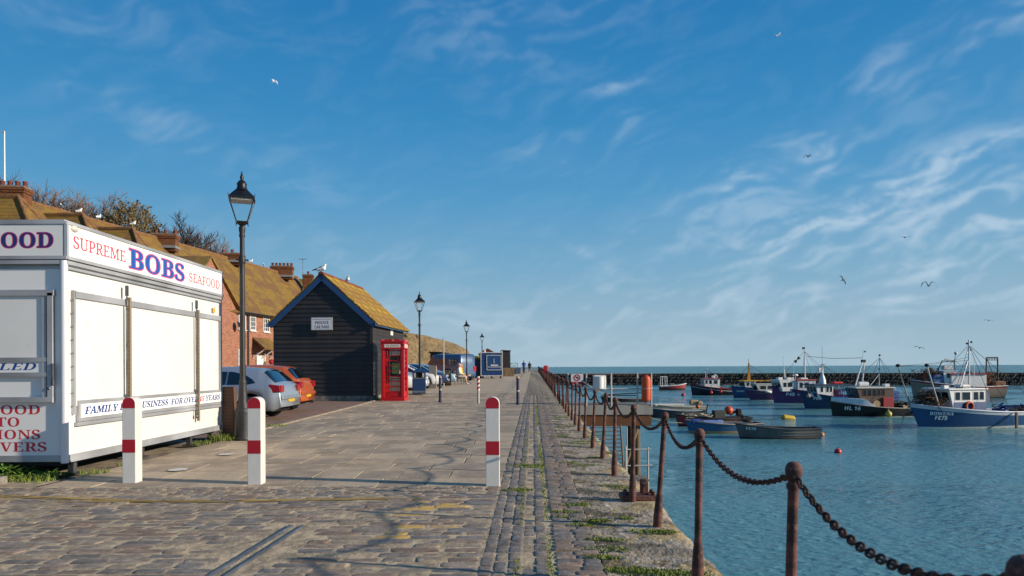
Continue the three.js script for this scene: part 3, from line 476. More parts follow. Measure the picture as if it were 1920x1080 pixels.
// ---- rusty chain posts
const postZ = [1.33, 2.63, 4.03, 5.55, 6.62, 8.22, 9.67, 10.98, 12.5, 13.83]; { const r = rng(41); while (postZ.at(-1) < 128) postZ.push(postZ.at(-1) + 1.3 + 0.22 * r()); }
const postOff = [0.95, 0.975, 0.965, 1.003, 0.957, 0.971, 0.976, 0.95, 0.94, 0.925];
{
  const r = rng(43), nice = lathe([[0.0, 0], [0.034, 0], [0.036, 0.1], [0.03, 0.22], [0.0215, 0.3], [0.02, 0.84], [0.026, 0.85], [0.026, 0.865], [0.019, 0.872], [0.025, 0.884], [0.0305, 0.9], [0.0325, 0.916], [0.03, 0.932], [0.022, 0.945], [0.01, 0.951], [0, 0.952]], 18);
  const low = lathe([[0.0, 0], [0.034, 0], [0.034, 0.2], [0.0215, 0.3], [0.02, 0.87], [0.04, 0.905], [0.04, 0.935], [0, 0.967]], 8);
  const proto = thing('chain_post', '', 'post', [0, 0, 0], 0, 'rusty chain posts along the quay edge'); mesh('post_shaft', nice, M.rust, proto); mesh('eyelet', new THREE.TorusGeometry(0.022, 0.007, 6, 12).rotateY(Math.PI / 2).translate(0, 0.9, 0.0).scale(2.2, 1, 1), M.rustDark, proto);
  const protoLow = thing('chain_post', '', 'post', [0, 0, 0], 0, 'rusty chain posts along the quay edge'); mesh('post_shaft', low, M.rust, protoLow);
  const tops = [];
  postZ.forEach((Z, i) => {
    const o = i === 0 ? proto : i === 14 ? protoLow : copy(i < 14 ? proto : protoLow);
    const p = Q(postOff[i] ?? 0.93 + 0.03 * r(), Z, -0.02); o.position.copy(p); const lx = [0, -0.03, -0.02, -0.075, -0.02, -0.02, -0.06, -0.05, -0.03, -0.03][i] ?? 0.06 * (r() - 0.6); o.rotation.set(0.02 * (r() - 0.5), r() * 6, 0); o.rotation.order = 'ZXY'; o.rotation.z = lx;
    o.userData.label = 'rusty round iron post with a ball top carrying the quay chain';
    tops.push(V(0, 0.905, 0).applyEuler(new THREE.Euler(0, 0, lx)).add(p));
  });
  // chains: links one by one near by, plain swags farther off
  const linkG = tube([V(-0.03, 0, 0), V(-0.018, 0.0125, 0), V(0.018, 0.0125, 0), V(0.03, 0, 0), V(0.018, -0.0125, 0), V(-0.018, -0.0125, 0)], 0.0062, 18, 6, true).scale(0.8, 0.78, 0.78);
  for (let i = 0; i < tops.length - 1; i++) {
    const a = tops[i], b = tops[i + 1], sag = i === 0 ? 0.13 : 0.115 + 0.04 * r(), n = Math.round(a.distanceTo(b) * 1.05 / 0.034);
    const f = (t) => a.clone().lerp(b, t).add(V(0, -sag * 4 * t * (1 - t), 0));
    const c = thing('chain', 'sagging rusty chain slung between two quay posts', 'chain', a, 0, 'chains slung along the quay edge'); const list = [];
    if (i < 26) for (let k = 1; k < n; k++) {
      const t = k / n, p = f(t).sub(a), d = f(t + 0.01).sub(f(t - 0.01)).normalize(), q = new THREE.Quaternion().setFromUnitVectors(V(1, 0, 0), d).multiply(new THREE.Quaternion().setFromAxisAngle(V(1, 0, 0), (k % 2) * Math.PI / 2 + 0.5 + 0.25 * (r() - 0.5)));
      if (i < 5) { const m = new THREE.Mesh(linkG, M.rustDark); m.name = 'link'; m.position.copy(p); m.quaternion.copy(q); m.castShadow = m.receiveShadow = true; c.add(m); }
      else list.push((i < 10 ? linkG.clone() : new THREE.TorusGeometry(0.016, 0.0058, 4, 8).scale(1.4, 0.75, 1)).applyQuaternion(q).translate(p.x, p.y, p.z));
    } else list.push(tube([0, 0.25, 0.5, 0.75, 1].map((t) => f(t).sub(a)), 0.014, 10, 5));
    if (list.length) mesh('links', list, M.rustDark, c);
  }
  // iron mooring fitting at the foot of a post
  const mf = thing('mooring_bracket', 'heavy rusted iron bracket bolted to the quay edge', 'bracket', Q(1.03, 6.72, 0.0), QT);
  mesh('base_plate', rbox(0.36, 0.05, 0.22, 0.015, 0, 0.02, 0), M.rust, mf); mesh('upright', [rbox(0.07, 0.17, 0.03, 0.012, 0.06, 0.1, -0.05), rbox(0.07, 0.14, 0.03, 0.012, 0.06, 0.09, 0.04), cyl(0.022, 0.022, 0.16, 10, 0.06, 0.13, 0, Math.PI / 2)], M.rust, mf); for (const [x, z] of [[-0.12, 0.06], [-0.12, -0.06], [0.14, 0.06], [0.14, -0.06]]) mesh('bolt', cyl(0.022, 0.026, 0.035, 6, x, 0.06, z), M.rustDark, mf);
}
// ---- street lamps
{
  const t0 = thing('street_lamp', '', 'street lamp', [0, 0, 0], 0, 'black lantern street lamps along the promenade');
  mesh('base', lathe([[0, 0], [0.17, 0], [0.17, 0.05], [0.14, 0.07], [0.145, 0.5], [0.15, 0.52], [0.155, 0.56], [0.13, 0.6], [0.115, 0.63], [0.12, 0.66], [0.09, 0.72], [0.07, 1.05], [0.075, 1.08], [0.075, 1.11], [0.06, 1.13]], 20), M.iron, t0);
  mesh('column', lathe([[0.058, 1.1], [0.05, 3.2], [0.046, 3.28], [0.06, 3.3], [0.066, 3.34], [0.066, 3.4], [0.06, 3.43], [0.046, 3.45], [0.044, 3.78], [0.056, 3.8], [0.056, 3.84], [0.048, 3.86], [0.062, 3.92], [0.062, 3.97], [0.045, 4.0], [0.04, 4.03]], 20), M.iron, t0);
  mesh('ladder_bar', [cyl(0.012, 0.012, 0.2, 8, 0, 3.37, 0, 0, 0, Math.PI / 2), ball(0.018, 0.1, 3.37, 0), ball(0.018, -0.1, 3.37, 0)], M.iron, t0);
  const b = 0.1, T = 0.235, y0 = 4.07, y1 = 4.5;
  const lan = mesh('lantern_frame', [lathe([[0, 4.0], [0.05, 4.01], [0.12, 4.06], [0.12, 4.075], [0, 4.075]], 16), ...[[1, 1], [1, -1], [-1, -1], [-1, 1]].flatMap(([sx, sz]) => [rod(V(b * sx, y0, b * sz), V(T * sx, y1, T * sz), 0.011, 6), rod(V(b * sx, y0, b * sz), V(b * sx * 1.2, y0 - 0.05, b * sz * 1.2), 0.012, 5, 0.006), rod(V(T * sx, y1, T * sz), V(T * sx * 1.06, y1 + 0.06, T * sz * 1.06), 0.012, 5, 0.005)]), ...[0, 1, 2, 3].flatMap((k) => [box(2 * T, 0.025, 0.02, 0, y1, T).rotateY(k * Math.PI / 2), box(2 * b, 0.02, 0.02, 0, y0, b).rotateY(k * Math.PI / 2)])], M.blackPaint, t0);
  for (let k = 0; k < 4; k++) mesh('pane', quads([[[-b, y0, b], [b, y0, b], [T, y1, T], [-T, y1, T]]]).rotateY(k * Math.PI / 2), M.glass, lan);
  mesh('lantern_roof', [cyl(0.13, T * 1.44, 0.17, 4, 0, y1 + 0.095, 0, 0, Math.PI / 4), lathe([[0.13, 4.66], [0.105, 4.68], [0.085, 4.76], [0.1, 4.77], [0.095, 4.79], [0.06, 4.84], [0.025, 4.855], [0.035, 4.88], [0.038, 4.91], [0.02, 4.96], [0.006, 5.02], [0, 5.03]], 16)], M.blackPaint, t0);
  mesh('lamp_tray', box(0.4, 0.03, 0.4, 0, y1 - 0.03, 0), M.whiteDirty, t0);
  t0.scale.set(0.9, 0.97, 0.9);
  const g = G(455, 822);
  const spots = [[-(CX - 455) / F * 12.35, 12.35, 'black lantern street lamp beside the seafood kiosk', 0.35], [-(CX - 787) / F * 32.3, 32.3, 'black lantern street lamp above the blue litter bin', 0.35], [-(CX - 875) / F * 53, 53, 'black lantern street lamp by the bench', 0.2], [-(CX - 904) / F * 74.5, 74.5, 'black lantern street lamp behind the blue kiosk', 0.2]];
  spots.forEach(([x, Z, label, a], i) => { const o = i ? copy(t0) : t0; o.userData.label = label; o.position.set(x, rise(Z) - 0.01, -Z); o.rotation.y = a; if (i === 0) o.rotation.z = 0.0; });
}
// ---- brown timber post beside the kiosk
{ const g = P(431, 820, 12.55); one('timber_post', 'brown square timber post next to the kiosk corner', 'post', rbox(0.2, 0.98, 0.2, 0.012, g.x, 0.47, g.z, 0, 0.1, 0), M.woodBrown); }
// ---- black boarded shed
{
  const turn = -0.076, W = 3.92, D = 5.2, eave = 3.12, top = 4.9, S = thing('boarded_shed', 'black weatherboarded shed with blue bargeboards and a mossy tiled roof', 'shed', [-9.37, 0.02, -26.9], turn);
  const boards = [M.tar, std('#3d3735', 0.62, { map: tWood, bumpMap: tWoodB, bumpScale: 0.004 }), std('#423b38', 0.66, { map: tWood, bumpMap: tWoodB, bumpScale: 0.004 }), std('#342f2e', 0.58, { map: tWood, bumpMap: tWoodB, bumpScale: 0.004 })], r = rng(61);
  mesh('plinth', box(W + 0.1, 0.2, D + 0.1, W / 2, 0.08, -D / 2), M.concrete, S);
  mesh('frame_core', prism([[0.02, 0.16], [W - 0.02, 0.16], [W - 0.02, eave], [W / 2, top - 0.06], [0.02, eave]], D - 0.04).translate(0, 0, -D + 0.02), M.dark, S);
  const H = 0.172;
  for (let y = 0.17, k = 0; y < top - 0.15; y += H, k++) {              // front boards, clipped by the gable
    const half = (yy) => yy < eave ? W / 2 : Math.max(0.03, (W / 2) * (top - yy) / (top - eave)), a = half(y), b = half(y + H - 0.002);
    mesh('weatherboard', prism([[-a, 0], [a, 0], [b, H + 0.015], [-b, H + 0.015]], 0.014).applyMatrix4(new THREE.Matrix4().makeRotationX(-0.14)).translate(W / 2, y, 0.03), boards[Math.floor(r() * 4)], S);
    if (y < eave - 0.1) for (const [x, sg] of [[W + 0.006, 1], [-0.006, -1]]) mesh('weatherboard', box(0.016, H + 0.015, D, 0, H / 2, 0, 0, 0, sg * 0.1).translate(x + sg * 0.012, y, -D / 2), boards[Math.floor(r() * 4)], S);
  }
  mesh('corner_board', [box(0.09, eave - 0.15, 0.03, W - 0.02, eave / 2 + 0.1, 0.04), box(0.03, eave - 0.15, 0.09, W + 0.035, eave / 2 + 0.1, -0.02)], boards[0], S);
  // roof: slopes with a tiled, mossy skin laid in courses
  const tMoss = texture(1024, 512, (u, v) => { const a = fbm(u * 8, v * 6, 181, 6, 2, 0.62), b = fbm(u * 30, v * 22, 183, 4, 2, 0.6); return mix3(mix3(hex('#856030'), hex('#ab8c28'), sstep(0.3, 0.56, a)), hex('#6e5a22'), 0.75 * sstep(0.48, 0.64, b)); }, 4.4, true, 3);
  const moss = std('#ffffff', 0.95, { map: tMoss, bumpMap: rep(tGrainB, 0.5), bumpScale: 0.03 }), ang = Math.atan2(top - eave, W / 2), run = Math.hypot(top - eave, W / 2) + 0.28, nC = 18;
  for (const sg of [-1, 1]) {
    const rf = mesh('roof_slope', box(run, 0.05, D + 0.2, run / 2 - 0.02, 0, 0).applyMatrix4(new THREE.Matrix4().makeRotationZ(-ang)).rotateY(sg < 0 ? Math.PI : 0).translate(W / 2, top + 0.02, -D / 2), M.dark, S);
    for (let k = 0; k < nC; k++) {
      const s0 = run * k / nC, s1 = run * (k + 1) / nC + 0.05, g = new THREE.BoxGeometry(s1 - s0, 0.03, D + 0.24, 1, 1, 26), p = g.attributes.position;
      for (let i = 0; i < p.count; i++) { const z = p.getZ(i), n = fbm(z * 2.2 + k * 7, k * 3.3 + sg, 185, 3) - 0.5; p.setY(i, p.getY(i) + (p.getY(i) > 0 ? 0.045 * n + 0.012 : 0)); p.setX(i, p.getX(i) + 0.05 * n); }
      g.computeVertexNormals(); place(g, (s0 + s1) / 2, 0.055 , 0, 0, 0, -0.045); g.applyMatrix4(new THREE.Matrix4().makeRotationZ(-ang)); if (sg < 0) g.rotateY(Math.PI);
      mesh('tile_course', g.translate(W / 2, top + 0.02, -D / 2), moss, rf);
    }
    mesh('bargeboard', prism(sg > 0 ? [[0, 0], [0, -0.19], [run - 0.02, -0.19], [run - 0.02, 0]] : [[0, 0], [-run + 0.02, 0], [-run + 0.02, -0.19], [0, -0.19]], 0.035).applyMatrix4(new THREE.Matrix4().makeRotationZ(-sg * ang)).translate(W / 2, top + 0.035, 0.09), paint('#234d80', 0.5), S);
    mesh('fascia_board', box(0.03, 0.15, D + 0.4, sg * (W / 2 + 0.2) + W / 2, eave - 0.15, -D / 2), paint('#345f8e', 0.5), S);
  }
  const ridge = []; for (let k = 0; k < 15; k++) mesh('ridge_tile', new THREE.CylinderGeometry(0.11, 0.115, 0.38, 10, 1, false, 0, Math.PI).rotateX(Math.PI / 2).rotateZ(Math.PI / 2).translate(W / 2, top + 0.02 + 0.012 * r(), 0.0 - k * 0.355), M.terracotta, S);
  // car park sign
  const sgn = one('car_park_sign', 'white PRIVATE CAR PARK sign on the gable of the black shed', 'sign', new THREE.BoxGeometry(0.86, 0.5, 0.02), M.galv);
  const c = P(603.5, 607, 26.6); sgn.position.copy(c); sgn.rotation.y = turn;
  const sT = canvasTex(512, 298, (g, w, h) => { g.fillStyle = '#d5d7da'; g.fillRect(0, 0, w, h); g.strokeStyle = '#2a2d3a'; g.lineWidth = 6; g.strokeRect(8, 8, w - 16, h - 16); g.fillStyle = '#20222c'; g.textAlign = 'center'; g.font = 'bold 96px sans-serif'; g.save(); g.translate(w / 2, 158); g.scale(0.86, 1); g.fillText('PRIVATE', 0, 0); g.restore(); g.save(); g.translate(w / 2, 262); g.scale(0.8, 1); g.fillText('CAR PARK', 0, 0); g.restore(); g.fillRect(36, 40, w - 72, 9); });
  mesh('printed_face', new THREE.PlaneGeometry(0.85, 0.49).translate(0, 0, 0.012), std('#ffffff', 0.5, { map: sT }), sgn, true);
  const nt = one('wall_notice', 'small white notice board fixed to the shed wall above the phone box', 'notice', rbox(0.02, 0.36, 0.4, 0.004, 0, 0, 0), M.white); nt.position.copy(P(732, 621, 29.5)); nt.position.x = -9.37 + 3.92 + 0.076 * 2.6 + 0.06; nt.rotation.y = turn;
}
// ---- red telephone box
{
  const B = thing('telephone_box', 'red cast iron telephone box with small glazing bars beside the black shed', 'telephone box', [-4.57, 0, -26.6], -0.02), h = 0.45, red = paint('#c8141c', 0.32);
  mesh('plinth', rbox(0.92, 0.16, 0.92, 0.012, 0, 0.08, 0), red, B);
  for (const [x, z] of [[1, 1], [1, -1], [-1, -1], [-1, 1]]) mesh('corner_pillar', [rbox(0.12, 1.98, 0.12, 0.015, x * 0.385, 1.12, z * 0.385), box(0.03, 1.9, 0.03, x * 0.31, 1.1, z * 0.41), box(0.03, 1.9, 0.03, x * 0.41, 1.1, z * 0.31)], red, B);
  mesh('lintel', [rbox(0.9, 0.26, 0.9, 0.015, 0, 2.15, 0), box(0.95, 0.035, 0.95, 0, 2.03, 0), box(0.95, 0.03, 0.95, 0, 2.285, 0)], red, B);
  const dome = sheetGrid(24, 24, (u, v) => { const x = (u - 0.5) * 0.94, z = (v - 0.5) * 0.94, e = Math.max(Math.abs(x), Math.abs(z)) / 0.47; return V(x, 2.3 + 0.2 * Math.sqrt(Math.max(0, 1 - 0.5 * ((x / 0.47) ** 2 + (z / 0.47) ** 2))) - 0.1 + (e > 0.985 ? -0.06 : 0), z); });
  mesh('domed_roof', [dome, ...[0, 1, 2, 3].map((k) => { const s = new THREE.Shape(); s.moveTo(-0.46, 0); s.lineTo(0.46, 0); s.lineTo(0.46, 0.03); s.quadraticCurveTo(0, 0.2, -0.46, 0.03); s.closePath(); return new THREE.ExtrudeGeometry(s, { depth: 0.03, bevelEnabled: false }).translate(0, 2.28, 0.435).rotateY(k * Math.PI / 2); })], red, B);
  for (let k = 0; k < 4; k++) {
    const side = new THREE.Group(); side.name = k === 0 ? 'door' : 'glazed_side'; side.rotation.y = k * Math.PI / 2; B.add(side);
    mesh('glazing_bars', [...[-0.2, 0.2].map((x) => box(0.022, 1.62, 0.03, x, 1.16, 0.4)), ...Array.from({ length: 9 }, (_, i) => box(0.6, 0.024, 0.03, 0, 0.36 + i * 0.2, 0.4)), box(0.05, 1.72, 0.04, -0.3, 1.14, 0.395), box(0.05, 1.72, 0.04, 0.3, 1.14, 0.395), box(0.64, 0.16, 0.04, 0, 0.26, 0.395)], red, side);
    mesh('pane', quads([[[-0.29, 0.34, 0.395], [0.29, 0.34, 0.395], [0.29, 1.97, 0.395], [-0.29, 1.97, 0.395]]]), M.glass, side);
    if (k === 0) mesh('handle', [box(0.02, 0.14, 0.04, 0.27, 1.12, 0.44), box(0.035, 0.05, 0.03, 0.29, 1.12, 0.425)], M.galv, side);
    const tT = canvasTex(256, 48, (g, w, hh) => { g.fillStyle = '#d9d3c6'; g.fillRect(0, 0, w, hh); g.fillStyle = '#33302c'; g.font = 'bold 34px serif'; g.textAlign = 'center'; g.fillText('TELEPHONE', w / 2, 36); });
    mesh('lettered_panel', new THREE.PlaneGeometry(0.62, 0.12).translate(0, 2.13, 0.4525), std('#ffffff', 0.4, { map: tT }), side, true);
    mesh('crown_boss', ball(0.045, 0, 2.34, 0.465, 1.2, 1, 0.4, 10), M.gold, side);
  }
  mesh('telephone', [rbox(0.3, 0.5, 0.12, 0.02, -0.02, 1.3, -0.3), box(0.5, 0.9, 0.02, 0, 1.3, -0.37)], M.dark, B);
  mesh('green_cabinet', rbox(0.34, 0.42, 0.16, 0.02, 0.02, 1.25, -0.2), paint('#3f7d46', 0.5), B); mesh('shelf', box(0.5, 0.05, 0.25, 0, 0.9, -0.25), M.greyPaint, B);
}
// ---- bins, cabinets, small bollards
{
  const b = thing('litter_bin', 'square navy blue litter bin with a hooded top below the lamp', 'litter bin', [-4.3, rise(31.6), -31.6], 0.12);
  mesh('bin_body', [rbox(0.62, 0.72, 0.62, 0.03, 0, 0.4, 0)], M.blueDeep, b); mesh('gold_band', [box(0.64, 0.012, 0.64, 0, 0.12, 0), box(0.64, 0.012, 0.64, 0, 0.16, 0), box(0.64, 0.015, 0.64, 0, 0.76, 0)], M.galv, b);
  for (const [x, z] of [[1, 1], [1, -1], [-1, -1], [-1, 1]]) mesh('hood_post', box(0.07, 0.3, 0.07, x * 0.265, 0.9, z * 0.265), M.blueDeep, b);
  mesh('liner', box(0.5, 0.28, 0.5, 0, 0.9, -0.02), M.dark, b); mesh('hood', [cyl(0.12, 0.46, 0.13, 4, 0, 1.13, 0, 0, Math.PI / 4), box(0.65, 0.05, 0.65, 0, 1.05, 0)], M.blueDeep, b); mesh('poster', box(0.005, 0.22, 0.3, 0.314, 0.5, 0.0), M.white, b); mesh('slot_rim', [box(0.08, 0.2, 0.01, -0.19, 0.9, 0.3), box(0.08, 0.2, 0.01, 0.19, 0.9, 0.3)], M.galv, b);
  const k = thing('litter_bin', 'black litter bin with gold bands beside the bench', 'litter bin', P(839, 725, 43.5).setY(rise(43.5)), 0.05);
  mesh('bin_body', [rbox(0.5, 1.0, 0.5, 0.04, 0, 0.54, 0)], M.blackPaint, k); mesh('gold_band', [box(0.515, 0.015, 0.515, 0, 0.16, 0), box(0.515, 0.015, 0.515, 0, 0.24, 0), box(0.515, 0.015, 0.515, 0, 0.74, 0)], M.gold, k); mesh('hood', rbox(0.5, 0.06, 0.5, 0.03, 0, 1.07, 0), M.blackPaint, k); mesh('slot', box(0.34, 0.16, 0.01, 0, 0.9, 0.252), M.galv, k); mesh('slot_mouth', box(0.28, 0.11, 0.01, 0, 0.91, 0.257), M.dark, k);
  const cab = (px, Z, w, h, d, label) => { const o = thing('utility_cabinet', label, 'cabinet', P(px, 700, Z).setY(rise(Z)), 0.06); mesh('cabinet_body', rbox(w, h, d, 0.015, 0, h / 2, 0), M.greyPaint, o); mesh('side_door', box(0.006, h - 0.12, d - 0.06, w / 2 + 0.003, h / 2, 0), M.tan, o); mesh('plinth', box(w + 0.04, 0.06, d + 0.04, 0, 0.03, 0), M.concrete, o); };
  cab(811.5, 39.5, 0.42, 1.32, 0.6, 'tall plain grey cabinet standing between the two litter bins'); cab(885, 60, 0.42, 1.3, 0.6, 'tall plain grey cabinet just in front of the blue kiosk');
  const sp = thing('sign_pole', 'thin pale signpost rising behind the black litter bin', 'pole', P(832, 715, 42).setY(rise(42)), 0); mesh('pole', cyl(0.04, 0.04, 3.0, 10, 0, 1.5, 0), M.galv, sp); mesh('pole_cap', ball(0.045, 0, 3.0, 0, 1, 0.6, 1, 10), M.galv, sp);
  const bb = thing('heritage_bollard', 'slim navy bollard with a pale band in front of the grey cabinet', 'bollard', G(825.5, 755).setY(0.01), 0, 'slim navy bollards on the promenade');
  mesh('shaft', lathe([[0, 0], [0.07, 0], [0.07, 0.05], [0.055, 0.08], [0.052, 0.45], [0.05, 0.86], [0.06, 0.87], [0.06, 0.89], [0, 0.89]], 16), M.navy, bb); mesh('band', cyl(0.056, 0.056, 0.05, 16, 0, 0.47, 0), M.galv, bb); mesh('cap', lathe([[0.055, 0.89], [0.062, 0.92], [0.045, 0.965], [0, 0.98]], 14), M.tan, bb);
  const b2 = copy(bb, G(971, 759).setY(0.01), 0, 'slim navy bollard with a pale band standing at the sett gutter');
  const st = thing('striped_post', 'thin pole wrapped in red and white stripes on the promenade', 'post', G(897, 757).setY(0.01), 0);
  mesh('pole', cyl(0.045, 0.045, 0.46, 14, 0, 0.23, 0), M.galv, st); mesh('cap', cyl(0.052, 0.052, 0.05, 14, 0, 0.94, 0), M.white, st);
  const seg = 24, hh = 0.46, wr = [[], []]; for (let i = 0; i < seg; i++) for (let j = 0; j < 24; j++) { const a0 = i / seg * 6.2832, a1 = (i + 1) / seg * 6.2832, y0 = 0.46 + hh * j / 24, y1 = 0.46 + hh * (j + 1) / 24, k = (Math.floor(j / 24 * 6 + i / seg * 2) % 2); wr[k].push([[0.05 * Math.cos(a0), y0, 0.05 * Math.sin(a0)], [0.05 * Math.cos(a0), y1, 0.05 * Math.sin(a0)], [0.05 * Math.cos(a1), y1, 0.05 * Math.sin(a1)], [0.05 * Math.cos(a1), y0, 0.05 * Math.sin(a1)]]); }
  mesh('white_wrap', quads(wr[0]), M.white, st); mesh('red_wrap', quads(wr[1]), M.red, st);
}
// ================================================================ houses, trees, vehicles, far quay
const RX = (Z) => -23.6 + 0.148 * (Z - 33.9), EX = (Z) => RX(Z) + 2.95;       // ridge line and front wall line of the terrace
const RIDGE = 9.5, EAVE = 5.5;
const tBrick = texture(512, 512, (u, v) => { const r = Math.floor(v * 32), c = u * 10 + (r % 2) * 0.5, k = hsh(Math.floor(c) % 10, r, 15), e = (c % 1) < 0.05 || (v * 32) % 1 < 0.14; return e ? hex('#a08a76') : mix3(hex('#7d4a38'), hex('#a06a50'), k); }, 2.3, true, 2.4);
const tRoof = texture(1024, 512, (u, v) => { const a = fbm(u * 5, v * 5, 191, 6, 5, 0.6), b = fbm(u * 26, v * 26, 193, 4, 26, 0.6); let c = mix3(hex('#75573f'), hex('#987652'), fbm(u * 40, v * 40, 195, 2, 40)); c = mix3(c, hex('#a58a3a'), 0.85 * sstep(0.4, 0.64, a)); return mix3(c, hex('#857a34'), 0.55 * sstep(0.5, 0.64, b)); }, 6, true, 3);
const roofMat = std('#d6cbbb', 0.95, { map: tRoof, bumpMap: rep(texture(64, 512, (u, v) => { const f = (v * 16) % 1; return 0.8 * (1 - f) + 0.2 * vn(u * 8, v * 16, 197, 0); }, 0, false), 2, 3.2), bumpScale: 0.07 });
const brickMat = std('#ffffff', 0.9, { map: tBrick }), clay = std('#8a4a38', 0.9, { map: tGrain }), stackMat = std('#b9ab86', 0.95, { map: tBrick }), ridgeMat = std('#9a7048', 0.9, { map: tGrain });
function roofPlane(parent, name, pts) {                                // a slope with thickness, its corners in order
  const n = pts[1].clone().sub(pts[0]).cross(pts[2].clone().sub(pts[0])).normalize(); if (n.y < 0) n.negate(); const lo = pts.map((p) => p.clone().addScaledVector(n, -0.12)), f = [pts, lo.slice().reverse()];
  pts.forEach((p, i) => { const k = (i + 1) % pts.length; f.push([p, lo[i], lo[k], pts[k]]); }); if (pts[1].clone().sub(pts[0]).cross(pts[2].clone().sub(pts[0])).y < 0) f.forEach((q) => q.reverse());
  const g = quads(f.map((q) => q)), uv = new Float32Array(g.attributes.position.count * 2), p = g.attributes.position, up = V(0, 1, 0).addScaledVector(n, -n.y).normalize(), al = up.clone().cross(n).normalize(), q = V(0, 0, 0);
  for (let i = 0; i < p.count; i++) { q.fromBufferAttribute(p, i); uv[2 * i] = q.dot(al); uv[2 * i + 1] = q.dot(up); } g.setAttribute('uv', new THREE.BufferAttribute(uv, 2));
  return mesh(name, g, roofMat, parent, true);
}
function chimney(parent, x, y, Z, top0, pots, w = 1.25, d = 0.62, turn = 0.15) {
  const top = top0 - 0.3, g = new THREE.Group(); g.name = 'chimney'; g.position.set(x, 0, -Z); g.rotation.y = turn; parent.add(g);
  mesh('stack', [box(w, top - y - 0.25, d, 0, (top - 0.25 + y) / 2, 0), box(w + 0.08, 0.1, d + 0.08, 0, top - 0.42, 0), box(w + 0.16, 0.13, d + 0.16, 0, top - 0.3, 0)], stackMat, g); mesh('flaunching', box(w + 0.02, 0.08, d + 0.02, 0, top - 0.2, 0), M.concrete, g);
  for (let i = 0; i < pots; i++) mesh('chimney_pot', lathe([[0.1, 0], [0.13, 0.02], [0.11, 0.06], [0.1, 0.22], [0.12, 0.24], [0.115, 0.28], [0.08, 0.28], [0.08, 0.1]], 10).translate((i - (pots - 1) / 2) * (w - 0.2) / Math.max(1, pots - 1), top - 0.17, 0), clay, g);
  mesh('lead_apron', box(w + 0.1, 0.16, d + 0.3, 0, y + 0.25, 0.0), M.lead, g);
}
function terraceBody(H, z0, z1) {
  const f = (Z) => V(EX(Z), 0, -Z), b = (Z) => V(RX(Z) - 2.95, 0, -Z), up = (p, y) => V(p.x, y, p.z);
  mesh('wall', quads([[f(z0), f(z1), up(f(z1), EAVE), up(f(z0), EAVE)], [b(z1), b(z0), up(b(z0), EAVE), up(b(z1), EAVE)], [b(z0), f(z0), up(f(z0), EAVE), up(b(z0), EAVE)], [f(z1), b(z1), up(b(z1), EAVE), up(f(z1), EAVE)], [up(b(z0), EAVE), up(f(z0), EAVE), V(RX(z0), RIDGE - 0.15, -z0)], [up(f(z1), EAVE), up(b(z1), EAVE), V(RX(z1), RIDGE - 0.15, -z1)]]), brickMat, H);
  const o = 0.3, dn = EAVE - o * (RIDGE - EAVE) / 2.95;
  roofPlane(H, 'roof_slope', [V(EX(z0) + o, dn, -z0), V(EX(z1) + o, dn, -z1), V(RX(z1), RIDGE, -z1), V(RX(z0), RIDGE, -z0)]);
  roofPlane(H, 'roof_slope', [V(RX(z1) - 2.95 - o, dn, -z1), V(RX(z0) - 2.95 - o, dn, -z0), V(RX(z0), RIDGE, -z0), V(RX(z1), RIDGE, -z1)]);
  mesh('ridge_tiles', rod(V(RX(z0), RIDGE + 0.0, -z0), V(RX(z1), RIDGE + 0.0, -z1), 0.11, 8), ridgeMat, H);
}
function hipWing(H, Z, x1, hy, hw, x2) {                               // hipped wing: ridge toward the harbour, then a hip down to the eave
  const A = V(RX(Z) - 0.3, hy, -Z), T = V(x1, hy, -Z), ey = EAVE - 0.4, E1 = V(x2, ey, -(Z - hw)), E2 = V(x2, ey, -(Z + hw)), I1 = V(RX(Z) - 0.3, ey, -(Z - hw)), I2 = V(RX(Z) - 0.3, ey, -(Z + hw));
  roofPlane(H, 'wing_slope', [I1, E1, T, A]); roofPlane(H, 'wing_slope', [E1, E2, T]); roofPlane(H, 'wing_slope', [E2, I2, A, T]);
  mesh('hip_tiles', [rod(A, T, 0.09, 7), rod(T, E1, 0.09, 7), rod(T, E2, 0.09, 7)], ridgeMat, H);
  mesh('wing_wall', box(x2 - 0.25 - RX(Z), ey, hw * 2 - 0.4, (x2 - 0.25 + RX(Z)) / 2, ey / 2, -Z), brickMat, H);
}
function sash(parent, Z0, Z1, y0, y1, rows = 4, cols = 3) {            // white glazed window on the front wall
  const zc = (Z0 + Z1) / 2, w = (Z1 - Z0) * 1.011, h = y1 - y0, W = new THREE.Group(); W.name = 'window'; W.position.set(EX(zc), (y0 + y1) / 2, -zc); W.rotation.y = Math.PI / 2 - 0.147; parent.add(W);
  mesh('pane', box(w, h, 0.02, 0, 0, 0.01), M.darkGlass, W);
  mesh('frame', [box(w, 0.09, 0.07, 0, h / 2 - 0.04, 0.03), box(w, 0.1, 0.07, 0, -h / 2 + 0.05, 0.03), box(0.09, h, 0.07, w / 2 - 0.04, 0, 0.03), box(0.09, h, 0.07, -w / 2 + 0.04, 0, 0.03), ...Array.from({ length: cols - 1 }, (_, i) => box(0.05, h, 0.05, -w / 2 + w * (i + 1) / cols, 0, 0.03)), ...Array.from({ length: rows - 1 }, (_, i) => box(w, 0.035, 0.05, 0, -h / 2 + h * (i + 1) / rows, 0.03))], M.white, W);
  mesh('sill', box(w + 0.12, 0.06, 0.14, 0, -h / 2 - 0.02, 0.05), M.white, W);
}
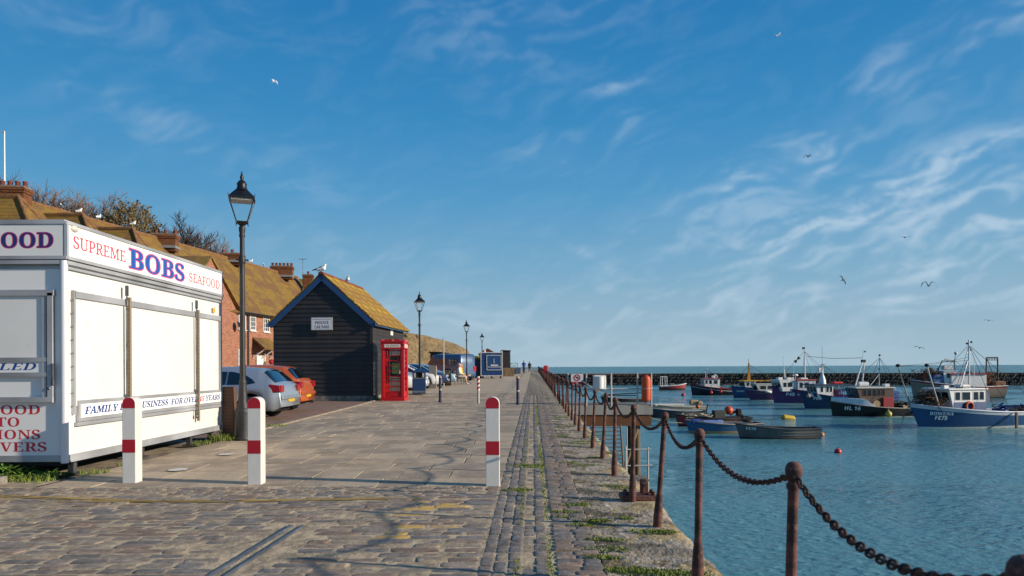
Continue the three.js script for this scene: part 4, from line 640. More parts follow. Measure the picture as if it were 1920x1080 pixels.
{
  const H1 = thing('terraced_house', 'brick terraced house with a mossy hipped roof and wide pot-topped chimney behind the kiosk', 'house', [0, 0, 0], 0, 'terraced brick houses with mossy tiled roofs'); terraceBody(H1, 25.5, 32.2); hipWing(H1, 30.4, -21.95, 9.0, 2.0, -19.2); chimney(H1, RX(33) + 0.25, 8.6, 32.0, 10.3, 5, 1.5, 0.7);
  const H2 = thing('terraced_house', 'brick terraced house with a hipped wing between the two chimneys above the kiosk', 'house', [0, 0, 0], 0, 'terraced brick houses with mossy tiled roofs'); terraceBody(H2, 32.2, 35.7); hipWing(H2, 34.0, -21.35, 9.0, 1.9, -18.9);
  const H3 = thing('terraced_house', 'brick terraced house with a hipped wing and a narrow two pot chimney', 'house', [0, 0, 0], 0, 'terraced brick houses with mossy tiled roofs'); terraceBody(H3, 35.7, 45.0); hipWing(H3, 37.4, -20.75, 9.0, 2.0, -18.5); chimney(H3, RX(43.5) + 0.3, 8.7, 43.2, 10.25, 3, 1.35, 0.65);
  const H4 = thing('terraced_house', 'brick end house with white sash windows, brick gable and porch behind the parked cars', 'house', [0, 0, 0], 0, 'terraced brick houses with mossy tiled roofs'); terraceBody(H4, 45.0, 62);
  // gabled wing
  const gx = EX(42.5) + 0.75, ap = V(gx, 8.3, -42.5), hw = 4, gl = V(gx, 5.3, -(42.5 - hw)), grr = V(gx + 0.25, 5.3, -(42.5 + hw)), inn = RX(42.5) - 0.5;
  roofPlane(H4, 'wing_slope', [V(inn, 5.3, -38.5), gl, ap, V(inn, 8.3, -42.5)]); roofPlane(H4, 'wing_slope', [grr, V(inn, 5.3, -46.5), V(inn, 8.3, -42.5), ap]);
  mesh('gable_wall', quads([[V(gx - 0.15, 0, -38.7), V(gx - 0.05, 0, -46.3), V(gx - 0.05, 5.3, -46.3), V(gx - 0.1, 8.15, -42.5), ], [V(gx - 0.15, 0, -38.7), V(gx - 0.1, 8.15, -42.5), V(gx - 0.15, 5.3, -38.7)], [V(inn, 0, -38.7), V(gx - 0.15, 0, -38.7), V(gx - 0.15, 5.3, -38.7), V(inn, 5.3, -38.7)]]), brickMat, H4);
  chimney(H4, RX(51.2) + 0.2, 9.0, 51.0, 10.35, 3, 1.5, 0.7); chimney(H4, RX(59) + 0.2, 8.9, 58.6, 10.5, 6, 1.75, 0.75); chimney(H4, RX(60.5) + 1.5, 8.0, 61, 10.1, 1, 0.8, 0.6);
  for (const [a, b] of [[46.75, 47.65], [48.2, 49.0], [50.05, 50.95], [53, 54], [56, 57]]) sash(H4, a, b, 3.95, 5.25);
  sash(H4, 46.7, 47.6, 1.3, 2.6); sash(H4, 53, 54, 1.3, 2.6); sash(H4, 56, 57, 1.3, 2.6);
  mesh('gutter', rod(V(EX(46.6) + 0.34, 5.12, -46.6), V(EX(62) + 0.34, 5.12, -62), 0.07, 8), M.blackPaint, H4); mesh('drainpipe', [rod(V(EX(47.9) + 0.1, 5.1, -47.9), V(EX(47.9) + 0.1, 0, -47.9), 0.05, 8)], M.blackPaint, H4);
  // porch
  const pz = 49.6, px = EX(pz), po = new THREE.Group(); po.name = 'porch'; H4.add(po); const c = (dx, y, dz) => V(px + dx + 0.148 * dz, y, -(pz + dz));
  roofPlane(po, 'porch_roof', [c(1.1, 2.7, -1.4), c(1.1, 2.7, 1.6), c(0, 3.5, 1.2), c(0, 3.5, -1.0)]); mesh('porch_bracket', [rod(c(0.05, 2.0, -1.1), c(0.95, 2.66, -1.1), 0.05, 6), rod(c(0.05, 2.0, 0.2), c(0.95, 2.66, 0.2), 0.05, 6), rod(c(0.05, 2.0, 1.3), c(0.95, 2.66, 1.3), 0.05, 6)], M.white, po); mesh('door', quads([[c(0.03, 0.1, -0.4), c(0.03, 0.1, 0.5), c(0.03, 2.2, 0.5), c(0.03, 2.2, -0.4)]]), M.white, po); mesh('door_surround', [rod(c(0.06, 0, -0.5), c(0.06, 2.4, -0.5), 0.07, 5), rod(c(0.06, 0, 0.6), c(0.06, 2.4, 0.6), 0.07, 5)], M.white, po);
  mesh('flower_basket', [ball(0.2, 0, 0, 0), ].map((g) => g.translate(c(0.6, 1.75, 0.5).x, 1.75, c(0.6, 1.75, 0.5).z)), paint('#a12a38', 0.9), po); mesh('satellite_dish', lathe([[0, 0], [0.15, 0.02], [0.3, 0.09]], 16).rotateZ(-1.1).translate(gx + 0.25, 4.15, -45.9), M.blackPaint, H4);
  const H5 = thing('terraced_house', 'farther brick house whose dark roof shows behind the shed ridge', 'house', [0, 0, 0], 0, 'terraced brick houses with mossy tiled roofs');
  mesh('wall', box(7, 6.4, 7, -19.5, 3.2, -69), brickMat, H5); roofPlane(H5, 'roof_slope', [V(-23.4, 6.2, -65.2), V(-15.6, 6.2, -65.2), V(-17.2, 10.3, -69), V(-23.4, 10.3, -69)]); roofPlane(H5, 'roof_slope', [V(-15.6, 6.2, -72.8), V(-23.4, 6.2, -72.8), V(-23.4, 10.3, -69), V(-17.2, 10.3, -69)]); roofPlane(H5, 'roof_slope', [V(-15.6, 6.2, -65.2), V(-15.6, 6.2, -72.8), V(-17.2, 10.3, -69)]);
  // aerials
  const mast = thing('aerial_mast', 'tall thin white aerial pole on the widest chimney', 'aerial', [(12 - CX - 1.9) / F * 32.4, 9.6, -32.4]); mesh('pole', cyl(0.03, 0.045, 3.0, 8, 0, 1.5, 0), M.white, mast); mesh('tip', box(0.08, 0.1, 0.05, -0.05, 2.95, 0), M.galv, mast);
  const a2 = thing('aerial_mast', 'thin television aerial behind the many pot chimney', 'aerial', P(568, 520, 61.5).setY(8.6)); mesh('pole', cyl(0.025, 0.03, 2.6, 6, 0, 1.3, 0), M.steel, a2); mesh('crossbar', [box(0.7, 0.03, 0.03, 0, 2.5, 0), ...[-0.3, -0.15, 0, 0.15, 0.3].map((x) => box(0.02, 0.02, 0.4, x, 2.5, 0))], M.steel, a2);
}
// ---- trees on the slope behind the houses
{
  function bare(label, px, py, Z, base, seed, spread, thick, col, group) {
    const top = P(px, py, Z), r = rng(seed), H = top.y - base, t = thing('bare_tree', label, 'tree', [top.x, base, top.z], r() * 6, group), trunk = [], twigs = [];
    let topY = 0; const twig = (a, b, ra, rb) => { const d = b.clone().sub(a), u = V(d.y, -d.x, 0.3 * d.length()).cross(d).normalize(), w = d.clone().cross(u).normalize(), A = [], B = []; for (let k = 0; k < 3; k++) { const c = Math.cos(k * 2.094), s = Math.sin(k * 2.094), o = u.clone().multiplyScalar(c).addScaledVector(w, s); A.push(a.clone().addScaledVector(o, ra)); B.push(b.clone().addScaledVector(o, rb)); } for (let k = 0; k < 3; k++) { const l = (k + 1) % 3; twigs.push([A[k], A[l], B[l], B[k]]); } topY = Math.max(topY, b.y); };
    const grow = (a, dir, len, rad, lvl) => {
      const b = a.clone().addScaledVector(dir, len), bend = V(r() - 0.5, r() - 0.2, r() - 0.5).multiplyScalar(len * 0.12), m = a.clone().lerp(b, 0.5).add(bend); const seg = lvl < 2 ? 6 : 3;
      if (lvl < 2) trunk.push(rod(a, m, rad, seg, rad * 0.82), rod(m, b, rad * 0.82, seg, rad * 0.6)); else { twig(a, m, rad, rad * 0.82); twig(m, b, rad * 0.82, rad * 0.55); } if (lvl >= 5) return;
      const n = lvl === 0 ? 8 : lvl < 3 ? 5 : 4;
      for (let i = 0; i < n; i++) { const f = 0.35 + 0.65 * (i + r()) / n, s = f < 0.5 ? a.clone().lerp(m, f * 2) : m.clone().lerp(b, f * 2 - 1), d = dir.clone().add(V(r() - 0.5, 0.12 + 0.3 * (r() - 0.4), r() - 0.5).multiplyScalar(spread * 1.7)).normalize(); grow(s, d, len * (0.52 + 0.24 * r()), Math.max(rad * 0.58, 0.02), lvl + 1); }
    };
    grow(V(0, 0, 0), V(0.04, 1, 0).normalize(), H * 0.42, thick, 0);
    const s = H / topY;
    const mt = std(col, 0.9); mesh('trunk', trunk, mt, t).scale.setScalar(s); mesh('crown', quads(twigs), mt, t).scale.setScalar(s); return t;
  }
  const gp = 'bare winter trees on the slope above the houses';
  bare('bare twiggy tree beside the white aerial pole', 20, 312, 62, 7.5, 1001, 0.95, 0.22, '#5f5049', gp); bare('bare reddish tree rising over the wide chimney', 78, 335, 60, 7, 1003, 1.0, 0.2, '#66524a', gp); bare('low bare tree between the chimney and the olive crowned tree', 132, 352, 64, 7, 1005, 1.05, 0.18, '#6a5a50', gp);
  bare('bare tree just behind the narrow chimney', 345, 398, 66, 5.5, 1007, 1.1, 0.2, '#5c4f48', gp); bare('bare tree thinning out beside the near street lamp', 395, 428, 70, 4.5, 1009, 1.1, 0.18, '#64564e', gp); bare('slender bare tree left of the olive crowned tree trunk'.replace('left of', 'touching'), 178, 372, 63, 7, 1011, 0.9, 0.16, '#6d5c46', gp);
  // tree with a dense olive crown
  const c = P(245, 388, 62), base = 6, t = thing('ivy_clad_tree', 'rounded tree with a dense olive brown crown behind the mossy roofs', 'tree', [c.x, base, c.z]), r = rng(1101), H = c.y - base, tw = [], lf = [];
  mesh('trunk', rod(V(0, 0, 0), V(0.1, H * 0.6, 0), 0.3, 8, 0.16), std('#54483a', 0.9), t);
  for (let i = 0; i < 1500; i++) { const u = r() * 6.283, v = Math.acos(1 - 1.35 * r()), k = 0.5 + 0.5 * Math.sqrt(r()), lump = 0.8 + 0.35 * fbm(Math.cos(u) * 2 + 5, v * 2 + Math.sin(u), 1103, 3), rx = 3.1 * k * lump, a = V(Math.sin(v) * Math.cos(u) * rx, H * 0.5 + Math.cos(v) * H * 0.5 * k * lump * 1.08, Math.sin(v) * Math.sin(u) * rx); const d = V(a.x * 0.25 + r() - 0.5, 0.6 + r() * 0.5, a.z * 0.25 + r() - 0.5).normalize(); tw.push(rod(a.clone().addScaledVector(d, -0.5), a.clone().addScaledVector(d, 0.28), 0.03, 3, 0.012)); for (let j = 0; j < 5; j++) { const q = a.clone().add(V(r() - 0.5, r() - 0.5, r() - 0.5).multiplyScalar(0.6)), s = 0.05 + 0.06 * r(); lf.push(new THREE.CircleGeometry(s, 5).rotateX(r() * 6).rotateY(r() * 6).translate(q.x, q.y, q.z)); } }
  mesh('crown_twigs', tw, std('#6d5c3d', 0.9), t); mesh('crown', lf, std('#6d5f3c', 0.85, { side: THREE.DoubleSide }), t);
}
// ---- vehicles
function hatch({ name = 'parked_car', label, paintM, L = 4.2, Wd = 1.75, H = 1.38, pos, turn, group, plate = '#d9b021', dark = '#14181c', van = false }) {
  const t = thing(name, label, van ? 'van' : 'car', pos, turn, group);                                              // local x: rear 0 -> front L, z: to the car's right is +
  const k = H / 1.42, prof = van ? [[0, 0.55, 0.5], [0.03, 1.0, 0.95], [0.08, 1.9, 1.05], [0.2, 2.0, 1.08], [3.2, 2.02, 1.08], [3.6, 1.92, 1.05], [4.3, 1.25, 1.1], [4.5, 1.1, 1.02], [5.0, 0.95, 0.9], [5.15, 0.62, 0.6]].map((q) => [q[0], q[1] * H / 2.02, q[2] * H / 2.02]) : [[0, 0.56, 0.52], [0.03, 0.78, 0.76], [0.08, 0.93, 0.9], [0.2, 1.06, 0.925], [0.42, 1.31, 0.94], [0.6, 1.37, 0.94], [1.3, 1.42, 0.935], [1.9, 1.41, 0.92], [2.35, 1.36, 0.905], [2.75, 1.17, 0.895], [3.12, 0.965, 0.9], [3.3, 0.92, 0.88], [3.8, 0.85, 0.82], [4.08, 0.72, 0.7], [4.2, 0.5, 0.48]].map((q) => [q[0] * L / 4.2, q[1] * k, q[2] * k]);
  const at = (x, j) => { for (let i = 1; i < prof.length; i++) if (x <= prof[i][0]) return lerp(prof[i - 1][j], prof[i][j], (x - prof[i - 1][0]) / (prof[i][0] - prof[i - 1][0])); return prof.at(-1)[j]; };
  const wheels = [0.76, L - 0.86], R = 0.31, w2 = Wd / 2;
  const wid = (x) => w2 * (1 - 0.13 * (1 - sstep(0, 0.4, x)) ** 2 - 0.16 * (sstep(L - 0.7, L, x)) ** 2);
  const ring = (x) => {
    let yb = 0.24 * (van ? 1.1 : 1); if (x < 0.2) yb += 0.09 * (1 - x / 0.2); for (const c of wheels) { const d = Math.abs(x - c); if (d < R + 0.06) yb = Math.max(yb, R + Math.sqrt((R + 0.06) ** 2 - d * d)); }
    const top = at(x, 1), belt = Math.min(at(x, 2), top), w = wid(x), wr = w * (van ? 0.88 : 0.74), hT = top - belt, cab = clamp(hT / 0.35), yb2 = Math.min(yb, belt - 0.05);
    return [[w * 0.9, yb2], [w * 0.985, yb2 + 0.06 * (belt - yb2)], [w, lerp(yb2, belt, 0.5)], [w * 0.985, lerp(yb2, belt, 0.82)], [w * 0.95, belt], [lerp(w * 0.93, wr, cab), top - 0.07 * cab], [lerp(w * 0.9, wr * 0.93, cab), top - 0.025 * cab], [w * 0.5, top + 0.008], [0, top + 0.018]];
  };
  const N = 110, rows = []; for (let i = 0; i <= N; i++) rows.push(ring(L * i / N)); const bodyF = [], glassF = { side_window: [], windscreen: [], rear_window: [] };
  const cabS = van ? [3.35, 4.1] : [0.62 * L / 4.2, 2.72 * L / 4.2], pill = van ? [] : [1.02 * L / 4.2, 1.9 * L / 4.2];
  for (let i = 0; i < N; i++) for (const sg of [1, -1]) for (let j = 0; j < 8; j++) {
    const x0 = L * i / N, x1 = L * (i + 1) / N, a = rows[i][j], b = rows[i + 1][j], c = rows[i + 1][j + 1], d = rows[i][j + 1], xm = (x0 + x1) / 2;
    const q = [[x0, a[1], sg * a[0]], [x1, b[1], sg * b[0]], [x1, c[1], sg * c[0]], [x0, d[1], sg * d[0]]]; if (sg > 0) q.reverse();
    const cabin = at(xm, 1) - at(xm, 2) > 0.1; let where = bodyF;
    if (van && j === 4 && xm > cabS[0] && xm < cabS[1] && cabin) where = glassF.side_window;
    if (!van && j >= 5 && xm > 2.42 * L / 4.2 && xm < 3.1 * L / 4.2) where = glassF.windscreen; if (!van && j >= 5 && xm > 0.14 * L / 4.2 && xm < 0.47 * L / 4.2) where = glassF.rear_window; if (van && j >= 5 && xm > 3.66 && xm < 4.3) where = glassF.windscreen;
    where.push(q);
  }
  const smooth = (f) => { const g = quads(f), p = g.attributes.position, m = new Map(); g.computeVertexNormals(); const n = g.attributes.normal; for (let i = 0; i < p.count; i++) { const key = [p.getX(i), p.getY(i), p.getZ(i)].map((v) => Math.round(v * 2000)).join(); const e = m.get(key) ?? [0, 0, 0]; e[0] += n.getX(i); e[1] += n.getY(i); e[2] += n.getZ(i); m.set(key, e); } for (let i = 0; i < p.count; i++) { const e = m.get([p.getX(i), p.getY(i), p.getZ(i)].map((v) => Math.round(v * 2000)).join()), l = Math.hypot(...e) || 1; n.setXYZ(i, e[0] / l, e[1] / l, e[2] / l); } return g; };
  const e0 = rows[0], eN = rows[N]; for (const sg of [1, -1]) for (let j = 0; j < 8; j++) { bodyF.push(sg < 0 ? [[0, e0[j][1], sg * e0[j][0]], [0, e0[j + 1][1], sg * e0[j + 1][0]], [0, e0[j + 1][1], 0], [0, e0[j][1], 0]] : [[0, e0[j][1], 0], [0, e0[j + 1][1], 0], [0, e0[j + 1][1], sg * e0[j + 1][0]], [0, e0[j][1], sg * e0[j][0]]]); bodyF.push(sg > 0 ? [[L, eN[j][1], sg * eN[j][0]], [L, eN[j + 1][1], sg * eN[j + 1][0]], [L, eN[j + 1][1], 0], [L, eN[j][1], 0]] : [[L, eN[j][1], 0], [L, eN[j + 1][1], 0], [L, eN[j + 1][1], sg * eN[j + 1][0]], [L, eN[j][1], sg * eN[j][0]]]); }
  mesh('body', smooth(bodyF), paintM, t); for (const [n, f] of Object.entries(glassF)) for (const half of n === 'side_window' ? [f.filter((q) => q[0][2] > 0), f.filter((q) => q[0][2] < 0)] : [f]) if (half.length) for (const pane of n === 'side_window' && !van ? [half.filter((q) => q[0][0] < pill[0]), half.filter((q) => q[0][0] >= pill[0] && q[0][0] < pill[1]), half.filter((q) => q[0][0] >= pill[1])] : [half]) if (pane.length) mesh(n, smooth(pane), M.darkGlass, t);
  if (!van) for (const sg of [1, -1]) {
    const on = (x, y) => { const top = at(x, 1), belt = at(x, 2), w = wid(x), f = clamp((y - belt) / (top - 0.07 - belt), -0.05, 1); return V(x, y, sg * (lerp(w * 0.95, w * 0.74, f) + 0.012)); };
    for (const o of [[[0.62, 1.0], [0.72, 1.1], [0.92, 1.22], [1.2, 1.29], [1.32, 1.3], [1.32, 0.955], [0.8, 0.965]], [[1.36, 1.3], [2.1, 1.3], [2.1, 0.945], [1.36, 0.955]], [[2.14, 1.295], [2.3, 1.26], [2.62, 1.08], [2.78, 0.96], [2.14, 0.945]]]) {
      const q = o.map(([x, y]) => [x * L / 4.2, y * k]), c = [q.reduce((s, p) => s + p[0], 0) / q.length, q.reduce((s, p) => s + p[1], 0) / q.length], f = q.map((p, i) => { const n = q[(i + 1) % q.length]; return sg > 0 ? [on(...c), on(...n), on(...p)] : [on(...c), on(...p), on(...n)]; });
      mesh('side_window', quads(f), M.darkGlass, t);
    }
  }
  if (van) for (const sg of [1, -1]) { mesh('side_window', rbox(1.15, 0.42, 0.02, 0.008, 2.3, 1.45 * H / 2.02, sg * (w2 * 0.93)), M.darkGlass, t); mesh('side_window', rbox(0.9, 0.42, 0.02, 0.008, 0.95, 1.45 * H / 2.02, sg * (w2 * 0.93)), M.darkGlass, t); }
  mesh('underbody', box(L - 0.5, 0.3, Wd - 0.36, L / 2, 0.36, 0), M.dark, t);
  for (const x of wheels) for (const sg of [1, -1]) { const w = mesh('wheel', new THREE.TorusGeometry(R - 0.085, 0.085, 10, 28).scale(1, 1, 1.15).translate(x, R, sg * (w2 - 0.11)), M.rubber, t); mesh('rim', [cyl(R - 0.12, R - 0.12, 0.1, 22, x, R, sg * (w2 - 0.12), Math.PI / 2), ...[0, 1, 2, 3, 4].map((a) => box(0.05, R - 0.1, 0.03, 0, (R - 0.1) / 2, 0).applyMatrix4(new THREE.Matrix4().makeRotationZ(a * 1.2566)).translate(x, R, sg * (w2 - 0.06)))], M.alu, w); }
  for (const sg of [1, -1]) { // lamps
    mesh('tail_light', prism(van ? [[0, 0], [0.1, 0], [0.1, 0.4], [0, 0.4]] : [[-0.02, 0.02], [0.2, -0.02], [0.32, 0.1], [0.24, 0.2], [0.0, 0.17]], 0.05, 0.01).translate(0.02, van ? 0.8 : 0.75 * k, sg > 0 ? w2 * 0.885 - 0.0 : -w2 * 0.885 - 0.05), phys('#8f0f16', 0.12, { clearcoat: 1 }), t);
    mesh('tail_lens', box(0.04, van ? 0.4 : 0.17, 0.24, 0.012, (van ? 1.0 : 0.84 * k), sg * (w2 * 0.76)), phys('#a01a1e', 0.12, { clearcoat: 1 }), t); mesh('headlight', rbox(0.2, 0.15, 0.3, 0.04, L - 0.16, 0.66 * k, sg * w2 * 0.62), phys('#d8dde0', 0.08, { clearcoat: 1 }), t);
    mesh('mirror', rbox(0.14, 0.12, 0.18, 0.03, van ? 4.05 : 2.75 * L / 4.2, van ? 1.3 : 0.98 * k, sg * (w2 + 0.06)), paintM, t); mesh('door_handle', box(0.16, 0.025, 0.02, L * 0.31, 0.84 * k, sg * (w2 * 0.985 + 0.008)), paintM, t);
  }
  mesh('number_plate', box(0.015, 0.11, 0.5, -0.012, 0.5, 0), paint(plate, 0.5), t); mesh('number_plate', box(0.015, 0.11, 0.5, L + 0.004, 0.42, 0), M.white, t);
  mesh('bumper', rbox(0.14, 0.1, Wd * 0.84, 0.03, 0.03, 0.56, 0), paintM, t); mesh('bumper', rbox(0.14, 0.1, Wd * 0.76, 0.03, L - 0.06, 0.38, 0), paintM, t); mesh('exhaust', cyl(0.03, 0.03, 0.14, 10, 0.02, 0.27, 0.42, 0, 0, Math.PI / 2), M.steel, t);
  return t;
}
{
  const coat = (c, metal = 0.35) => phys(c, 0.34, { metalness: metal, clearcoat: 0.9, clearcoatRoughness: 0.06 });
  hatch({ label: 'silver hatchback reversed toward the promenade beside the near street lamp', paintM: coat('#9aa3ad', 0.5), pos: [-5.75, -0.012, -17.75], turn: Math.PI, H: 1.34, group: 'cars in the private car park' });
  hatch({ label: 'copper orange hatchback parked against the black shed', paintM: coat('#b5571f', 0.2), pos: [-6.15, -0.012, -20.6], turn: Math.PI + 0.03, H: 1.4, L: 3.9, group: 'cars in the private car park' });
  const gp = 'cars parked in a row behind the litter bins';
  [['white hatchback partly hidden by the blue litter bin', '#d5d8da', -4.75, 34.2, 0.1], ['pale silver hatchback between the blue bin and the grey cabinet', '#aeb6bd', -4.55, 36.9, 0.4], ['white car with blue windscreen behind the grey cabinet', '#d9dadb', -4.15, 39.9, 0.1], ['dark blue car showing its bonnet behind the black bin', '#23395c', -3.95, 42.6, 0.3], ['light blue hatchback beside the bench', '#7f9bb5', -3.75, 45.6, 0.3]].forEach(([label, c, x, Z, m], i) => hatch({ label, paintM: coat(c, m), pos: [x - 4.2, rise(Z), -Z], turn: 0.03, H: 1.42, group: gp }));
  hatch({ name: 'camper_van', van: true, label: 'blue high roofed van parked beyond the row of cars', paintM: coat('#2a4d73', 0.1), L: 5.15, Wd: 1.95, H: 2.25, pos: [-3.6, rise(57), -56.5], turn: Math.PI - 0.75 });
}
// ---- far end of the promenade
{
  const Z = 66, k = thing('snack_kiosk', 'small blue kiosk with white trim and a closed serving hatch', 'kiosk', P(922, 700, Z).setY(rise(Z)), 0.03);
  mesh('wall', rbox(2.05, 2.25, 2.4, 0.02, 0, 1.38, -1.2), paint('#1a4478', 0.5), k); mesh('trim', [box(2.12, 0.07, 0.04, 0, 2.5, 0.01), box(2.12, 0.07, 0.04, 0, 0.26, 0.01), box(0.07, 2.3, 0.05, 1.03, 1.38, 0.01), box(0.06, 2.3, 0.05, -1.03, 1.38, 0.01), box(0.05, 2.2, 2.3, 1.035, 1.38, -1.2)], M.white, k);
  const hp = mesh('hatch', box(1.36, 1.42, 0.03, 0.22, 1.52, 0.02), paint('#215086', 0.5), k); mesh('hatch_frame', [box(1.42, 0.05, 0.05, 0.22, 2.23, 0.03), box(1.42, 0.05, 0.05, 0.22, 0.82, 0.03), box(0.05, 1.42, 0.05, 0.91, 1.52, 0.03), box(0.05, 1.42, 0.05, -0.47, 1.52, 0.03), box(1.36, 0.05, 0.06, 0.22, 1.1, 0.04), box(0.05, 0.5, 0.04, 0.22, 1.68, 0.04), box(0.7, 0.14, 0.01, 0.26, 1.27, 0.04)], M.white, hp);
  for (const x of [-0.85, 0, 0.85]) mesh('foot', box(0.16, 0.26, 0.16, x, 0.13, -0.3), M.dark, k); mesh('roof_light', [cyl(0.14, 0.18, 0.26, 10, -0.72, 2.64, -0.4), cyl(0.1, 0.1, 0.16, 10, 0.95, 2.6, -0.3)], M.galv, k);
  const an = thing('kiosk_store', 'low dark blue store box attached beside the blue kiosk', 'store', P(897, 700, 67).setY(rise(67)), 0); mesh('wall', box(0.55, 1.75, 1.6, 0, 0.9, -0.8), M.navy, an); mesh('lid', box(0.6, 0.06, 1.7, 0, 1.8, -0.8), M.blueDeep, an);
  const pl = thing('planter', 'dark planter box with yellow green shrubs behind the blue kiosk', 'planter', P(895, 690, 71).setY(rise(71) + 1.5), 0); mesh('box', box(1.0, 0.5, 0.5, 0, 0.25, 0), M.dark, pl); mesh('plants', Array.from({ length: 24 }, (_, i) => ball(0.12, -0.4 + 0.035 * i, 0.5 + 0.12 * Math.sin(i * 2.3), 0.1 * Math.sin(i * 5), 1, 1.2, 1, 6)), std('#6f6c2a', 0.9), pl); mesh('stand', box(0.9, 1.5, 0.4, 0, -0.75, 0), M.dark, pl);
  const rr = thing('gable_hut', 'low hut with a dull red roof peeping over the blue kiosk', 'hut', P(915, 690, 84).setY(rise(84)), 0); mesh('wall', box(2.2, 2.6, 2, 0, 1.3, 0), M.tan, rr); mesh('roof', prism([[-1.2, 2.6], [1.2, 2.6], [0, 3.3]], 2.2).translate(0, 0, -1.1), paint('#7d3b2f', 0.8), rr);
  const ds = thing('tarred_hut', 'tall narrow black hut on a stone base beyond the blue kiosk', 'hut', P(949.5, 695, 78).setY(rise(78)), 0.05); mesh('stone_base', rbox(1.5, 0.95, 1.6, 0.03, 0.1, 0.47, 0), std('#9b8464', 0.95, { map: rep(tPatch, 1), bumpMap: tGrainB, bumpScale: 0.05 }), ds); mesh('wall', box(0.95, 1.95, 1.3, -0.05, 1.9, 0), M.tar, ds); mesh('roof', box(1.1, 0.08, 1.5, -0.05, 2.92, 0, 0, 0, -0.05), M.tar, ds);
  const lb = thing('net_store', 'long low black shed running behind the blue van', 'shed', [-7.9, 0.2, -76], Math.PI / 2 - 0.02); mesh('wall', box(34, 2.7, 1.2, 17, 1.35, -0.6), M.tar, lb); mesh('roof', prism([[-0.15, 2.7], [1.35, 2.7], [1.35, 2.85], [-0.15, 2.8]], 34.4).rotateY(Math.PI / 2).translate(-0.2, 0, 0), M.dark, lb);
  for (const [px, zz, c, label] of [[963, 92, '#2a3142', 'dark fish box stack beside the tarred hut'], [971, 96, '#2c4a6c', 'blue tub beside the walking pair']]) { const o = thing('fish_box', label, 'box', P(px, 690, zz).setY(rise(zz)), 0.2); mesh('tub', [rbox(0.7, 0.8, 0.7, 0.05, 0, 0.4, 0)], paint(c, 0.6), o); mesh('lid', rbox(0.76, 0.08, 0.76, 0.03, 0, 0.84, 0), M.greyPaint, o); }
  const rl = thing('timber_rail', 'short braced timber railing near the tarred hut', 'railing', P(964, 690, 100).setY(rise(100)), 0); mesh('rails', [box(1.1, 0.06, 0.06, 0, 1.5, 0), box(0.06, 1.5, 0.06, -0.5, 0.75, 0), box(0.06, 1.5, 0.06, 0.5, 0.75, 0), rod(V(-0.5, 0.8, 0), V(0.5, 1.45, 0), 0.03), rod(V(-0.5, 1.45, 0), V(0.5, 0.8, 0), 0.03)], M.woodGrey, rl);
}
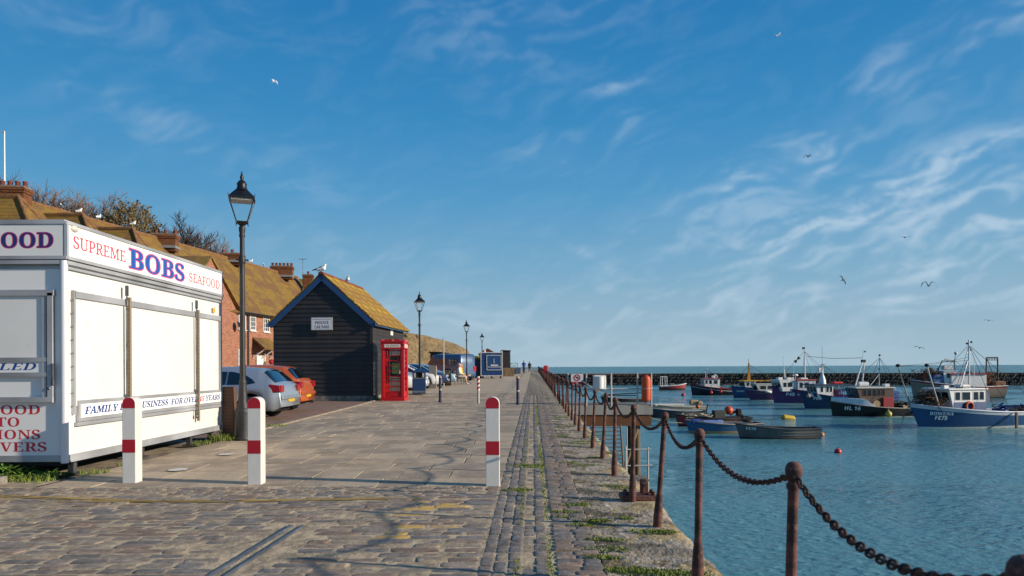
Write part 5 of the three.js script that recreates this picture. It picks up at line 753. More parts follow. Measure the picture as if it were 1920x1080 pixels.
// ================================================================ pier, boats, buoys
// ---- timber landing stage
{
  const Z0 = 23.6, x0 = EDGE + SL * Z0 + 0.02, x1 = 4.85, P0 = thing('landing_stage', 'timber landing stage with pale rails and steps down to the water', 'jetty', [0, 0, -Z0]), r = rng(401);
  for (let z = 0; z < 1.75; z += 0.2) mesh('deck_plank', box(x1 - x0, 0.06, 0.185, (x0 + x1) / 2, -0.06 + 0.008 * r(), -z - 0.1), M.woodGrey, P0);
  mesh('fascia_board', [box(x1 - x0, 0.33, 0.06, (x0 + x1) / 2, -0.2, 0.03), box(0.06, 0.33, 1.7, x1 - 0.03, -0.2, -0.9)], std('#c4c0b6', 0.9, { map: tWood, bumpMap: tWoodB, bumpScale: 0.003 }), P0); mesh('main_beam', box(x1 - x0 - 0.05, 0.38, 0.24, (x0 + x1) / 2 - 0.02, -0.57, -0.1), std('#8b5a34', 0.85, { map: tWood, bumpMap: tWoodB, bumpScale: 0.006 }), P0); mesh('main_beam', box(x1 - x0 - 0.05, 0.38, 0.24, (x0 + x1) / 2 - 0.02, -0.57, -1.5), M.wood, P0);
  for (const [x, z] of [[2.25, -0.2], [2.6, -1.4], [4.35, -0.2], [4.35, -1.5]]) mesh('pile', cyl(0.11, 0.12, 5.4, 10, x, -3.4, z), std('#7d6a4c', 0.9, { map: rep(tWood, 2), bumpMap: tWoodB, bumpScale: 0.006 }), P0);
  mesh('brace', rod(V(4.35, -0.8, -0.1), V(3.9, -2.2, -0.1), 0.07, 6), M.wood, P0);
  const posts = [x0 + 0.05, 2.56, 3.42, 4.32, 4.8]; posts.forEach((x) => { mesh('rail_post', cyl(0.03, 0.03, 1.12, 10, x, 0.5, 0.05), M.galv, P0); mesh('rail_clamp', [ball(0.045, x, 0.53, 0.05, 1, 1, 1, 8), ball(0.04, x, 1.03, 0.05, 1, 1, 1, 8)], M.galv, P0); });
  mesh('hand_rail', cyl(0.026, 0.026, x1 - x0, 8, (x0 + x1) / 2, 1.03, 0.05, 0, 0, Math.PI / 2), M.rust, P0); mesh('mid_rail', cyl(0.022, 0.022, x1 - x0 - 0.6, 8, (x0 + x1) / 2 + 0.3, 0.53, 0.05, 0, 0, Math.PI / 2), M.galv, P0);
  // steps
  const rungs = 13, s0 = V(3.2, -0.78, 0.3), s1 = V(3.2, -2.32, 0.95); for (let i = 0; i < rungs; i++) { const p = s0.clone().lerp(s1, i / (rungs - 1)); mesh('step', box(0.95, 0.035, 0.11, p.x, p.y, p.z), M.woodGrey, P0); } for (const dx of [-0.5, 0.5]) mesh('stringer', rod(V(3.2 + dx, -0.7, 0.27), V(3.2 + dx, -2.45, 1.0), 0.035, 6), M.wood, P0);
  for (let i = 0; i < 7; i++) mesh('landing_plank', box(0.16, 0.05, 1.0, 3.3 + i * 0.18, -2.42, 0.9), M.woodGrey, P0); mesh('landing_rail', [rod(V(4.45, -2.4, 1.2), V(4.45, -1.35, 1.2), 0.028, 8), rod(V(3.7, -2.4, 1.3), V(3.7, -1.3, 1.3), 0.028, 8), rod(V(3.65, -1.42, 1.28), V(4.55, -1.42, 1.2), 0.024, 8), rod(V(3.65, -1.95, 1.28), V(4.6, -1.95, 1.2), 0.024, 8), rod(V(3.75, -0.7, 1.25), V(3.75, -3.4, 1.25), 0.02, 6), rod(V(4.45, -2.4, 1.2), V(4.45, -4, 1.2), 0.03, 8)], M.galv, P0);
  // things hung on the rail
  const sg = thing('prohibition_sign', 'white and red prohibition sign with a barred circle on the stage rail', 'sign', [2.24, 0.82, -Z0 + 0.1]); mesh('board', box(0.42, 0.46, 0.015, 0, 0, 0), M.white, sg);
  mesh('red_panel', box(0.42, 0.18, 0.004, 0, -0.13, 0.0105), M.red, sg); mesh('barred_circle', [new THREE.TorusGeometry(0.1, 0.016, 8, 28).scale(1, 1, 0.3).translate(0, 0.1, 0.012), box(0.2, 0.022, 0.005, 0, 0.1, 0.012, 0, 0, -0.78)], M.red, sg); mesh('symbol', [box(0.09, 0.025, 0.004, 0, 0.1, 0.009), box(0.03, 0.08, 0.004, 0.01, 0.1, 0.009)], M.dark, sg); mesh('printed_line', [box(0.1, 0.03, 0.003, 0, -0.09, 0.0145), box(0.28, 0.03, 0.003, 0, -0.15, 0.0145)], M.white, sg);
  const hs = thing('lifebuoy_housing', 'white moulded lifebuoy housing on the landing stage rail', 'housing', [3.0, 0.55, -Z0 + 0.14]); mesh('shell', [rbox(0.42, 0.5, 0.16, 0.05, 0, 0.2, 0), cyl(0.15, 0.15, 0.42, 18, 0.0, 0.2, 0.03)], M.white, hs); mesh('backboard', box(0.47, 0.52, 0.02, 0.02, 0.2, -0.08), M.galv, hs);
  const fn = thing('tube_fender', 'orange tube fender tied upright to the rail end', 'fender', [4.62, 0.08, -Z0 + 0.05]); mesh('tube', lathe([[0, 0], [0.1, 0.01], [0.155, 0.08], [0.16, 0.78], [0.12, 0.87], [0.05, 0.92], [0, 0.92]], 20), M.orange, fn); mesh('lashing', new THREE.TorusGeometry(0.162, 0.012, 6, 20).rotateX(Math.PI / 2).translate(0, 0.45, 0), M.galv, fn);
  const f2 = thing('lifebuoy_post', 'tall red lifebuoy post farther along the chain posts', 'post', Q(0.98, 52, 0)); mesh('post', cyl(0.04, 0.04, 1.2, 8, 0, 0.6, 0), M.galv, f2); mesh('red_cover', rbox(0.34, 0.62, 0.22, 0.06, 0, 0.95, 0), M.buoyRed, f2);
}
// ---- boats: a hull is a loft from keel to sheer; x runs from bow to stern, +z is the side seen
function makeHull(o) {
  const { L, B, bow, mid, stern, rake = 0.5, tuck = 0.75, full = 0.55, draft = 0.35 } = o;
  const sheer = (t) => { const a = (1 - t) ** 2.2; return lerp(mid, bow, a) + (stern - mid) * t ** 3; };
  const beam = (t) => B / 2 * (1 - (1 - Math.min(1, t / full)) ** 2.3) * (1 - (1 - tuck) * sstep(full, 1, t));
  const at = (t, y, sg = 1, off = 0) => { const s = sheer(t), v = clamp((y + draft) / (s + draft)), w = beam(t) * (0.25 + 0.75 * v ** 0.55) * (v <= 0 ? 0 : 1); const x = t * L + rake * (1 - v) * (1 - t) ** 3; return V(x, y, sg * (w + off)); };
  return { L, B, sheer, beam, at, o };
}
function paintHull(parent, h, bands, nt = 44) {                        // bands: [name, y0(t), y1(t), material]
  for (const [name, y0, y1, mat] of bands) {
    const part = []; for (const sg of [1, -1]) part.push(sheetGrid(nt, 8, (u, v) => { const t = u ** 1.25; return h.at(t, lerp(y0(t, h), y1(t, h), v), sg); }));
    part.push(sheetGrid(8, 8, (u, v) => { const y = lerp(y0(1, h), y1(1, h), v), p = h.at(1, y, 1); return V(p.x, y, p.z * (2 * u - 1)); }));
    part.push(sheetGrid(2, 8, (u, v) => { const y = lerp(y0(0, h), y1(0, h), v), p = h.at(0, y, 1); return V(p.x, y, 0.012 * (2 * u - 1)); }));
    mesh(name, part, mat, parent);
  }
}
const dbl = (m) => { const c = m.clone(); c.side = THREE.DoubleSide; return c; };
function fishingBoat(o) {
  const t = thing(o.name ?? 'fishing_boat', o.label, 'boat', [0, 0, 0], o.turn, o.group), h = makeHull(o); const a = o.anchor, off = V(o.ax ?? 0, 0, 0).applyEuler(new THREE.Euler(0, o.turn, 0)); t.position.set(a.x - off.x, WL, a.z - off.z);
  const y0 = () => -0.35, boot = o.boot ?? 0.1;
  paintHull(t, h, [['bottom', y0, () => 0.0, dbl(o.bottom ?? M.navy)], ['boot_stripe', () => 0.0, () => boot, dbl(o.stripe ?? M.white)], ['hull', () => boot, (q) => h.sheer(q), dbl(o.hull)]]);
  const inset = o.inset ?? 0.28, deckY = (q) => h.sheer(q) - inset;
  mesh('deck', sheetGrid(30, 6, (u, v) => { const q = u ** 1.2, w = Math.max(0.012, h.at(q, deckY(q)).z - 0.03); return V(h.at(q, deckY(q)).x + 0.02, deckY(q), w * (2 * v - 1)); }), dbl(o.deck ?? M.greyPaint), t);
  mesh('gunwale', [1, -1].flatMap((sg) => tube(Array.from({ length: 16 }, (_, i) => { const q = (i / 15) ** 1.2, p = h.at(q, h.sheer(q), sg, 0.0); return V(p.x, p.y, p.z); }), o.rub ?? 0.05, 48, 6)).concat(rod(h.at(1, h.sheer(1), 1), h.at(1, h.sheer(1), -1), o.rub ?? 0.05)), o.gunwale ?? M.white, t);
  if (o.rail) mesh('sheer_band', [1, -1].map((sg) => sheetGrid(40, 3, (u, v) => { const q = u ** 1.25; const y = h.sheer(q) - o.rail * (1 - v); return h.at(q, y, sg, 0.012); })), dbl(o.railMat ?? M.white), t);
  for (const [txt, x, y, size, f, sx] of o.text ?? []) mesh('hull_lettering', lettering(txt, size, f ?? font, (lx, ly) => { const q = (x + lx) / o.L; const p = h.at(clamp(q), y + ly - 0.02 * lx, 1, 0.02); return V(x + lx, p.y, p.z); }, sx ?? 1), dbl(std('#f2f2ef', 0.5)), t);
  if (o.busy) {                                                         // working clutter: crates, coils, tyres over the side, stays
    const r = rng(o.busy), [c0, c1] = o.clear ?? [0.55, 0.92], cols = ['#b04a2a', '#2a5a9a', '#8a8578', '#3c4a3c', '#c9b98a', '#26282c'];
    for (let i = 0; i < 7; i++) { const q = lerp(c0, c1, r()), w = h.at(q, deckY(q)).z * 0.7, x = q * o.L, z = (2 * r() - 1) * w, s = 0.22 + 0.3 * r(); mesh('deck_crate', rbox(s * 1.4, s, s, 0.02, x, deckY(q) + s / 2, z, 0, r() * 3), paint(cols[Math.floor(r() * 6)], 0.7), t); }
    for (let i = 0; i < 3; i++) { const q = lerp(c0, c1, r()); mesh('rope_coil', new THREE.TorusGeometry(0.2, 0.06, 6, 16).rotateX(Math.PI / 2).translate(q * o.L, deckY(q) + 0.06, (r() - 0.5) * h.beam(q)), [M.rope, M.ropeBlue, M.dark][i], t); }
    if (o.mast) for (const [q, sg] of [[0.02, 0], [0.97, 1], [0.97, -1], [0.5, 1], [0.5, -1]]) { const e = h.at(q, h.sheer(q), sg || 1); if (!sg) e.z = 0; mesh('stay', rod(V(...o.mast), e, 0.014, 4), M.dark, t); }
    mesh('net_heap', netPile(o.busy + 1, 26, 1.1, 0.5, h.B * 0.5, lerp(c0, c1, 0.6) * o.L, deckY(0.7) + 0.1, 0), [std('#2f5a4a', 0.95), std('#7a4a2c', 0.95), std('#3b4f77', 0.95)][o.busy % 3], t);
  }
  return { t, h, deckY };
}
function wheelhouse(t, name, { x0, x1, z, y0, y1, slope = 0.2, wall, roof, win, glassY, wins, base, over = 0.12 }) {   // side profile extruded across
  const w = new THREE.Group(); w.name = name; t.add(w);
  mesh('cabin_wall', prism([[x0 + 0.0, y0], [x1, y0], [x1, y1], [x0 - slope, y1]].map(([a, b]) => [a, b]), 2 * z, 0.02).translate(0, 0, -z), wall, w);
  if (base) mesh('cabin_base', box(x1 - x0 + 0.06, base[0], 2 * z + 0.08, (x0 + x1) / 2, y0 + base[0] / 2, 0), base[1], w);
  mesh('cabin_roof', rbox(x1 - x0 + slope + 2 * over, 0.1, 2 * z + 2 * over, 0.03, (x0 - slope + x1) / 2, y1 + 0.03, 0), roof, w);
  const [g0, g1] = glassY; for (const [a, b] of wins) for (const sg of [1, -1]) { const m = mesh('window', box(b - a, g1 - g0, 0.02, (a + b) / 2, (g0 + g1) / 2, sg * (z + 0.02)), M.darkGlass, w); mesh('window_frame', [box(b - a + 0.06, 0.035, 0.03, (a + b) / 2, g1 + 0.015, sg * (z + 0.02)), box(b - a + 0.06, 0.035, 0.03, (a + b) / 2, g0 - 0.015, sg * (z + 0.02)), box(0.035, g1 - g0, 0.03, a - 0.015, (g0 + g1) / 2, sg * (z + 0.02)), box(0.035, g1 - g0, 0.03, b + 0.015, (g0 + g1) / 2, sg * (z + 0.02))], wall, m); }
  const fr = (y) => x0 - slope * (y - y0) / (y1 - y0) - 0.022; for (const s of [-0.62, 0, 0.62]) mesh('front_window', quads([[[fr(g0), g0, s * z - 0.24 * z], [fr(g0), g0, s * z + 0.24 * z], [fr(g1), g1, s * z + 0.24 * z], [fr(g1), g1, s * z - 0.24 * z]]]), dbl(M.darkGlass), w);
  return w;
}
const mastOf = (t, name, pts, r, mat = M.white) => mesh(name, pts.map(([a, b, k]) => rod(V(...a), V(...b), k ?? r, 7, (k ?? r) * 0.75)), mat, t);
const fenderBall = (t, x, y, z, r, mat) => { const m = mesh('ball_fender', lathe([[0, -r], [r * 0.7, -r * 0.75], [r, -r * 0.1], [r * 0.85, r * 0.5], [r * 0.3, r * 0.95], [r * 0.16, r * 1.25], [0, r * 1.25]], 18).translate(x, y, z), mat, t); mesh('lanyard', rod(V(x, y + r, z), V(x, y + r + 0.35, z - 0.03), 0.012), M.rope, m); };
const netPile = (seed, n, w, h, d, x, y, z) => { const r = rng(seed), l = []; for (let i = 0; i < n; i++) { const p = []; const a = V((r() - 0.5) * w, r() * h * 0.8, (r() - 0.5) * d); for (let k = 0; k < 5; k++) p.push(a.clone().add(V((r() - 0.5) * 0.6 * w, (r() - 0.4) * 0.5 * h, (r() - 0.5) * 0.6 * d))); l.push(tube(p, 0.012 + 0.03 * r(), 14, 4)); } return l.map((g) => g.translate(x, y, z)); };
const bt = (px, py) => G(px, py, WL);
{
  const grp = 'fishing boats moored in the harbour';
  // FE75
  { const a = bt(1726, 804), R = fishingBoat({ label: 'blue and white fishing boat FE75 with an orange lifebuoy on its wheelhouse', group: grp, busy: 511, clear: [0.58, 0.95], mast: [4.75, 5.4, 0], turn: 0.25, L: 10, B: 3.3, bow: 1.62, mid: 0.98, stern: 1.05, rake: 0.9, hull: paint('#235488', 0.4), bottom: M.dark, stripe: M.white, boot: 0.13, rail: 0.22, railMat: paint('#d5d9e2', 0.5), gunwale: paint('#c9cfdc', 0.5), anchor: a, ax: 0.85, text: [['ROWENA', 1.0, 0.93, 0.2, serif, 1], ['FE75', 1.3, 0.62, 0.25, font, 0.95]] }), t = R.t;
    wheelhouse(t, 'wheelhouse', { x0: 2.5, x1: 5.0, z: 0.95, y0: 1.0, y1: 2.52, slope: 0.4, wall: M.white, roof: M.white, glassY: [1.85, 2.36], wins: [[2.55, 2.95], [3.1, 3.75], [4.0, 4.4], [4.5, 4.85]], base: [0.72, paint('#1f4f84', 0.45)] });
    mesh('lifebuoy', new THREE.TorusGeometry(0.27, 0.075, 10, 24).translate(3.6, 1.45, 1.06), M.orange, t); mastOf(t, 'mast', [[[4.75, 2.55, 0], [4.75, 5.75, 0], 0.06], [[4.65, 4.4, 0], [3.45, 2.6, 0.5], 0.05], [[4.65, 4.4, 0], [3.6, 2.6, -0.5], 0.03], [[4.45, 4.9, 0], [5.0, 4.9, 0], 0.025], [[4.95, 2.6, 0.2], [4.95, 4.6, 0.2], 0.02]], 0.05); each('mast_lamp', [ball(0.07, 4.6, 5.5, 0), ball(0.07, 4.95, 5.6, 0), ball(0.06, 4.9, 5.1, 0), box(0.1, 0.14, 0.1, 4.62, 3.6, 0), box(0.1, 0.14, 0.1, 4.9, 3.6, 0)], M.dark, t);
    for (const z of [0.75, -0.5]) { mesh('derrick', rod(V(1.55 + (z > 0 ? 0.1 : -0.9), 1.15, z), V(0.5 + (z > 0 ? 0.1 : -0.9), 4.05, z), 0.05, 8, 0.04), M.galv, t); mesh('derrick_head', ball(0.13, 0.5 + (z > 0 ? 0.1 : -0.9), 4.08, z, 1.2, 0.8, 1, 10), M.dark, t); } mesh('rigging', [rod(V(0.6, 4.05, 0.75), V(4.7, 4.6, 0), 0.012), rod(V(-0.4, 4.05, -0.5), V(4.7, 4.4, 0), 0.012), rod(V(-0.4, 4.05, -0.5), V(0.6, 4.05, 0.75), 0.012), rod(V(-0.35, 4, -0.5), V(0.1, 1.6, 0), 0.01)], M.dark, t);
    mesh('net_heap', netPile(51, 60, 1.3, 1.1, 1.4, 1.7, 1.3, 0), std('#6d4b33', 0.95), t); mesh('net_drum', cyl(0.38, 0.38, 0.9, 18, 5.4, 2.0, 0, Math.PI / 2), M.navy, t); each('drum_cheek', [cyl(0.5, 0.5, 0.05, 20, 5.4, 2.0, 0.48, Math.PI / 2), cyl(0.5, 0.5, 0.05, 20, 5.4, 2.0, -0.48, Math.PI / 2)], M.blueDeep, t); each('drum_stand', [box(0.1, 1.2, 0.08, 5.4, 1.4, 0.6), box(0.1, 1.2, 0.08, 5.4, 1.4, -0.6)], M.blueDeep, t);
    each('radar', [rbox(0.6, 0.14, 0.3, 0.05, 4.1, 2.75, 0.2), box(0.35, 0.22, 0.3, 2.35, 2.68, 0.4), rbox(0.9, 0.2, 0.5, 0.08, 4.4, 2.72, -0.2)], M.white, t); mesh('search_panel', box(0.5, 0.14, 0.03, 2.9, 2.63, 0.98), M.dark, t); mesh('pot_hoops', Array.from({ length: 12 }, (_, i) => new THREE.TorusGeometry(0.3, 0.02, 5, 14, Math.PI).rotateY(Math.PI / 2).translate(6.9 + i * 0.18, 1.12, 0.6)), M.navy, t); mesh('pot_net', netPile(57, 30, 1.8, 0.5, 1, 7.9, 1.05, 0.3), M.ropeBlue, t); mesh('timber_fender', rbox(0.16, 1.05, 0.12, 0.03, 6.6, 0.55, 1.72), M.wood, t); mesh('anchor_warp', [rod(V(-0.05, 1.5, 0), V(-1.2, -0.1, 0.3), 0.02)], M.dark, t); }
  // HL 16
  { const a = bt(1561, 782), R = fishingBoat({ label: 'black fishing boat HL16 with a white foredeck and a red box on deck', group: grp, busy: 509, clear: [0.76, 0.93], mast: [4.1, 4.7, 0], turn: 0.06, L: 6.6, B: 2.6, bow: 1.28, mid: 0.72, stern: 0.7, rake: 0.25, hull: paint('#14161b', 0.4), bottom: M.dark, stripe: M.white, boot: 0.07, gunwale: paint('#a89f96', 0.6), rub: 0.035, anchor: a, ax: 0.2, text: [['HL 16', 0.85, 0.6, 0.3, font, 1]] }), t = R.t, h = R.h;
    mesh('raised_foredeck', sheetGrid(16, 6, (u, v) => { const q = 0.01 + 0.44 * u, s = lerp(1.54, 1.44, u) - 0.45 * sstep(0.72, 1, u), w = h.at(q, h.sheer(q)).z - 0.02; return V(q * 6.6, s + 0.05 * (1 - (2 * v - 1) ** 2), w * (2 * v - 1)); }), dbl(paint('#f2f2f6', 0.5)), t); mesh('foredeck_side', [1, -1].map((sg) => sheetGrid(16, 2, (u, v) => { const q = 0.01 + 0.44 * u, s = lerp(1.54, 1.44, u) - 0.45 * sstep(0.72, 1, u), y = lerp(h.sheer(q) - 0.02, Math.max(s, h.sheer(q)), v), p = h.at(q, h.sheer(q), sg, -0.01); return V(q * 6.6, y, p.z); })), dbl(paint('#f2f2f6', 0.5)), t);
    wheelhouse(t, 'wheelhouse', { x0: 2.2, x1: 4.7, z: 0.85, y0: 0.7, y1: 2.3, slope: 0.5, wall: M.brownCabin, roof: M.whiteDirty, glassY: [1.72, 2.2], wins: [[2.2, 2.45], [2.6, 2.85], [3.0, 3.25], [3.4, 3.6], [3.75, 3.95]], over: 0.1 }); mesh('deck_locker', [rbox(0.85, 0.85, 0.8, 0.03, 4.2, 1.15, 0.6), ...Array.from({ length: 5 }, (_, i) => box(0.87, 0.02, 0.82, 4.2, 0.85 + i * 0.15, 0.6))], paint('#b02a36', 0.55), t);
    mastOf(t, 'mast', [[[1.9, 2.5, 0.3], [2.7, 4.5, 0], 0.06], [[2.75, 2.5, -0.2], [2.85, 4.5, 0], 0.06], [[2.7, 4.4, 0], [2.75, 5.3, 0], 0.025], [[4.05, 2.4, 0], [4.1, 4.9, 0], 0.035], [[4.05, 3.4, 0], [3.1, 2.45, 0.3], 0.025]], 0.05); each('mast_head', [box(0.3, 0.2, 0.2, 2.75, 4.45, 0), ball(0.07, 2.9, 5.2, 0), ball(0.08, 4.1, 4.9, 0), ball(0.06, 4.05, 3.8, 0), box(0.35, 0.25, 0.02, 3.6, 3.3, 0, 0, 0, 0.4)], M.dark, t); each('liferaft', [cyl(0.22, 0.22, 0.75, 14, 2.6, 2.58, 0.2, 0, 0, Math.PI / 2), rbox(0.4, 0.25, 0.4, 0.05, 4.6, 2.5, 0)], M.white, t); mesh('hauler', [cyl(0.3, 0.3, 0.25, 16, 3.25, 1.05, 0.85, Math.PI / 2)], M.tan, t); fenderBall(t, 3.95, 0.3, 1.34, 0.26, paint('#cdb95a', 0.5)); mesh('gear_heap', netPile(59, 40, 1.4, 0.5, 1.4, 5.5, 0.75, 0), M.dark, t); mesh('blue_crates', [0, 1, 2].flatMap((k) => [rbox(1.0, 0.24, 0.7, 0.03, 5.35, 1.35 + k * 0.27, -0.5)]), paint('#234f9b', 0.6), t); mesh('stern_post', [box(0.14, 0.7, 0.06, 6.35, 0.4, 0.95)], M.terracotta, t); mesh('aft_rail', [rod(V(4.9, 0.7, -0.8), V(4.9, 2.3, -0.8), 0.025), rod(V(5.9, 0.7, -0.8), V(5.9, 2.2, -0.8), 0.025), rod(V(4.9, 2.2, -0.8), V(5.9, 2.2, -0.8), 0.025)], M.galv, t);
    mesh('pot_cage', [...Array.from({ length: 9 }, (_, i) => rod(V(0.7 + i * 0.17, 1.3, -0.3), V(0.7 + i * 0.17, 2.15, -0.3), 0.02)), rod(V(0.7, 2.15, -0.3), V(2.1, 2.15, -0.3), 0.025), rod(V(0.7, 1.7, -0.3), V(2.1, 1.7, -0.3), 0.02)], M.ropeBlue, t); }
  // F86
  { const a = bt(1508, 768), R = fishingBoat({ label: 'dark blue fishing boat with yellow fender moored between the purple and black boats', group: grp, busy: 503, mast: [2.2, 4.2, 0], turn: 0.12, L: 7, B: 2.7, bow: 1.75, mid: 0.95, stern: 0.9, rake: 0.6, hull: paint('#183f68', 0.4), bottom: M.dark, stripe: M.white, boot: 0.08, rail: 0.0, gunwale: paint('#1a3866', 0.5), anchor: a, ax: 0.4, text: [['F86', 0.95, 0.95, 0.26, font, 1]] }), t = R.t;
    wheelhouse(t, 'wheelhouse', { x0: 1.3, x1: 2.75, z: 0.85, y0: 1.0, y1: 2.3, slope: 0.25, wall: M.white, roof: M.navy, glassY: [1.65, 2.15], wins: [[1.5, 1.75], [2.05, 2.3], [2.4, 2.65]], over: 0.3 }); mesh('aft_canopy', box(1.9, 0.09, 2, 3.6, 2.32, 0), M.navy, t); each('canopy_post', [rod(V(4.4, 0.8, 0.9), V(4.4, 2.3, 0.9), 0.03), rod(V(4.4, 0.8, -0.9), V(4.4, 2.3, -0.9), 0.03)], M.galv, t); mesh('raised_foredeck', box(1.1, 0.35, 1.2, 1.2, 1.4, 0), M.white, t); mesh('radar_tower', [lathe([[0.35, 2.35], [0.3, 2.7], [0.22, 3.0], [0.1, 3.3], [0.08, 4.1]], 10).translate(2.2, 0, 0), box(0.5, 0.12, 0.4, 2.2, 2.75, 0), box(0.3, 0.4, 0.12, 2.0, 3.7, 0)], M.white, t); mastOf(t, 'antenna', [[[2.2, 4, 0], [2.2, 5.9, 0], 0.015], [[1.95, 4.2, 0], [2.6, 4.2, 0], 0.02]], 0.02, M.dark); mesh('liferaft', rbox(0.9, 0.2, 0.6, 0.08, 3.5, 2.48, 0.2), M.buoyRed, t); fenderBall(t, 0.45, 1.3, 0.62, 0.18, paint('#c79c94', 0.5)); fenderBall(t, 2.4, 0.95, 1.34, 0.2, paint('#d9a81e', 0.5)); mesh('deck_gear', netPile(63, 26, 1.0, 0.8, 1.4, 3.6, 1.1, 0), paint('#8c2d35', 0.8), t); }
  // P40
  { const a = bt(1452, 761), R = fishingBoat({ label: 'purple fishing boat P40 with a white cabin and an orange roof edge', group: grp, busy: 501, mast: [3.55, 5.6, 0], turn: 0.1, L: 8, B: 3.0, bow: 2.0, mid: 1.3, stern: 1.0, rake: 0.35, hull: paint('#5f3672', 0.4), bottom: paint('#4a2028', 0.6), stripe: M.white, boot: 0.3, rail: 0, gunwale: M.dark, rub: 0.045, anchor: a, ax: 0.3, text: [['P40', 1.15, 1.05, 0.34, font, 1]] }), t = R.t;
    wheelhouse(t, 'fore_cabin', { x0: 0.7, x1: 2.2, z: 0.95, y0: 1.5, y1: 2.6, slope: 0.35, wall: M.white, roof: M.white, glassY: [1.95, 2.4], wins: [[0.75, 1.1], [1.2, 1.75]], over: 0.04 }); wheelhouse(t, 'wheelhouse', { x0: 2.2, x1: 4.1, z: 1.1, y0: 1.1, y1: 2.62, slope: 0.0, wall: paint('#c4ccd6', 0.5), roof: paint('#c2461f', 0.5), glassY: [1.85, 2.4], wins: [[2.4, 2.75], [2.95, 3.4]], over: 0.12 });
    mastOf(t, 'mast', [[[3.6, 2.7, 0], [3.55, 5.9, 0], 0.06], [[1.4, 2.6, 0], [1.25, 5.1, 0], 0.035], [[1.6, 2.6, 0], [1.3, 4.0, 0], 0.035], [[2.1, 2.6, 0.5], [2.1, 4.6, 0.5], 0.015], [[3.55, 5.4, 0], [2.9, 4.9, 0.2], 0.012]], 0.05); each('radome', [lathe([[0, 3.0], [0.25, 3.02], [0.28, 3.12], [0.2, 3.24], [0, 3.27]], 14).translate(2.55, 0, 0), rod(V(2.55, 2.6, 0), V(2.55, 3.0, 0), 0.04), rbox(0.5, 0.28, 0.5, 0.08, 0.85, 2.78, 0), rbox(0.75, 0.25, 0.5, 0.1, 1.8, 2.78, 0.2), rbox(0.8, 0.16, 0.5, 0.06, 3.2, 2.78, 0.3)], M.white, t); each('day_shapes', [lathe([[0, -0.3], [0.18, -0.3], [0.02, 0], [0.18, 0.3], [0, 0.3]], 10).applyMatrix4(new THREE.Matrix4().makeRotationZ(-0.8)).translate(2.65, 4.7, 0.2), box(0.25, 0.2, 0.1, 3.45, 5.9, 0)], M.dark, t); mesh('aft_gear', [...netPile(67, 20, 0.7, 0.8, 1.2, 4.5, 1.2, 0), rbox(0.6, 0.7, 0.8, 0.03, 5.1, 1.3, 0.4)], M.tan, t); }
  // purple launch
  { const a = bt(1409, 752), R = fishingBoat({ label: 'small purple launch with a white rail and bow fender', group: grp, turn: 0.08, L: 5.5, B: 2.2, bow: 1.42, mid: 1.0, stern: 0.9, rake: 0.9, hull: paint('#563060', 0.4), bottom: M.dark, stripe: M.white, boot: 0.14, gunwale: paint('#8d8f9a', 0.5), anchor: a, ax: 0.8, text: [['Morwena', 1.15, 0.95, 0.12, serif, 1]].slice(0, 0) }), t = R.t; wheelhouse(t, 'cuddy', { x0: 1.5, x1: 3.6, z: 0.75, y0: 0.9, y1: 1.95, slope: 0.5, wall: M.galv, roof: M.galv, glassY: [1.4, 1.8], wins: [[1.5, 2.2], [2.4, 3.1]], over: 0.05 }); mesh('bow_fender', lathe([[0, -0.4], [0.12, -0.38], [0.15, 0], [0.12, 0.38], [0, 0.4]], 12).applyMatrix4(new THREE.Matrix4().makeRotationZ(1.35)).translate(2.3, 1.12, 1.1), M.white, t); mesh('name_strip', sheetGrid(10, 1, (u, v) => { const q = (0.9 + 1.3 * u) / 5.5; return R.h.at(q, 0.93 + 0.07 * v, 1, 0.015); }), dbl(M.greyPaint), t); mesh('coiled_hose', new THREE.TorusGeometry(0.22, 0.08, 8, 18).translate(1.15, 1.55, 0.4), M.dark, t); }
  // blue boat with yellow gantry
  { const a = bt(1376, 746), R = fishingBoat({ label: 'blue workboat with a yellow mast and yellow boom', group: grp, busy: 505, mast: [2.33, 4.3, 0.1], turn: 0.05, L: 7.5, B: 2.7, bow: 1.5, mid: 1.15, stern: 1.0, rake: 0.5, hull: paint('#1c4a80', 0.45), bottom: M.dark, stripe: M.navy, boot: 0.05, gunwale: M.blueDeep, anchor: a, ax: 0.4, text: [] }), t = R.t; mesh('number_strip', sheetGrid(8, 1, (u, v) => R.h.at((0.5 + 0.9 * u) / 7.5, 0.78 + 0.2 * v, 1, 0.015)), dbl(M.galv), t); wheelhouse(t, 'wheelhouse', { x0: 1.6, x1: 2.9, z: 0.85, y0: 1.0, y1: 2.15, slope: 0.15, wall: M.whiteDirty, roof: M.yellow, glassY: [1.55, 2.0], wins: [[1.7, 2.1], [2.3, 2.75]], over: 0.15 }); mesh('boom', [box(5.2, 0.18, 0.18, 3.6, 2.2, 0.3), box(0.9, 0.5, 0.3, 5.9, 1.95, 0.3), box(0.3, 0.9, 0.2, 6.2, 1.6, 0.3)], paint('#b9801f', 0.6), t); mesh('mast', [prism([[-0.28, 0], [0.18, 0], [0.1, 1.1], [0.02, 2.3], [-0.06, 2.3], [-0.14, 1.1]], 0.2).translate(2.35, 2.2, 0), rod(V(2.33, 4.4, 0.1), V(2.3, 5.0, 0.1), 0.03)], paint('#b9801f', 0.6), t); }
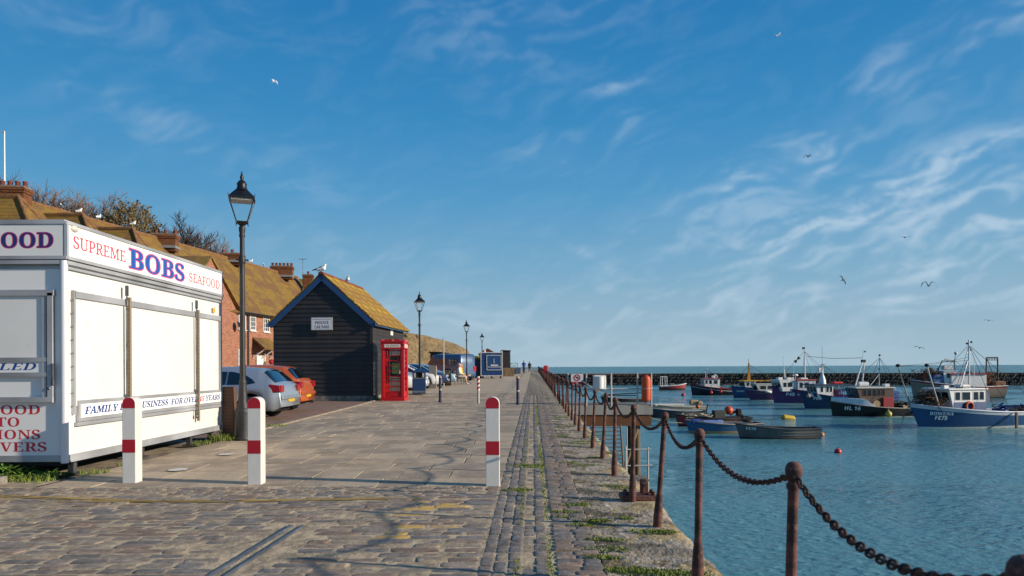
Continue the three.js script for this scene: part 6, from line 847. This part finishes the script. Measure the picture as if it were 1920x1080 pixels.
  // navy boat with a pink-topped cabin
  { const a = bt(1297, 741), R = fishingBoat({ label: 'navy fishing boat with a white sheer line and two red ball fenders', group: grp, busy: 507, mast: [2.2, 3.6, 0], turn: 0.04, L: 7.4, B: 2.7, bow: 1.55, mid: 0.85, stern: 0.8, rake: 0.3, hull: paint('#141c33', 0.4), bottom: paint('#5c2028', 0.6), stripe: paint('#5c2028', 0.6), boot: 0.05, rail: 0.0, gunwale: paint('#8b2433', 0.5), rub: 0.06, anchor: a, ax: 0.2, text: [] }), t = R.t, h = R.h; mesh('white_line', tube(Array.from({ length: 16 }, (_, i) => { const q = 0.01 + 0.98 * i / 15; return h.at(q, h.sheer(q) - 0.3, 1, 0.01); }), 0.03, 40, 5), M.white, t); mesh('foredeck', sheetGrid(10, 4, (u, v) => { const q = 0.02 + 0.28 * u, w = h.at(q, h.sheer(q)).z; return V(q * 7.4, h.sheer(q) + 0.05, w * (2 * v - 1)); }), dbl(paint('#8b2433', 0.5)), t); wheelhouse(t, 'wheelhouse', { x0: 1.8, x1: 3.9, z: 0.85, y0: 0.9, y1: 2.3, slope: 0.1, wall: M.white, roof: paint('#a8455a', 0.5), glassY: [1.6, 2.1], wins: [[1.9, 2.2], [2.4, 2.8], [3.1, 3.6]], over: 0.18 }); fenderBall(t, 2.5, 0.42, 1.36, 0.24, M.buoyRed); fenderBall(t, 3.85, 0.55, 1.38, 0.22, M.buoyRed); mastOf(t, 'mast', [[[2.2, 2.3, 0], [2.2, 3.7, 0], 0.035], [[2.45, 2.3, 0], [2.4, 3.8, 0], 0.02]], 0.03); each('liferaft', [cyl(0.2, 0.2, 0.5, 12, 3.3, 2.55, 0, 0, 0, Math.PI / 2), new THREE.TorusGeometry(0.26, 0.06, 8, 18).translate(3.4, 2.6, 0.5)], M.white, t); mesh('stern_rail', [rod(V(5, 0.8, 1), V(5, 1.5, 1), 0.025), rod(V(6, 0.8, 1), V(6, 1.5, 1), 0.025), rod(V(4.3, 1.45, 1), V(6.6, 1.45, 1), 0.02)], M.galv, t); }
  // small open boat by the breakwater
  { const a = bt(1238, 731), R = fishingBoat({ label: 'small open boat with a white gallows frame near the breakwater', group: grp, turn: Math.PI + 0.05, L: 4.7, B: 1.8, bow: 1.1, mid: 0.65, stern: 0.65, rake: 0.3, hull: paint('#9c3438', 0.5), bottom: M.dark, stripe: M.dark, boot: 0.25, gunwale: M.white, rub: 0.07, anchor: a, ax: 4.6, inset: 0.35 }), t = R.t; mesh('gallows', [[3.6, 0.6], [4.4, 0.6], [3.6, -0.6], [4.4, -0.6]].map(([x, z]) => rod(V(x, 0.4, z), V(x, 2.3, z), 0.05)).concat([rod(V(3.6, 2.3, 0.6), V(4.4, 2.3, 0.6), 0.05), rod(V(3.6, 2.3, -0.6), V(4.4, 2.3, -0.6), 0.05), rod(V(3.6, 2.3, 0.6), V(3.6, 2.3, -0.6), 0.05)]), M.white, t); mesh('engine_box', rbox(0.8, 0.6, 0.7, 0.06, 2.6, 0.8, 0), M.greyPaint, t); mesh('thwart_gear', netPile(71, 14, 1.0, 0.5, 0.8, 1.5, 0.6, 0), M.dark, t); }
  // trawler behind FE75
  { const a = bt(1712, 746), R = fishingBoat({ name: 'trawler', label: 'rusty white and red trawler with a stern gantry behind the blue boat FE75', group: grp, busy: 513, mast: [5.1, 4.6, 0.8], turn: 0.02, L: 11.5, B: 3.6, bow: 2.3, mid: 1.3, stern: 1.5, rake: 0.5, hull: paint('#8f7f72', 0.7), bottom: M.dark, stripe: M.dark, boot: 0.1, rail: 0.22, railMat: paint('#9c2a35', 0.5), gunwale: M.white, anchor: a, ax: 0.4 }), t = R.t; mesh('shelter_deck', rbox(4.4, 1.7, 2.6, 0.05, 6.6, 2.1, 0), M.white, t); mesh('roof_edge', box(4.7, 0.12, 2.9, 6.6, 3.0, 0), M.red, t); wheelhouse(t, 'wheelhouse', { x0: 3.8, x1: 5.2, z: 1.0, y0: 1.4, y1: 3.3, slope: 0.2, wall: M.white, roof: M.white, glassY: [2.5, 3.1], wins: [[4.0, 4.4], [4.6, 5.0]] }); mesh('net_drum', [cyl(0.65, 0.65, 1.4, 18, 3.0, 2.3, 0.3, Math.PI / 2)], paint('#2b6ba3', 0.5), t); mesh('net_heap', netPile(73, 70, 2.0, 1.9, 2, 2.2, 1.8, 0), std('#6a3f2c', 0.95), t); mesh('radar_gantry', [rod(V(3.0, 3.4, 0.8), V(3.6, 4.6, 0.8), 0.06), rod(V(5.2, 3.4, 0.8), V(5.1, 4.6, 0.8), 0.06), rod(V(3.5, 4.6, 0.8), V(5.2, 4.6, 0.8), 0.07), rod(V(5.1, 4.6, 0.8), V(5.3, 5.5, 0.8), 0.03)], M.navy, t); each('radar_gear', [rbox(1.1, 0.5, 0.6, 0.1, 4.3, 3.75, 0.6), ball(0.2, 5.3, 5.55, 0.8), box(0.5, 0.16, 0.2, 4.2, 4.8, 0.8)], M.whiteDirty, t); mesh('stern_gantry', [rod(V(9.0, 1.5, 0.9), V(9.1, 5.0, 0.9), 0.08), rod(V(10.5, 1.5, 0.9), V(10.5, 5.0, 0.9), 0.08), rod(V(9.1, 5.0, 0.9), V(10.5, 5.0, 0.9), 0.08), rod(V(9.0, 3.2, 0.9), V(10.5, 3.2, 0.9), 0.06), rod(V(9.1, 5.0, 0.9), V(10.4, 1.6, 0.9), 0.04), ...Array.from({ length: 6 }, (_, i) => rod(V(9.3 + i * 0.2, 5.0, 0.9), V(9.3 + i * 0.2, 4.6, 0.9), 0.04))], M.rustDark, t); mesh('stern_gear', [...netPile(79, 40, 1.4, 1.6, 1.5, 9.6, 1.7, 0), rbox(1.3, 0.9, 1.6, 0.1, 10.6, 1.6, 0.5)], std('#8a5f44', 0.95), t); }
  { const w = thing('rigging_wire', 'slack wire strung between two boat masts', 'wire', [0, 0, 0]); const a = P(1513, 668, 68), b = P(1616, 671, 54.5), m = a.clone().lerp(b, 0.5).add(V(0, -0.12, 0)); mesh('wire', tube([a, m, b], 0.02, 16, 5), M.dark, w); }
  // open boats by the stage
  const gs = 'small open boats moored by the landing stage';
  const skiff = (name, label, a, turn, L, B, hullM, gun, ax, extra, o2 = {}) => { const R = fishingBoat({ name, label, group: gs, turn, L, B, bow: 0.82, mid: 0.5, stern: 0.58, rake: 0.35, hull: hullM, bottom: M.dark, stripe: o2.stripe ?? M.dark, boot: o2.boot ?? 0.06, gunwale: gun, rub: 0.04, inset: 0.3, anchor: a, ax, deck: M.woodGrey, tuck: 0.7, text: o2.text }); mesh('thwart', [0.3, 0.55, 0.8].map((q) => box(0.22, 0.04, 2 * R.h.at(q, R.h.sheer(q) - 0.1).z - 0.04, q * L, R.h.sheer(q) - 0.1, 0)), M.woodGrey, R.t); extra?.(R.t, R.h); return R; };
  skiff('rowing_boat', 'weathered grey rowing boat FE70 lying on its own', bt(1386, 821), -0.06, 4.6, 1.65, paint('#7c7f80', 0.8, { map: tWood }), paint('#4d5052', 0.8), 0.22, (t, h) => { for (const y of [0.2, 0.36]) mesh('strake', tube(Array.from({ length: 14 }, (_, i) => { const q = 0.03 + 0.95 * i / 13; return h.at(q, y * h.sheer(q) / 0.55, 1, 0.008); }), 0.012, 36, 4), M.greyPaint, t); mesh('rust_keel', tube(Array.from({ length: 10 }, (_, i) => h.at(0.1 + 0.88 * i / 9, 0.05, 1, 0.01)), 0.02, 24, 4), paint('#6d3c30', 0.8), t); }, { text: [['FE70', 0.5, 0.5, 0.15, font, 1.1]] });
  skiff('moored_boat', 'blue open boat with a tan waterline and blue fish boxes aboard', bt(1288, 812), 0.1, 4.7, 1.8, paint('#346a97', 0.6), paint('#a79c8c', 0.7), 0.1, (t) => { mesh('fish_crate', [rbox(0.6, 0.26, 0.6, 0.02, 0.65, 0.72, 0.1)], paint('#1d3f93', 0.5), t); mesh('fish_crate', [rbox(0.9, 0.2, 0.5, 0.02, 1.45, 0.68, 0.2)], paint('#6f8fd0', 0.5), t); mesh('fish_crate', rbox(0.34, 0.24, 0.3, 0.02, 2.05, 0.68, 0.3), paint('#7f9bd6', 0.5), t); mesh('tyre_fender', new THREE.TorusGeometry(0.24, 0.08, 8, 20).rotateX(Math.PI / 2).translate(3.9, 0.72, 0), M.rubber, t); mesh('mooring_line', tube([V(0, 0.6, 0), V(-2, 0.9, 0.8), V(-5, 2.2, 2.4), V(-7.5, 3.4, 4.5)], 0.014, 24, 5), M.rope, t); }, { stripe: M.tan, boot: 0.15 });
  skiff('moored_boat', 'dark open boat with an outboard motor, orange buoy and red bow', bt(1268, 799), 0.08, 5.2, 1.8, paint('#54393a', 0.7), paint('#3e3c3a', 0.8), 0.1, (t, h) => { mesh('red_bow', [1, -1].map((sg) => sheetGrid(14, 3, (u, v) => h.at(0.02 + 0.36 * u, lerp(0.08, h.sheer(0.02 + 0.36 * u) - 0.08, v), sg, 0.01))), dbl(paint('#a12f3a', 0.6)), t); mesh('crate', rbox(0.75, 0.5, 0.6, 0.03, 3.0, 0.82, 0.2), paint('#4d4f4a', 0.8), t); mesh('buoy', ball(0.3, 3.75, 1.05, 0.1), M.orange, t); mesh('outboard_motor', [rbox(0.35, 0.5, 0.35, 0.08, 4.5, 0.9, 0), tube([V(3.9, 0.75, 0), V(4.3, 0.95, 0), V(4.7, 0.75, 0), V(4.95, 0.4, 0)], 0.09, 12, 8)], M.dark, t); mesh('heap', netPile(83, 30, 1.8, 0.3, 1.2, 1.8, 0.55, 0), M.rope, t); });
  skiff('moored_boat', 'long pale grey punt lying alongside the landing stage', bt(1215, 783), 0.05, 4.6, 1.5, paint('#39434d', 0.7), paint('#aab0b4', 0.7), 0.1, (t) => { mesh('orange_float', ball(0.17, 4.1, 0.85, 0.1), M.orange, t); each('oars', [rod(V(0.4, 0.75, 0.2), V(3.6, 0.72, 0.4), 0.03), rod(V(0.6, 0.75, -0.3), V(3.7, 0.72, -0.1), 0.03)], M.wood, t); mesh('stake', rod(V(4.6, 0.3, 0.6), V(4.75, 1.1, 0.6), 0.05), M.dark, t); });
  skiff('moored_boat', 'white decked dinghy with pots on its stern behind the grey punt', bt(1212, 774), 0.04, 5.4, 1.7, paint('#b9b09a', 0.7), paint('#d0c9b6', 0.7), 0.1, (t) => { each('pots', [rbox(0.7, 0.45, 0.5, 0.1, 4.3, 0.9, 0), rbox(0.4, 0.35, 0.4, 0.08, 4.8, 0.85, 0.2)], M.tan, t); mesh('tarpaulin', rbox(2.6, 0.2, 1.1, 0.08, 2.0, 0.68, 0), M.whiteDirty, t); });
  skiff('moored_boat', 'black dinghy with a long boom seen through the stage rails', bt(1128, 757), 0.05, 5.0, 1.7, paint('#2a2d33', 0.6), paint('#8f9296', 0.7), 0.1, (t) => { mesh('boom', [rod(V(0.5, 1.0, 0.2), V(5.2, 1.2, 0), 0.07), rod(V(0.2, 0.9, -0.2), V(4.0, 0.9, -0.2), 0.06)], M.dark, t); });
  // buoys
  const by = (label, a, mat, r, name = 'mooring_buoy') => { const t = thing(name, label, 'buoy', [a.x, WL, a.z], 0, 'mooring buoys afloat in the harbour'); mesh('float', ball(r, 0, r * 0.35, 0, 1, 0.95, 1, 18), mat, t); mesh('ring', new THREE.TorusGeometry(r * 0.22, r * 0.05, 6, 12).translate(0, r * 1.4, 0), M.dark, t); return t; };
  by('small orange ball buoy floating beside the grey rowing boat', bt(1540, 817), paint('#d0833a', 0.5), 0.17); by('red ball buoy alone on open water below the rowing boat', bt(1571, 849), M.buoyRed, 0.16); by('crimson ball buoy off the bow of the navy boat', bt(1281, 742), paint('#b01e3c', 0.45), 0.28);
  const yb = thing('mooring_buoy', 'yellow cylinder buoy lying on its side with a mooring line', 'buoy', bt(1478, 786), 0.15, 'mooring buoys afloat in the harbour'); mesh('float', lathe([[0, -0.5], [0.14, -0.5], [0.2, -0.44], [0.22, -0.38], [0.22, 0.38], [0.2, 0.44], [0.08, 0.5], [0.05, 0.58], [0, 0.58]], 18).rotateZ(-Math.PI / 2 - 0.12).translate(0, 0.1, 0), M.yellow, yb); mesh('mooring_line', tube([V(-0.5, 0.15, 0), V(-1.6, 0.02, 0), V(-3.2, 0.02, 0.2)], 0.02, 12, 5), M.dark, yb);
}
// ================================================================ people, birds, grass
{
  // standing / walking figure in metres; facing +z locally
  const fig = (c, pose) => {
    const { hipY = 0.92, lean = 0, kneeL = [0.1, 0.48, 0.06], footL = [0.1, 0.06, 0.02], kneeR = [-0.1, 0.48, 0.0], footR = [-0.1, 0.06, -0.1], handL = [0.24, 0.82, 0.1], handR = [-0.24, 0.82, 0.02], elbL = [0.25, 1.1, -0.02], elbR = [-0.25, 1.1, -0.06] } = pose, v = (a) => V(...a), sh = V(0, 1.42 + (hipY - 0.92), lean), hip = V(0, hipY, 0);
    const b = [[hip, V(0, hipY + 0.28, lean * 0.5), 0.16, 0.165, c.top], [V(0, hipY + 0.28, lean * 0.5), sh, 0.165, 0.13, c.top], [V(-0.15, sh.y - 0.02, lean), V(0.15, sh.y - 0.02, lean), 0.075, 0.075, c.top], [sh, V(0, sh.y + 0.13, lean + 0.02), 0.055, 0.05, c.skin], [V(0, sh.y + 0.19, lean + 0.03), V(0, sh.y + 0.27, lean + 0.015), 0.085, 0.095, c.skin], [V(0, sh.y + 0.2, lean + 0.12), V(0, sh.y + 0.19, lean + 0.125), 0.018, 0.016, c.skin], [V(0, sh.y + 0.29, lean - 0.01), V(0, sh.y + 0.24, lean - 0.05), 0.098, 0.085, c.hair]];
    for (const [s, k, f, e, h] of [[1, kneeL, footL, elbL, handL], [-1, kneeR, footR, elbR, handR]]) { b.push([V(s * 0.09, hipY - 0.03, 0), v(k), 0.1, 0.065, c.leg], [v(k), v(f), 0.062, 0.04, c.shin ?? c.leg], [v(f), V(f[0], f[1] - 0.02, f[2] + 0.16), 0.045, 0.035, c.shoe], [V(s * 0.19, sh.y - 0.03, lean), v(e), 0.055, 0.045, c.top], [v(e), v(h), 0.045, 0.034, c.top], [v(h), V(h[0], h[1] - 0.08, h[2] + 0.03), 0.035, 0.028, c.skin]); for (let k2 = 0; k2 < 4; k2++) b.push([V(h[0] + (k2 - 1.5) * 0.016, h[1] - 0.08, h[2] + 0.03), V(h[0] + (k2 - 1.5) * 0.018, h[1] - 0.14, h[2] + 0.05), 0.01, 0.008, c.skin]); b.push([V(h[0] - s * 0.02, h[1] - 0.03, h[2] + 0.03), V(h[0] - s * 0.045, h[1] - 0.08, h[2] + 0.05), 0.012, 0.009, c.skin]); }
    return body(b, 0.03, 0.035);
  };
  const Zp = 106, w = thing('person', 'person in a black jacket and grey trousers walking along the far promenade', 'person', P(993, 690, Zp).setY(rise(Zp)), 0.1); mesh('body', fig({ top: '#1b1c20', leg: '#5d5f66', shoe: '#c9c7c2', skin: '#b98a70', hair: '#6a5a50' }, { kneeL: [0.1, 0.49, 0.16], footL: [0.1, 0.07, 0.1], footR: [-0.1, 0.08, -0.2] }), M.tinted, w);
  const c0 = P(982, 690, 99), bike = thing('bicycle', 'dark bicycle ridden toward the kiosk by a person in blue', 'bicycle', [c0.x, rise(99), c0.z], 0.15);
  for (const z of [0.52, -0.52]) { const wh = mesh('wheel', new THREE.TorusGeometry(0.33, 0.018, 8, 28).rotateY(Math.PI / 2).translate(0, 0.34, z), M.rubber, bike); mesh('spokes', Array.from({ length: 8 }, (_, i) => rod(V(0, 0.34, z), V(0, 0.34 + 0.32 * Math.sin(i * 0.785), z + 0.32 * Math.cos(i * 0.785)), 0.004, 4)), M.steel, wh); }
  mesh('frame', [rod(V(0, 0.34, -0.52), V(0, 0.86, -0.15), 0.016), rod(V(0, 0.3, -0.05), V(0, 0.92, -0.16), 0.018), rod(V(0, 0.3, -0.05), V(0, 0.8, 0.35), 0.02), rod(V(0, 0.84, -0.14), V(0, 0.84, 0.35), 0.018), rod(V(0, 0.34, 0.52), V(0, 1.02, 0.33), 0.018), rod(V(0, 0.34, -0.52), V(0, 0.3, -0.05), 0.014)], M.blackPaint, bike); mesh('handlebar', rod(V(-0.27, 1.04, 0.32), V(0.27, 1.04, 0.32), 0.015), M.blackPaint, bike); mesh('saddle', ball(0.09, 0, 0.95, -0.17, 0.8, 0.35, 1.5, 10), M.blackPaint, bike);
  const rd = thing('person', 'person in a blue hooded coat riding a bicycle', 'person', [c0.x, rise(99), c0.z], 0.15); mesh('body', fig({ top: '#1d3f9a', leg: '#202a3c', shoe: '#1b1b1d', skin: '#b98a70', hair: '#1d3f9a' }, { hipY: 1.02, lean: 0.12, kneeL: [0.11, 0.72, 0.28], footL: [0.11, 0.3, 0.12], kneeR: [-0.11, 0.6, 0.2], footR: [-0.11, 0.16, -0.02], handL: [0.25, 1.1, 0.3], handR: [-0.25, 1.1, 0.3], elbL: [0.28, 1.22, 0.08], elbR: [-0.28, 1.22, 0.08] }), M.tinted, rd);
  // bench and the two people on it
  const Zb = 47.5, bp = P(862, 700, Zb).setY(rise(Zb)), bn = thing('bench', 'weathered timber bench facing the harbour with two people on it', 'bench', bp, Math.PI / 2 - 0.05);
  for (let i = 0; i < 4; i++) mesh('seat_slat', box(1.6, 0.035, 0.1, 0, 0.44, 0.17 - i * 0.12), M.woodGrey, bn); for (let i = 0; i < 3; i++) mesh('back_slat', box(1.6, 0.1, 0.03, 0, 0.6 + i * 0.14, -0.26 - i * 0.03), M.woodGrey, bn); for (const x of [-0.75, 0.75]) { mesh('bench_end', [box(0.06, 0.44, 0.06, x, 0.22, 0.2), box(0.06, 0.95, 0.06, x, 0.47, -0.27, -0.1), box(0.06, 0.05, 0.5, x, 0.64, -0.02), box(0.06, 0.06, 0.5, x, 0.4, -0.03)], M.woodGrey, bn); }
  const sit = (c, lx, label, extra) => { const o = V(lx, 0, 0).applyEuler(new THREE.Euler(0, Math.PI / 2 - 0.05, 0)).add(bp), t = thing('person', label, 'person', o, Math.PI / 2 - 0.05, 'people seated on the bench'); mesh('body', fig(c, { hipY: 0.58, lean: 0.02, kneeL: [0.1, 0.52, 0.46], footL: [0.1, 0.07, 0.48], kneeR: [-0.1, 0.52, 0.46], footR: [-0.1, 0.07, 0.56], handL: [0.12, 0.7, 0.3], handR: [-0.1, 0.72, 0.3], elbL: [0.24, 0.78, 0.08], elbR: [-0.24, 0.78, 0.08], ...extra }), M.tinted, t); };
  sit({ top: '#cfc3b6', leg: '#cbb6a6', shin: '#c9a892', shoe: '#d8cfc2', skin: '#c08f74', hair: '#b9a68a' }, -0.42, 'fair haired person in a pale jacket and cream trousers seated on the bench'); sit({ top: '#b8a83a', leg: '#4c4a48', shoe: '#2a2a2a', skin: '#b98a70', hair: '#4a3a2c' }, 0.4, 'person in a yellow top and dark trousers seated on the bench');
  // gulls
  const stand = (() => { const W = '#e8e8e6', Gy = '#8d929a', K = '#2a2a2c'; return body([[V(-0.13, 0.17, 0), V(0.1, 0.22, 0), 0.055, 0.075, W], [V(-0.2, 0.2, 0.0), V(0.04, 0.255, 0), 0.02, 0.062, Gy], [V(-0.34, 0.145, 0), V(-0.18, 0.19, 0), 0.012, 0.03, K], [V(0.1, 0.23, 0), V(0.15, 0.33, 0), 0.055, 0.038, W], [V(0.15, 0.345, 0), V(0.165, 0.35, 0), 0.042, 0.038, W], [V(0.2, 0.345, 0), V(0.24, 0.335, 0), 0.012, 0.007, '#c8a02c'], [V(0.0, 0.17, 0.03), V(0.01, 0.0, 0.03), 0.011, 0.009, '#b08a60'], [V(0.0, 0.17, -0.03), V(0.01, 0.0, -0.03), 0.011, 0.009, '#b08a60'], [V(0.01, 0.006, 0.03), V(0.06, 0.006, 0.035), 0.008, 0.006, '#b08a60'], [V(0.01, 0.006, -0.03), V(0.06, 0.006, -0.035), 0.008, 0.006, '#b08a60']], 0.011, 0.02); })();
  const gp = 'gulls perched on the roofs', g0 = one('gull', 'grey backed gull standing on the front of the shed ridge', 'gull', stand, M.tinted, gp); g0.position.copy(P(602, 508, 27.0)).setY(5.0); g0.scale.setScalar(1.05);
  const g1 = g0.clone(); const addG = (x, y, z, turn, label) => { const o = g0.clone(); o.name = numbered('gull'); o.userData = { label, category: 'gull', group: gp }; o.position.set(x, y, z); o.rotation.y = turn; o.scale.setScalar(0.85); scene.add(o); };
  { const p = P(651, 527, 30); addG(p.x, 5.0, p.z, -0.9, 'gull looking away farther along the shed ridge'); }
  [[167, 408, 35.5], [193, 418, 36.6], [229, 428, 38], [246, 426, 37.4], [505, 498, 56], [480, 494, 54]].forEach(([px, py, Z], i) => { const p = P(px, py, Z); addG(i === 3 ? -20.75 : RX(Z), i === 3 ? 9.08 : RIDGE + 0.1, -Z, [2.6, 0.4, 1.2, 0.2, 2, 0.5][i], ['white gull on the roof ridge behind the first hipped wing', 'white gull on the roof ridge beside the olive crowned tree', 'white gull on the roof ridge before the third hipped wing', 'white gull at the tip of the third hipped wing', 'gull on the end house ridge next to the many pot chimney', 'gull on the end house ridge farther from the chimney'][i]); });
  const wing = (sg, up, fold) => { const s = []; const a = [V(0.05, 0, sg * 0.03), V(0.08, up * 0.55, sg * 0.25), V(0.0, up * 0.55 - fold, sg * 0.55), V(-0.12, up * 0.2 - fold * 2.2, sg * 0.68)], b = [V(-0.12, 0, sg * 0.03), V(-0.08, up * 0.55, sg * 0.25), V(-0.12, up * 0.55 - fold, sg * 0.5), V(-0.14, up * 0.2 - fold * 2.2, sg * 0.68)]; for (let i = 0; i < 3; i++) { const dn = V(0, -0.012, 0); s.push([a[i], a[i + 1], b[i + 1], b[i]], [a[i].clone().add(dn), b[i].clone().add(dn), b[i + 1].clone().add(dn), a[i + 1].clone().add(dn)]); } return quads(s); };
  const flyer = (px, py, Z, up, fold, roll, turn, col, label) => { const t = thing('flying_gull', label, 'gull', P(px, py, Z), turn, 'gulls in flight over the harbour'); t.rotation.x = roll; const m = std(col, 0.8, { side: THREE.DoubleSide }); mesh('body', [lathe([[0, -0.22], [0.03, -0.16], [0.065, -0.02], [0.06, 0.08], [0.04, 0.16], [0.02, 0.22], [0, 0.24]], 10).rotateZ(-Math.PI / 2), quads([[[-0.2, 0.01, 0.02], [-0.2, 0.01, -0.02], [-0.33, 0, -0.06], [-0.33, 0, 0.06]]])], m, t); mesh('wing', wing(1, up, fold), m, t); mesh('wing', wing(-1, up, fold), m, t); };
  flyer(515, 153, 62, 0.25, 0.05, 0.7, 0.8, '#d9dadb', 'pale gull banking high above the lamp'); flyer(1460, 66, 68, 0.2, 0.04, 0.8, -0.6, '#dcdcdc', 'pale gull soaring highest of all over the harbour'); flyer(1741, 536, 60, 0.7, 0.12, 0.1, 1.4, '#3a3a3c', 'dark winged gull with raised wings above the blue boat FE75'); flyer(1697, 445, 75, 0.1, 0.0, 0.1, 1.57, '#47474a', 'dark gull gliding with level wings'); flyer(1581, 525, 80, 0.2, 0.0, 1.1, 0.3, '#4a4a4d', 'dark gull banking steeply over the black boat'); flyer(1515, 294, 95, 0.5, 0.1, 0.2, 0.4, '#2c2c2e', 'small dark gull with upswept wings among the cirrus'); flyer(1853, 601, 105, 0.2, 0.02, 0.3, 1.2, '#4a4a4d', 'small distant gull low over the trawler'); flyer(1724, 652, 90, 0.3, 0.08, 0.5, 1.0, '#55565a', 'small gull just above the horizon near the trawler');
}
// ---- grass and weeds in the joints
{
  const r = rng(901), blades = [], leafs = [];
  const tuft = (x, y, z, R, n, h, flat = 0) => { for (let i = 0; i < n; i++) { const a = r() * 6.283, d = R * Math.sqrt(r()), bx = x + d * Math.cos(a) * (1 + flat), bz = z + d * Math.sin(a) * (1 - 0.6 * flat) + flat * 0.25 * d * Math.cos(a), hh = h * (0.5 + r()), w = 0.004 + 0.003 * r(), lx = (r() - 0.5) * hh, lz = (r() - 0.5) * hh, t = r() * 3.14; const cx = Math.cos(t) * w, cz = Math.sin(t) * w; blades.push([[bx - cx, y, bz - cz], [bx + cx, y, bz + cz], [bx + lx * 0.5 + cx * 0.6, y + hh * 0.65, bz + lz * 0.5 + cz * 0.6], [bx + lx * 0.5 - cx * 0.6, y + hh * 0.65, bz + lz * 0.5 - cz * 0.6]], [[bx + lx * 0.5 - cx * 0.6, y + hh * 0.65, bz + lz * 0.5 - cz * 0.6], [bx + lx * 0.5 + cx * 0.6, y + hh * 0.65, bz + lz * 0.5 + cz * 0.6], [bx + lx * 1.2, y + hh * 0.9, bz + lz * 1.2]]); } };
  // joint between gutter and border, patchy
  for (let Z = 4; Z < 26; Z += 0.06) { const k = fbm(Z * 0.9, 1, 903, 3); if (k > 0.42) { const p = Q(0.1 + 0.015 * (r() - 0.5), Z); tuft(p.x, p.y - 0.01, p.z, 0.03, 4 + Math.floor(14 * (k - 0.42) / 0.3), 0.016); } if (fbm(Z * 0.7, 9, 907, 3) > 0.56) { const p = Q(-0.11, Z); tuft(p.x, p.y - 0.01, p.z, 0.025, 8, 0.022); } }
  // patches on the coping seen in the photo
  for (const [px, py, R] of [[1070, 948, 0.1], [1085, 945, 0.09], [1058, 960, 0.1], [1055, 970, 0.08], [1098, 978, 0.1], [1120, 976, 0.08], [1088, 985, 0.08], [1133, 1012, 0.11], [1135, 1030, 0.12], [1128, 1045, 0.1], [1168, 972, 0.06], [1215, 997, 0.13], [1235, 997, 0.1], [1140, 911, 0.12], [1170, 916, 0.08], [1195, 1072, 0.16], [1240, 1074, 0.14], [1280, 1076, 0.12], [1180, 1070, 0.12], [1098, 828, 0.16], [1085, 832, 0.12], [1110, 820, 0.12], [1048, 783, 0.2], [1066, 868, 0.1], [1098, 872, 0.08], [1114, 858, 0.08], [1045, 818, 0.15], [960, 920, 0.1], [975, 918, 0.1], [990, 876, 0.12], [1005, 872, 0.12], [975, 872, 0.1], [1145, 850, 0.1], [1120, 812, 0.12], [1060, 800, 0.15]]) { const g = G(px, py); tuft(g.x, 0.0, g.z, R * 0.85, Math.round(1300 * R), 0.015, 0.6); tuft(g.x + R * 0.8, 0.0, g.z + 0.03, R * 0.5, Math.round(400 * R), 0.012, 0.6); }
  // beside the kiosk, the posts and the shed
  for (const [x, z, R, n, h] of [[-5.5, -7.95, 0.18, 150, 0.07], [-5.85, -7.98, 0.2, 160, 0.06], [-5.2, -8.5, 0.16, 90, 0.05], [-5.18, -9.2, 0.14, 60, 0.05], [-5.25, -12.3, 0.2, 260, 0.12], [-5.05, -12.35, 0.16, 160, 0.08], [-5.28, -11.6, 0.14, 120, 0.07], [-5.3, -12.75, 0.15, 160, 0.22], [-6.5, -7.78, 0.1, 60, 0.05], [-5.55, -26.75, 0.25, 200, 0.16], [-5.2, -26.6, 0.2, 140, 0.12], [-5.35, -14.2, 0.15, 80, 0.06], [-5.3, -15.2, 0.3, 160, 0.05]]) tuft(x, 0, z, R, n, h);
  const gs = mesh('grass', quads(blades), std('#6b7a30', 0.9, { side: THREE.DoubleSide }), scene); gs.userData = { kind: 'stuff' };
  // broad leaved weeds under the kiosk end
  const leaf = (x, y, z, s) => { const a = r() * 6.283, e = 0.3 + 0.7 * r(), c = Math.cos(a), d = Math.sin(a); leafs.push([[x, y, z], [x + c * s * 0.5 - d * s * 0.28, y + s * 0.5 * e, z + d * s * 0.5 + c * s * 0.28], [x + c * s, y + s * 0.7 * e, z + d * s], [x + c * s * 0.5 + d * s * 0.28, y + s * 0.5 * e, z + d * s * 0.5 - c * s * 0.28]]); };
  for (let i = 0; i < 520; i++) { const u = r(), x = -6.75 + 1.35 * u, z = -7.98 - 0.35 * r(), hgt = 0.15 * Math.exp(-(((x + 6.15) / 0.45) ** 2)); leaf(x, 0.01 + hgt * r(), z, 0.045 + 0.05 * r()); }
  const wd = mesh('weeds', quads(leafs), std('#5d8030', 0.8, { side: THREE.DoubleSide }), scene); wd.userData = { kind: 'stuff' };
  // edging stones in front of the kiosk
  const ed = structure('edging'); for (let i = 0, x = -5.75; i < 9; i++) { const l = 0.2 + 0.22 * r(), m = mesh('edging_stone', rbox(l - 0.02, 0.12, 0.16, 0.02, 0, 0, 0), i % 3 === 1 ? stone('#b99b72') : settMats[i % 2 ? 1 : 3], ed); m.position.set(x - l / 2, 0.02 + 0.01 * r(), -7.72); m.rotation.y = 0.06 * (r() - 0.5); x -= l; }
  // white paint spots on the flags
  for (const [px, py, label] of [[333, 882, 'round white paint spot on the flagstones beside the first bollard'], [425, 853, 'worn pale paint spot on the flagstones nearer the lamp']]) { const g = G(px, py), s = new THREE.Shape(); for (let i = 0; i < 22; i++) { const a = i / 22 * 6.283, q = 0.12 * (0.85 + 0.3 * vn(i * 0.7, px, 5, 0)); i ? s.lineTo(q * Math.cos(a), q * Math.sin(a)) : s.moveTo(q, 0); } const o = one('paint_spot', label, 'paint mark', new THREE.ShapeGeometry(s).rotateX(-Math.PI / 2), M.whiteDirty, 'paint spots on the flagstones'); o.position.set(g.x, 0.013, g.z); }
}
renderer.render(scene, camera);
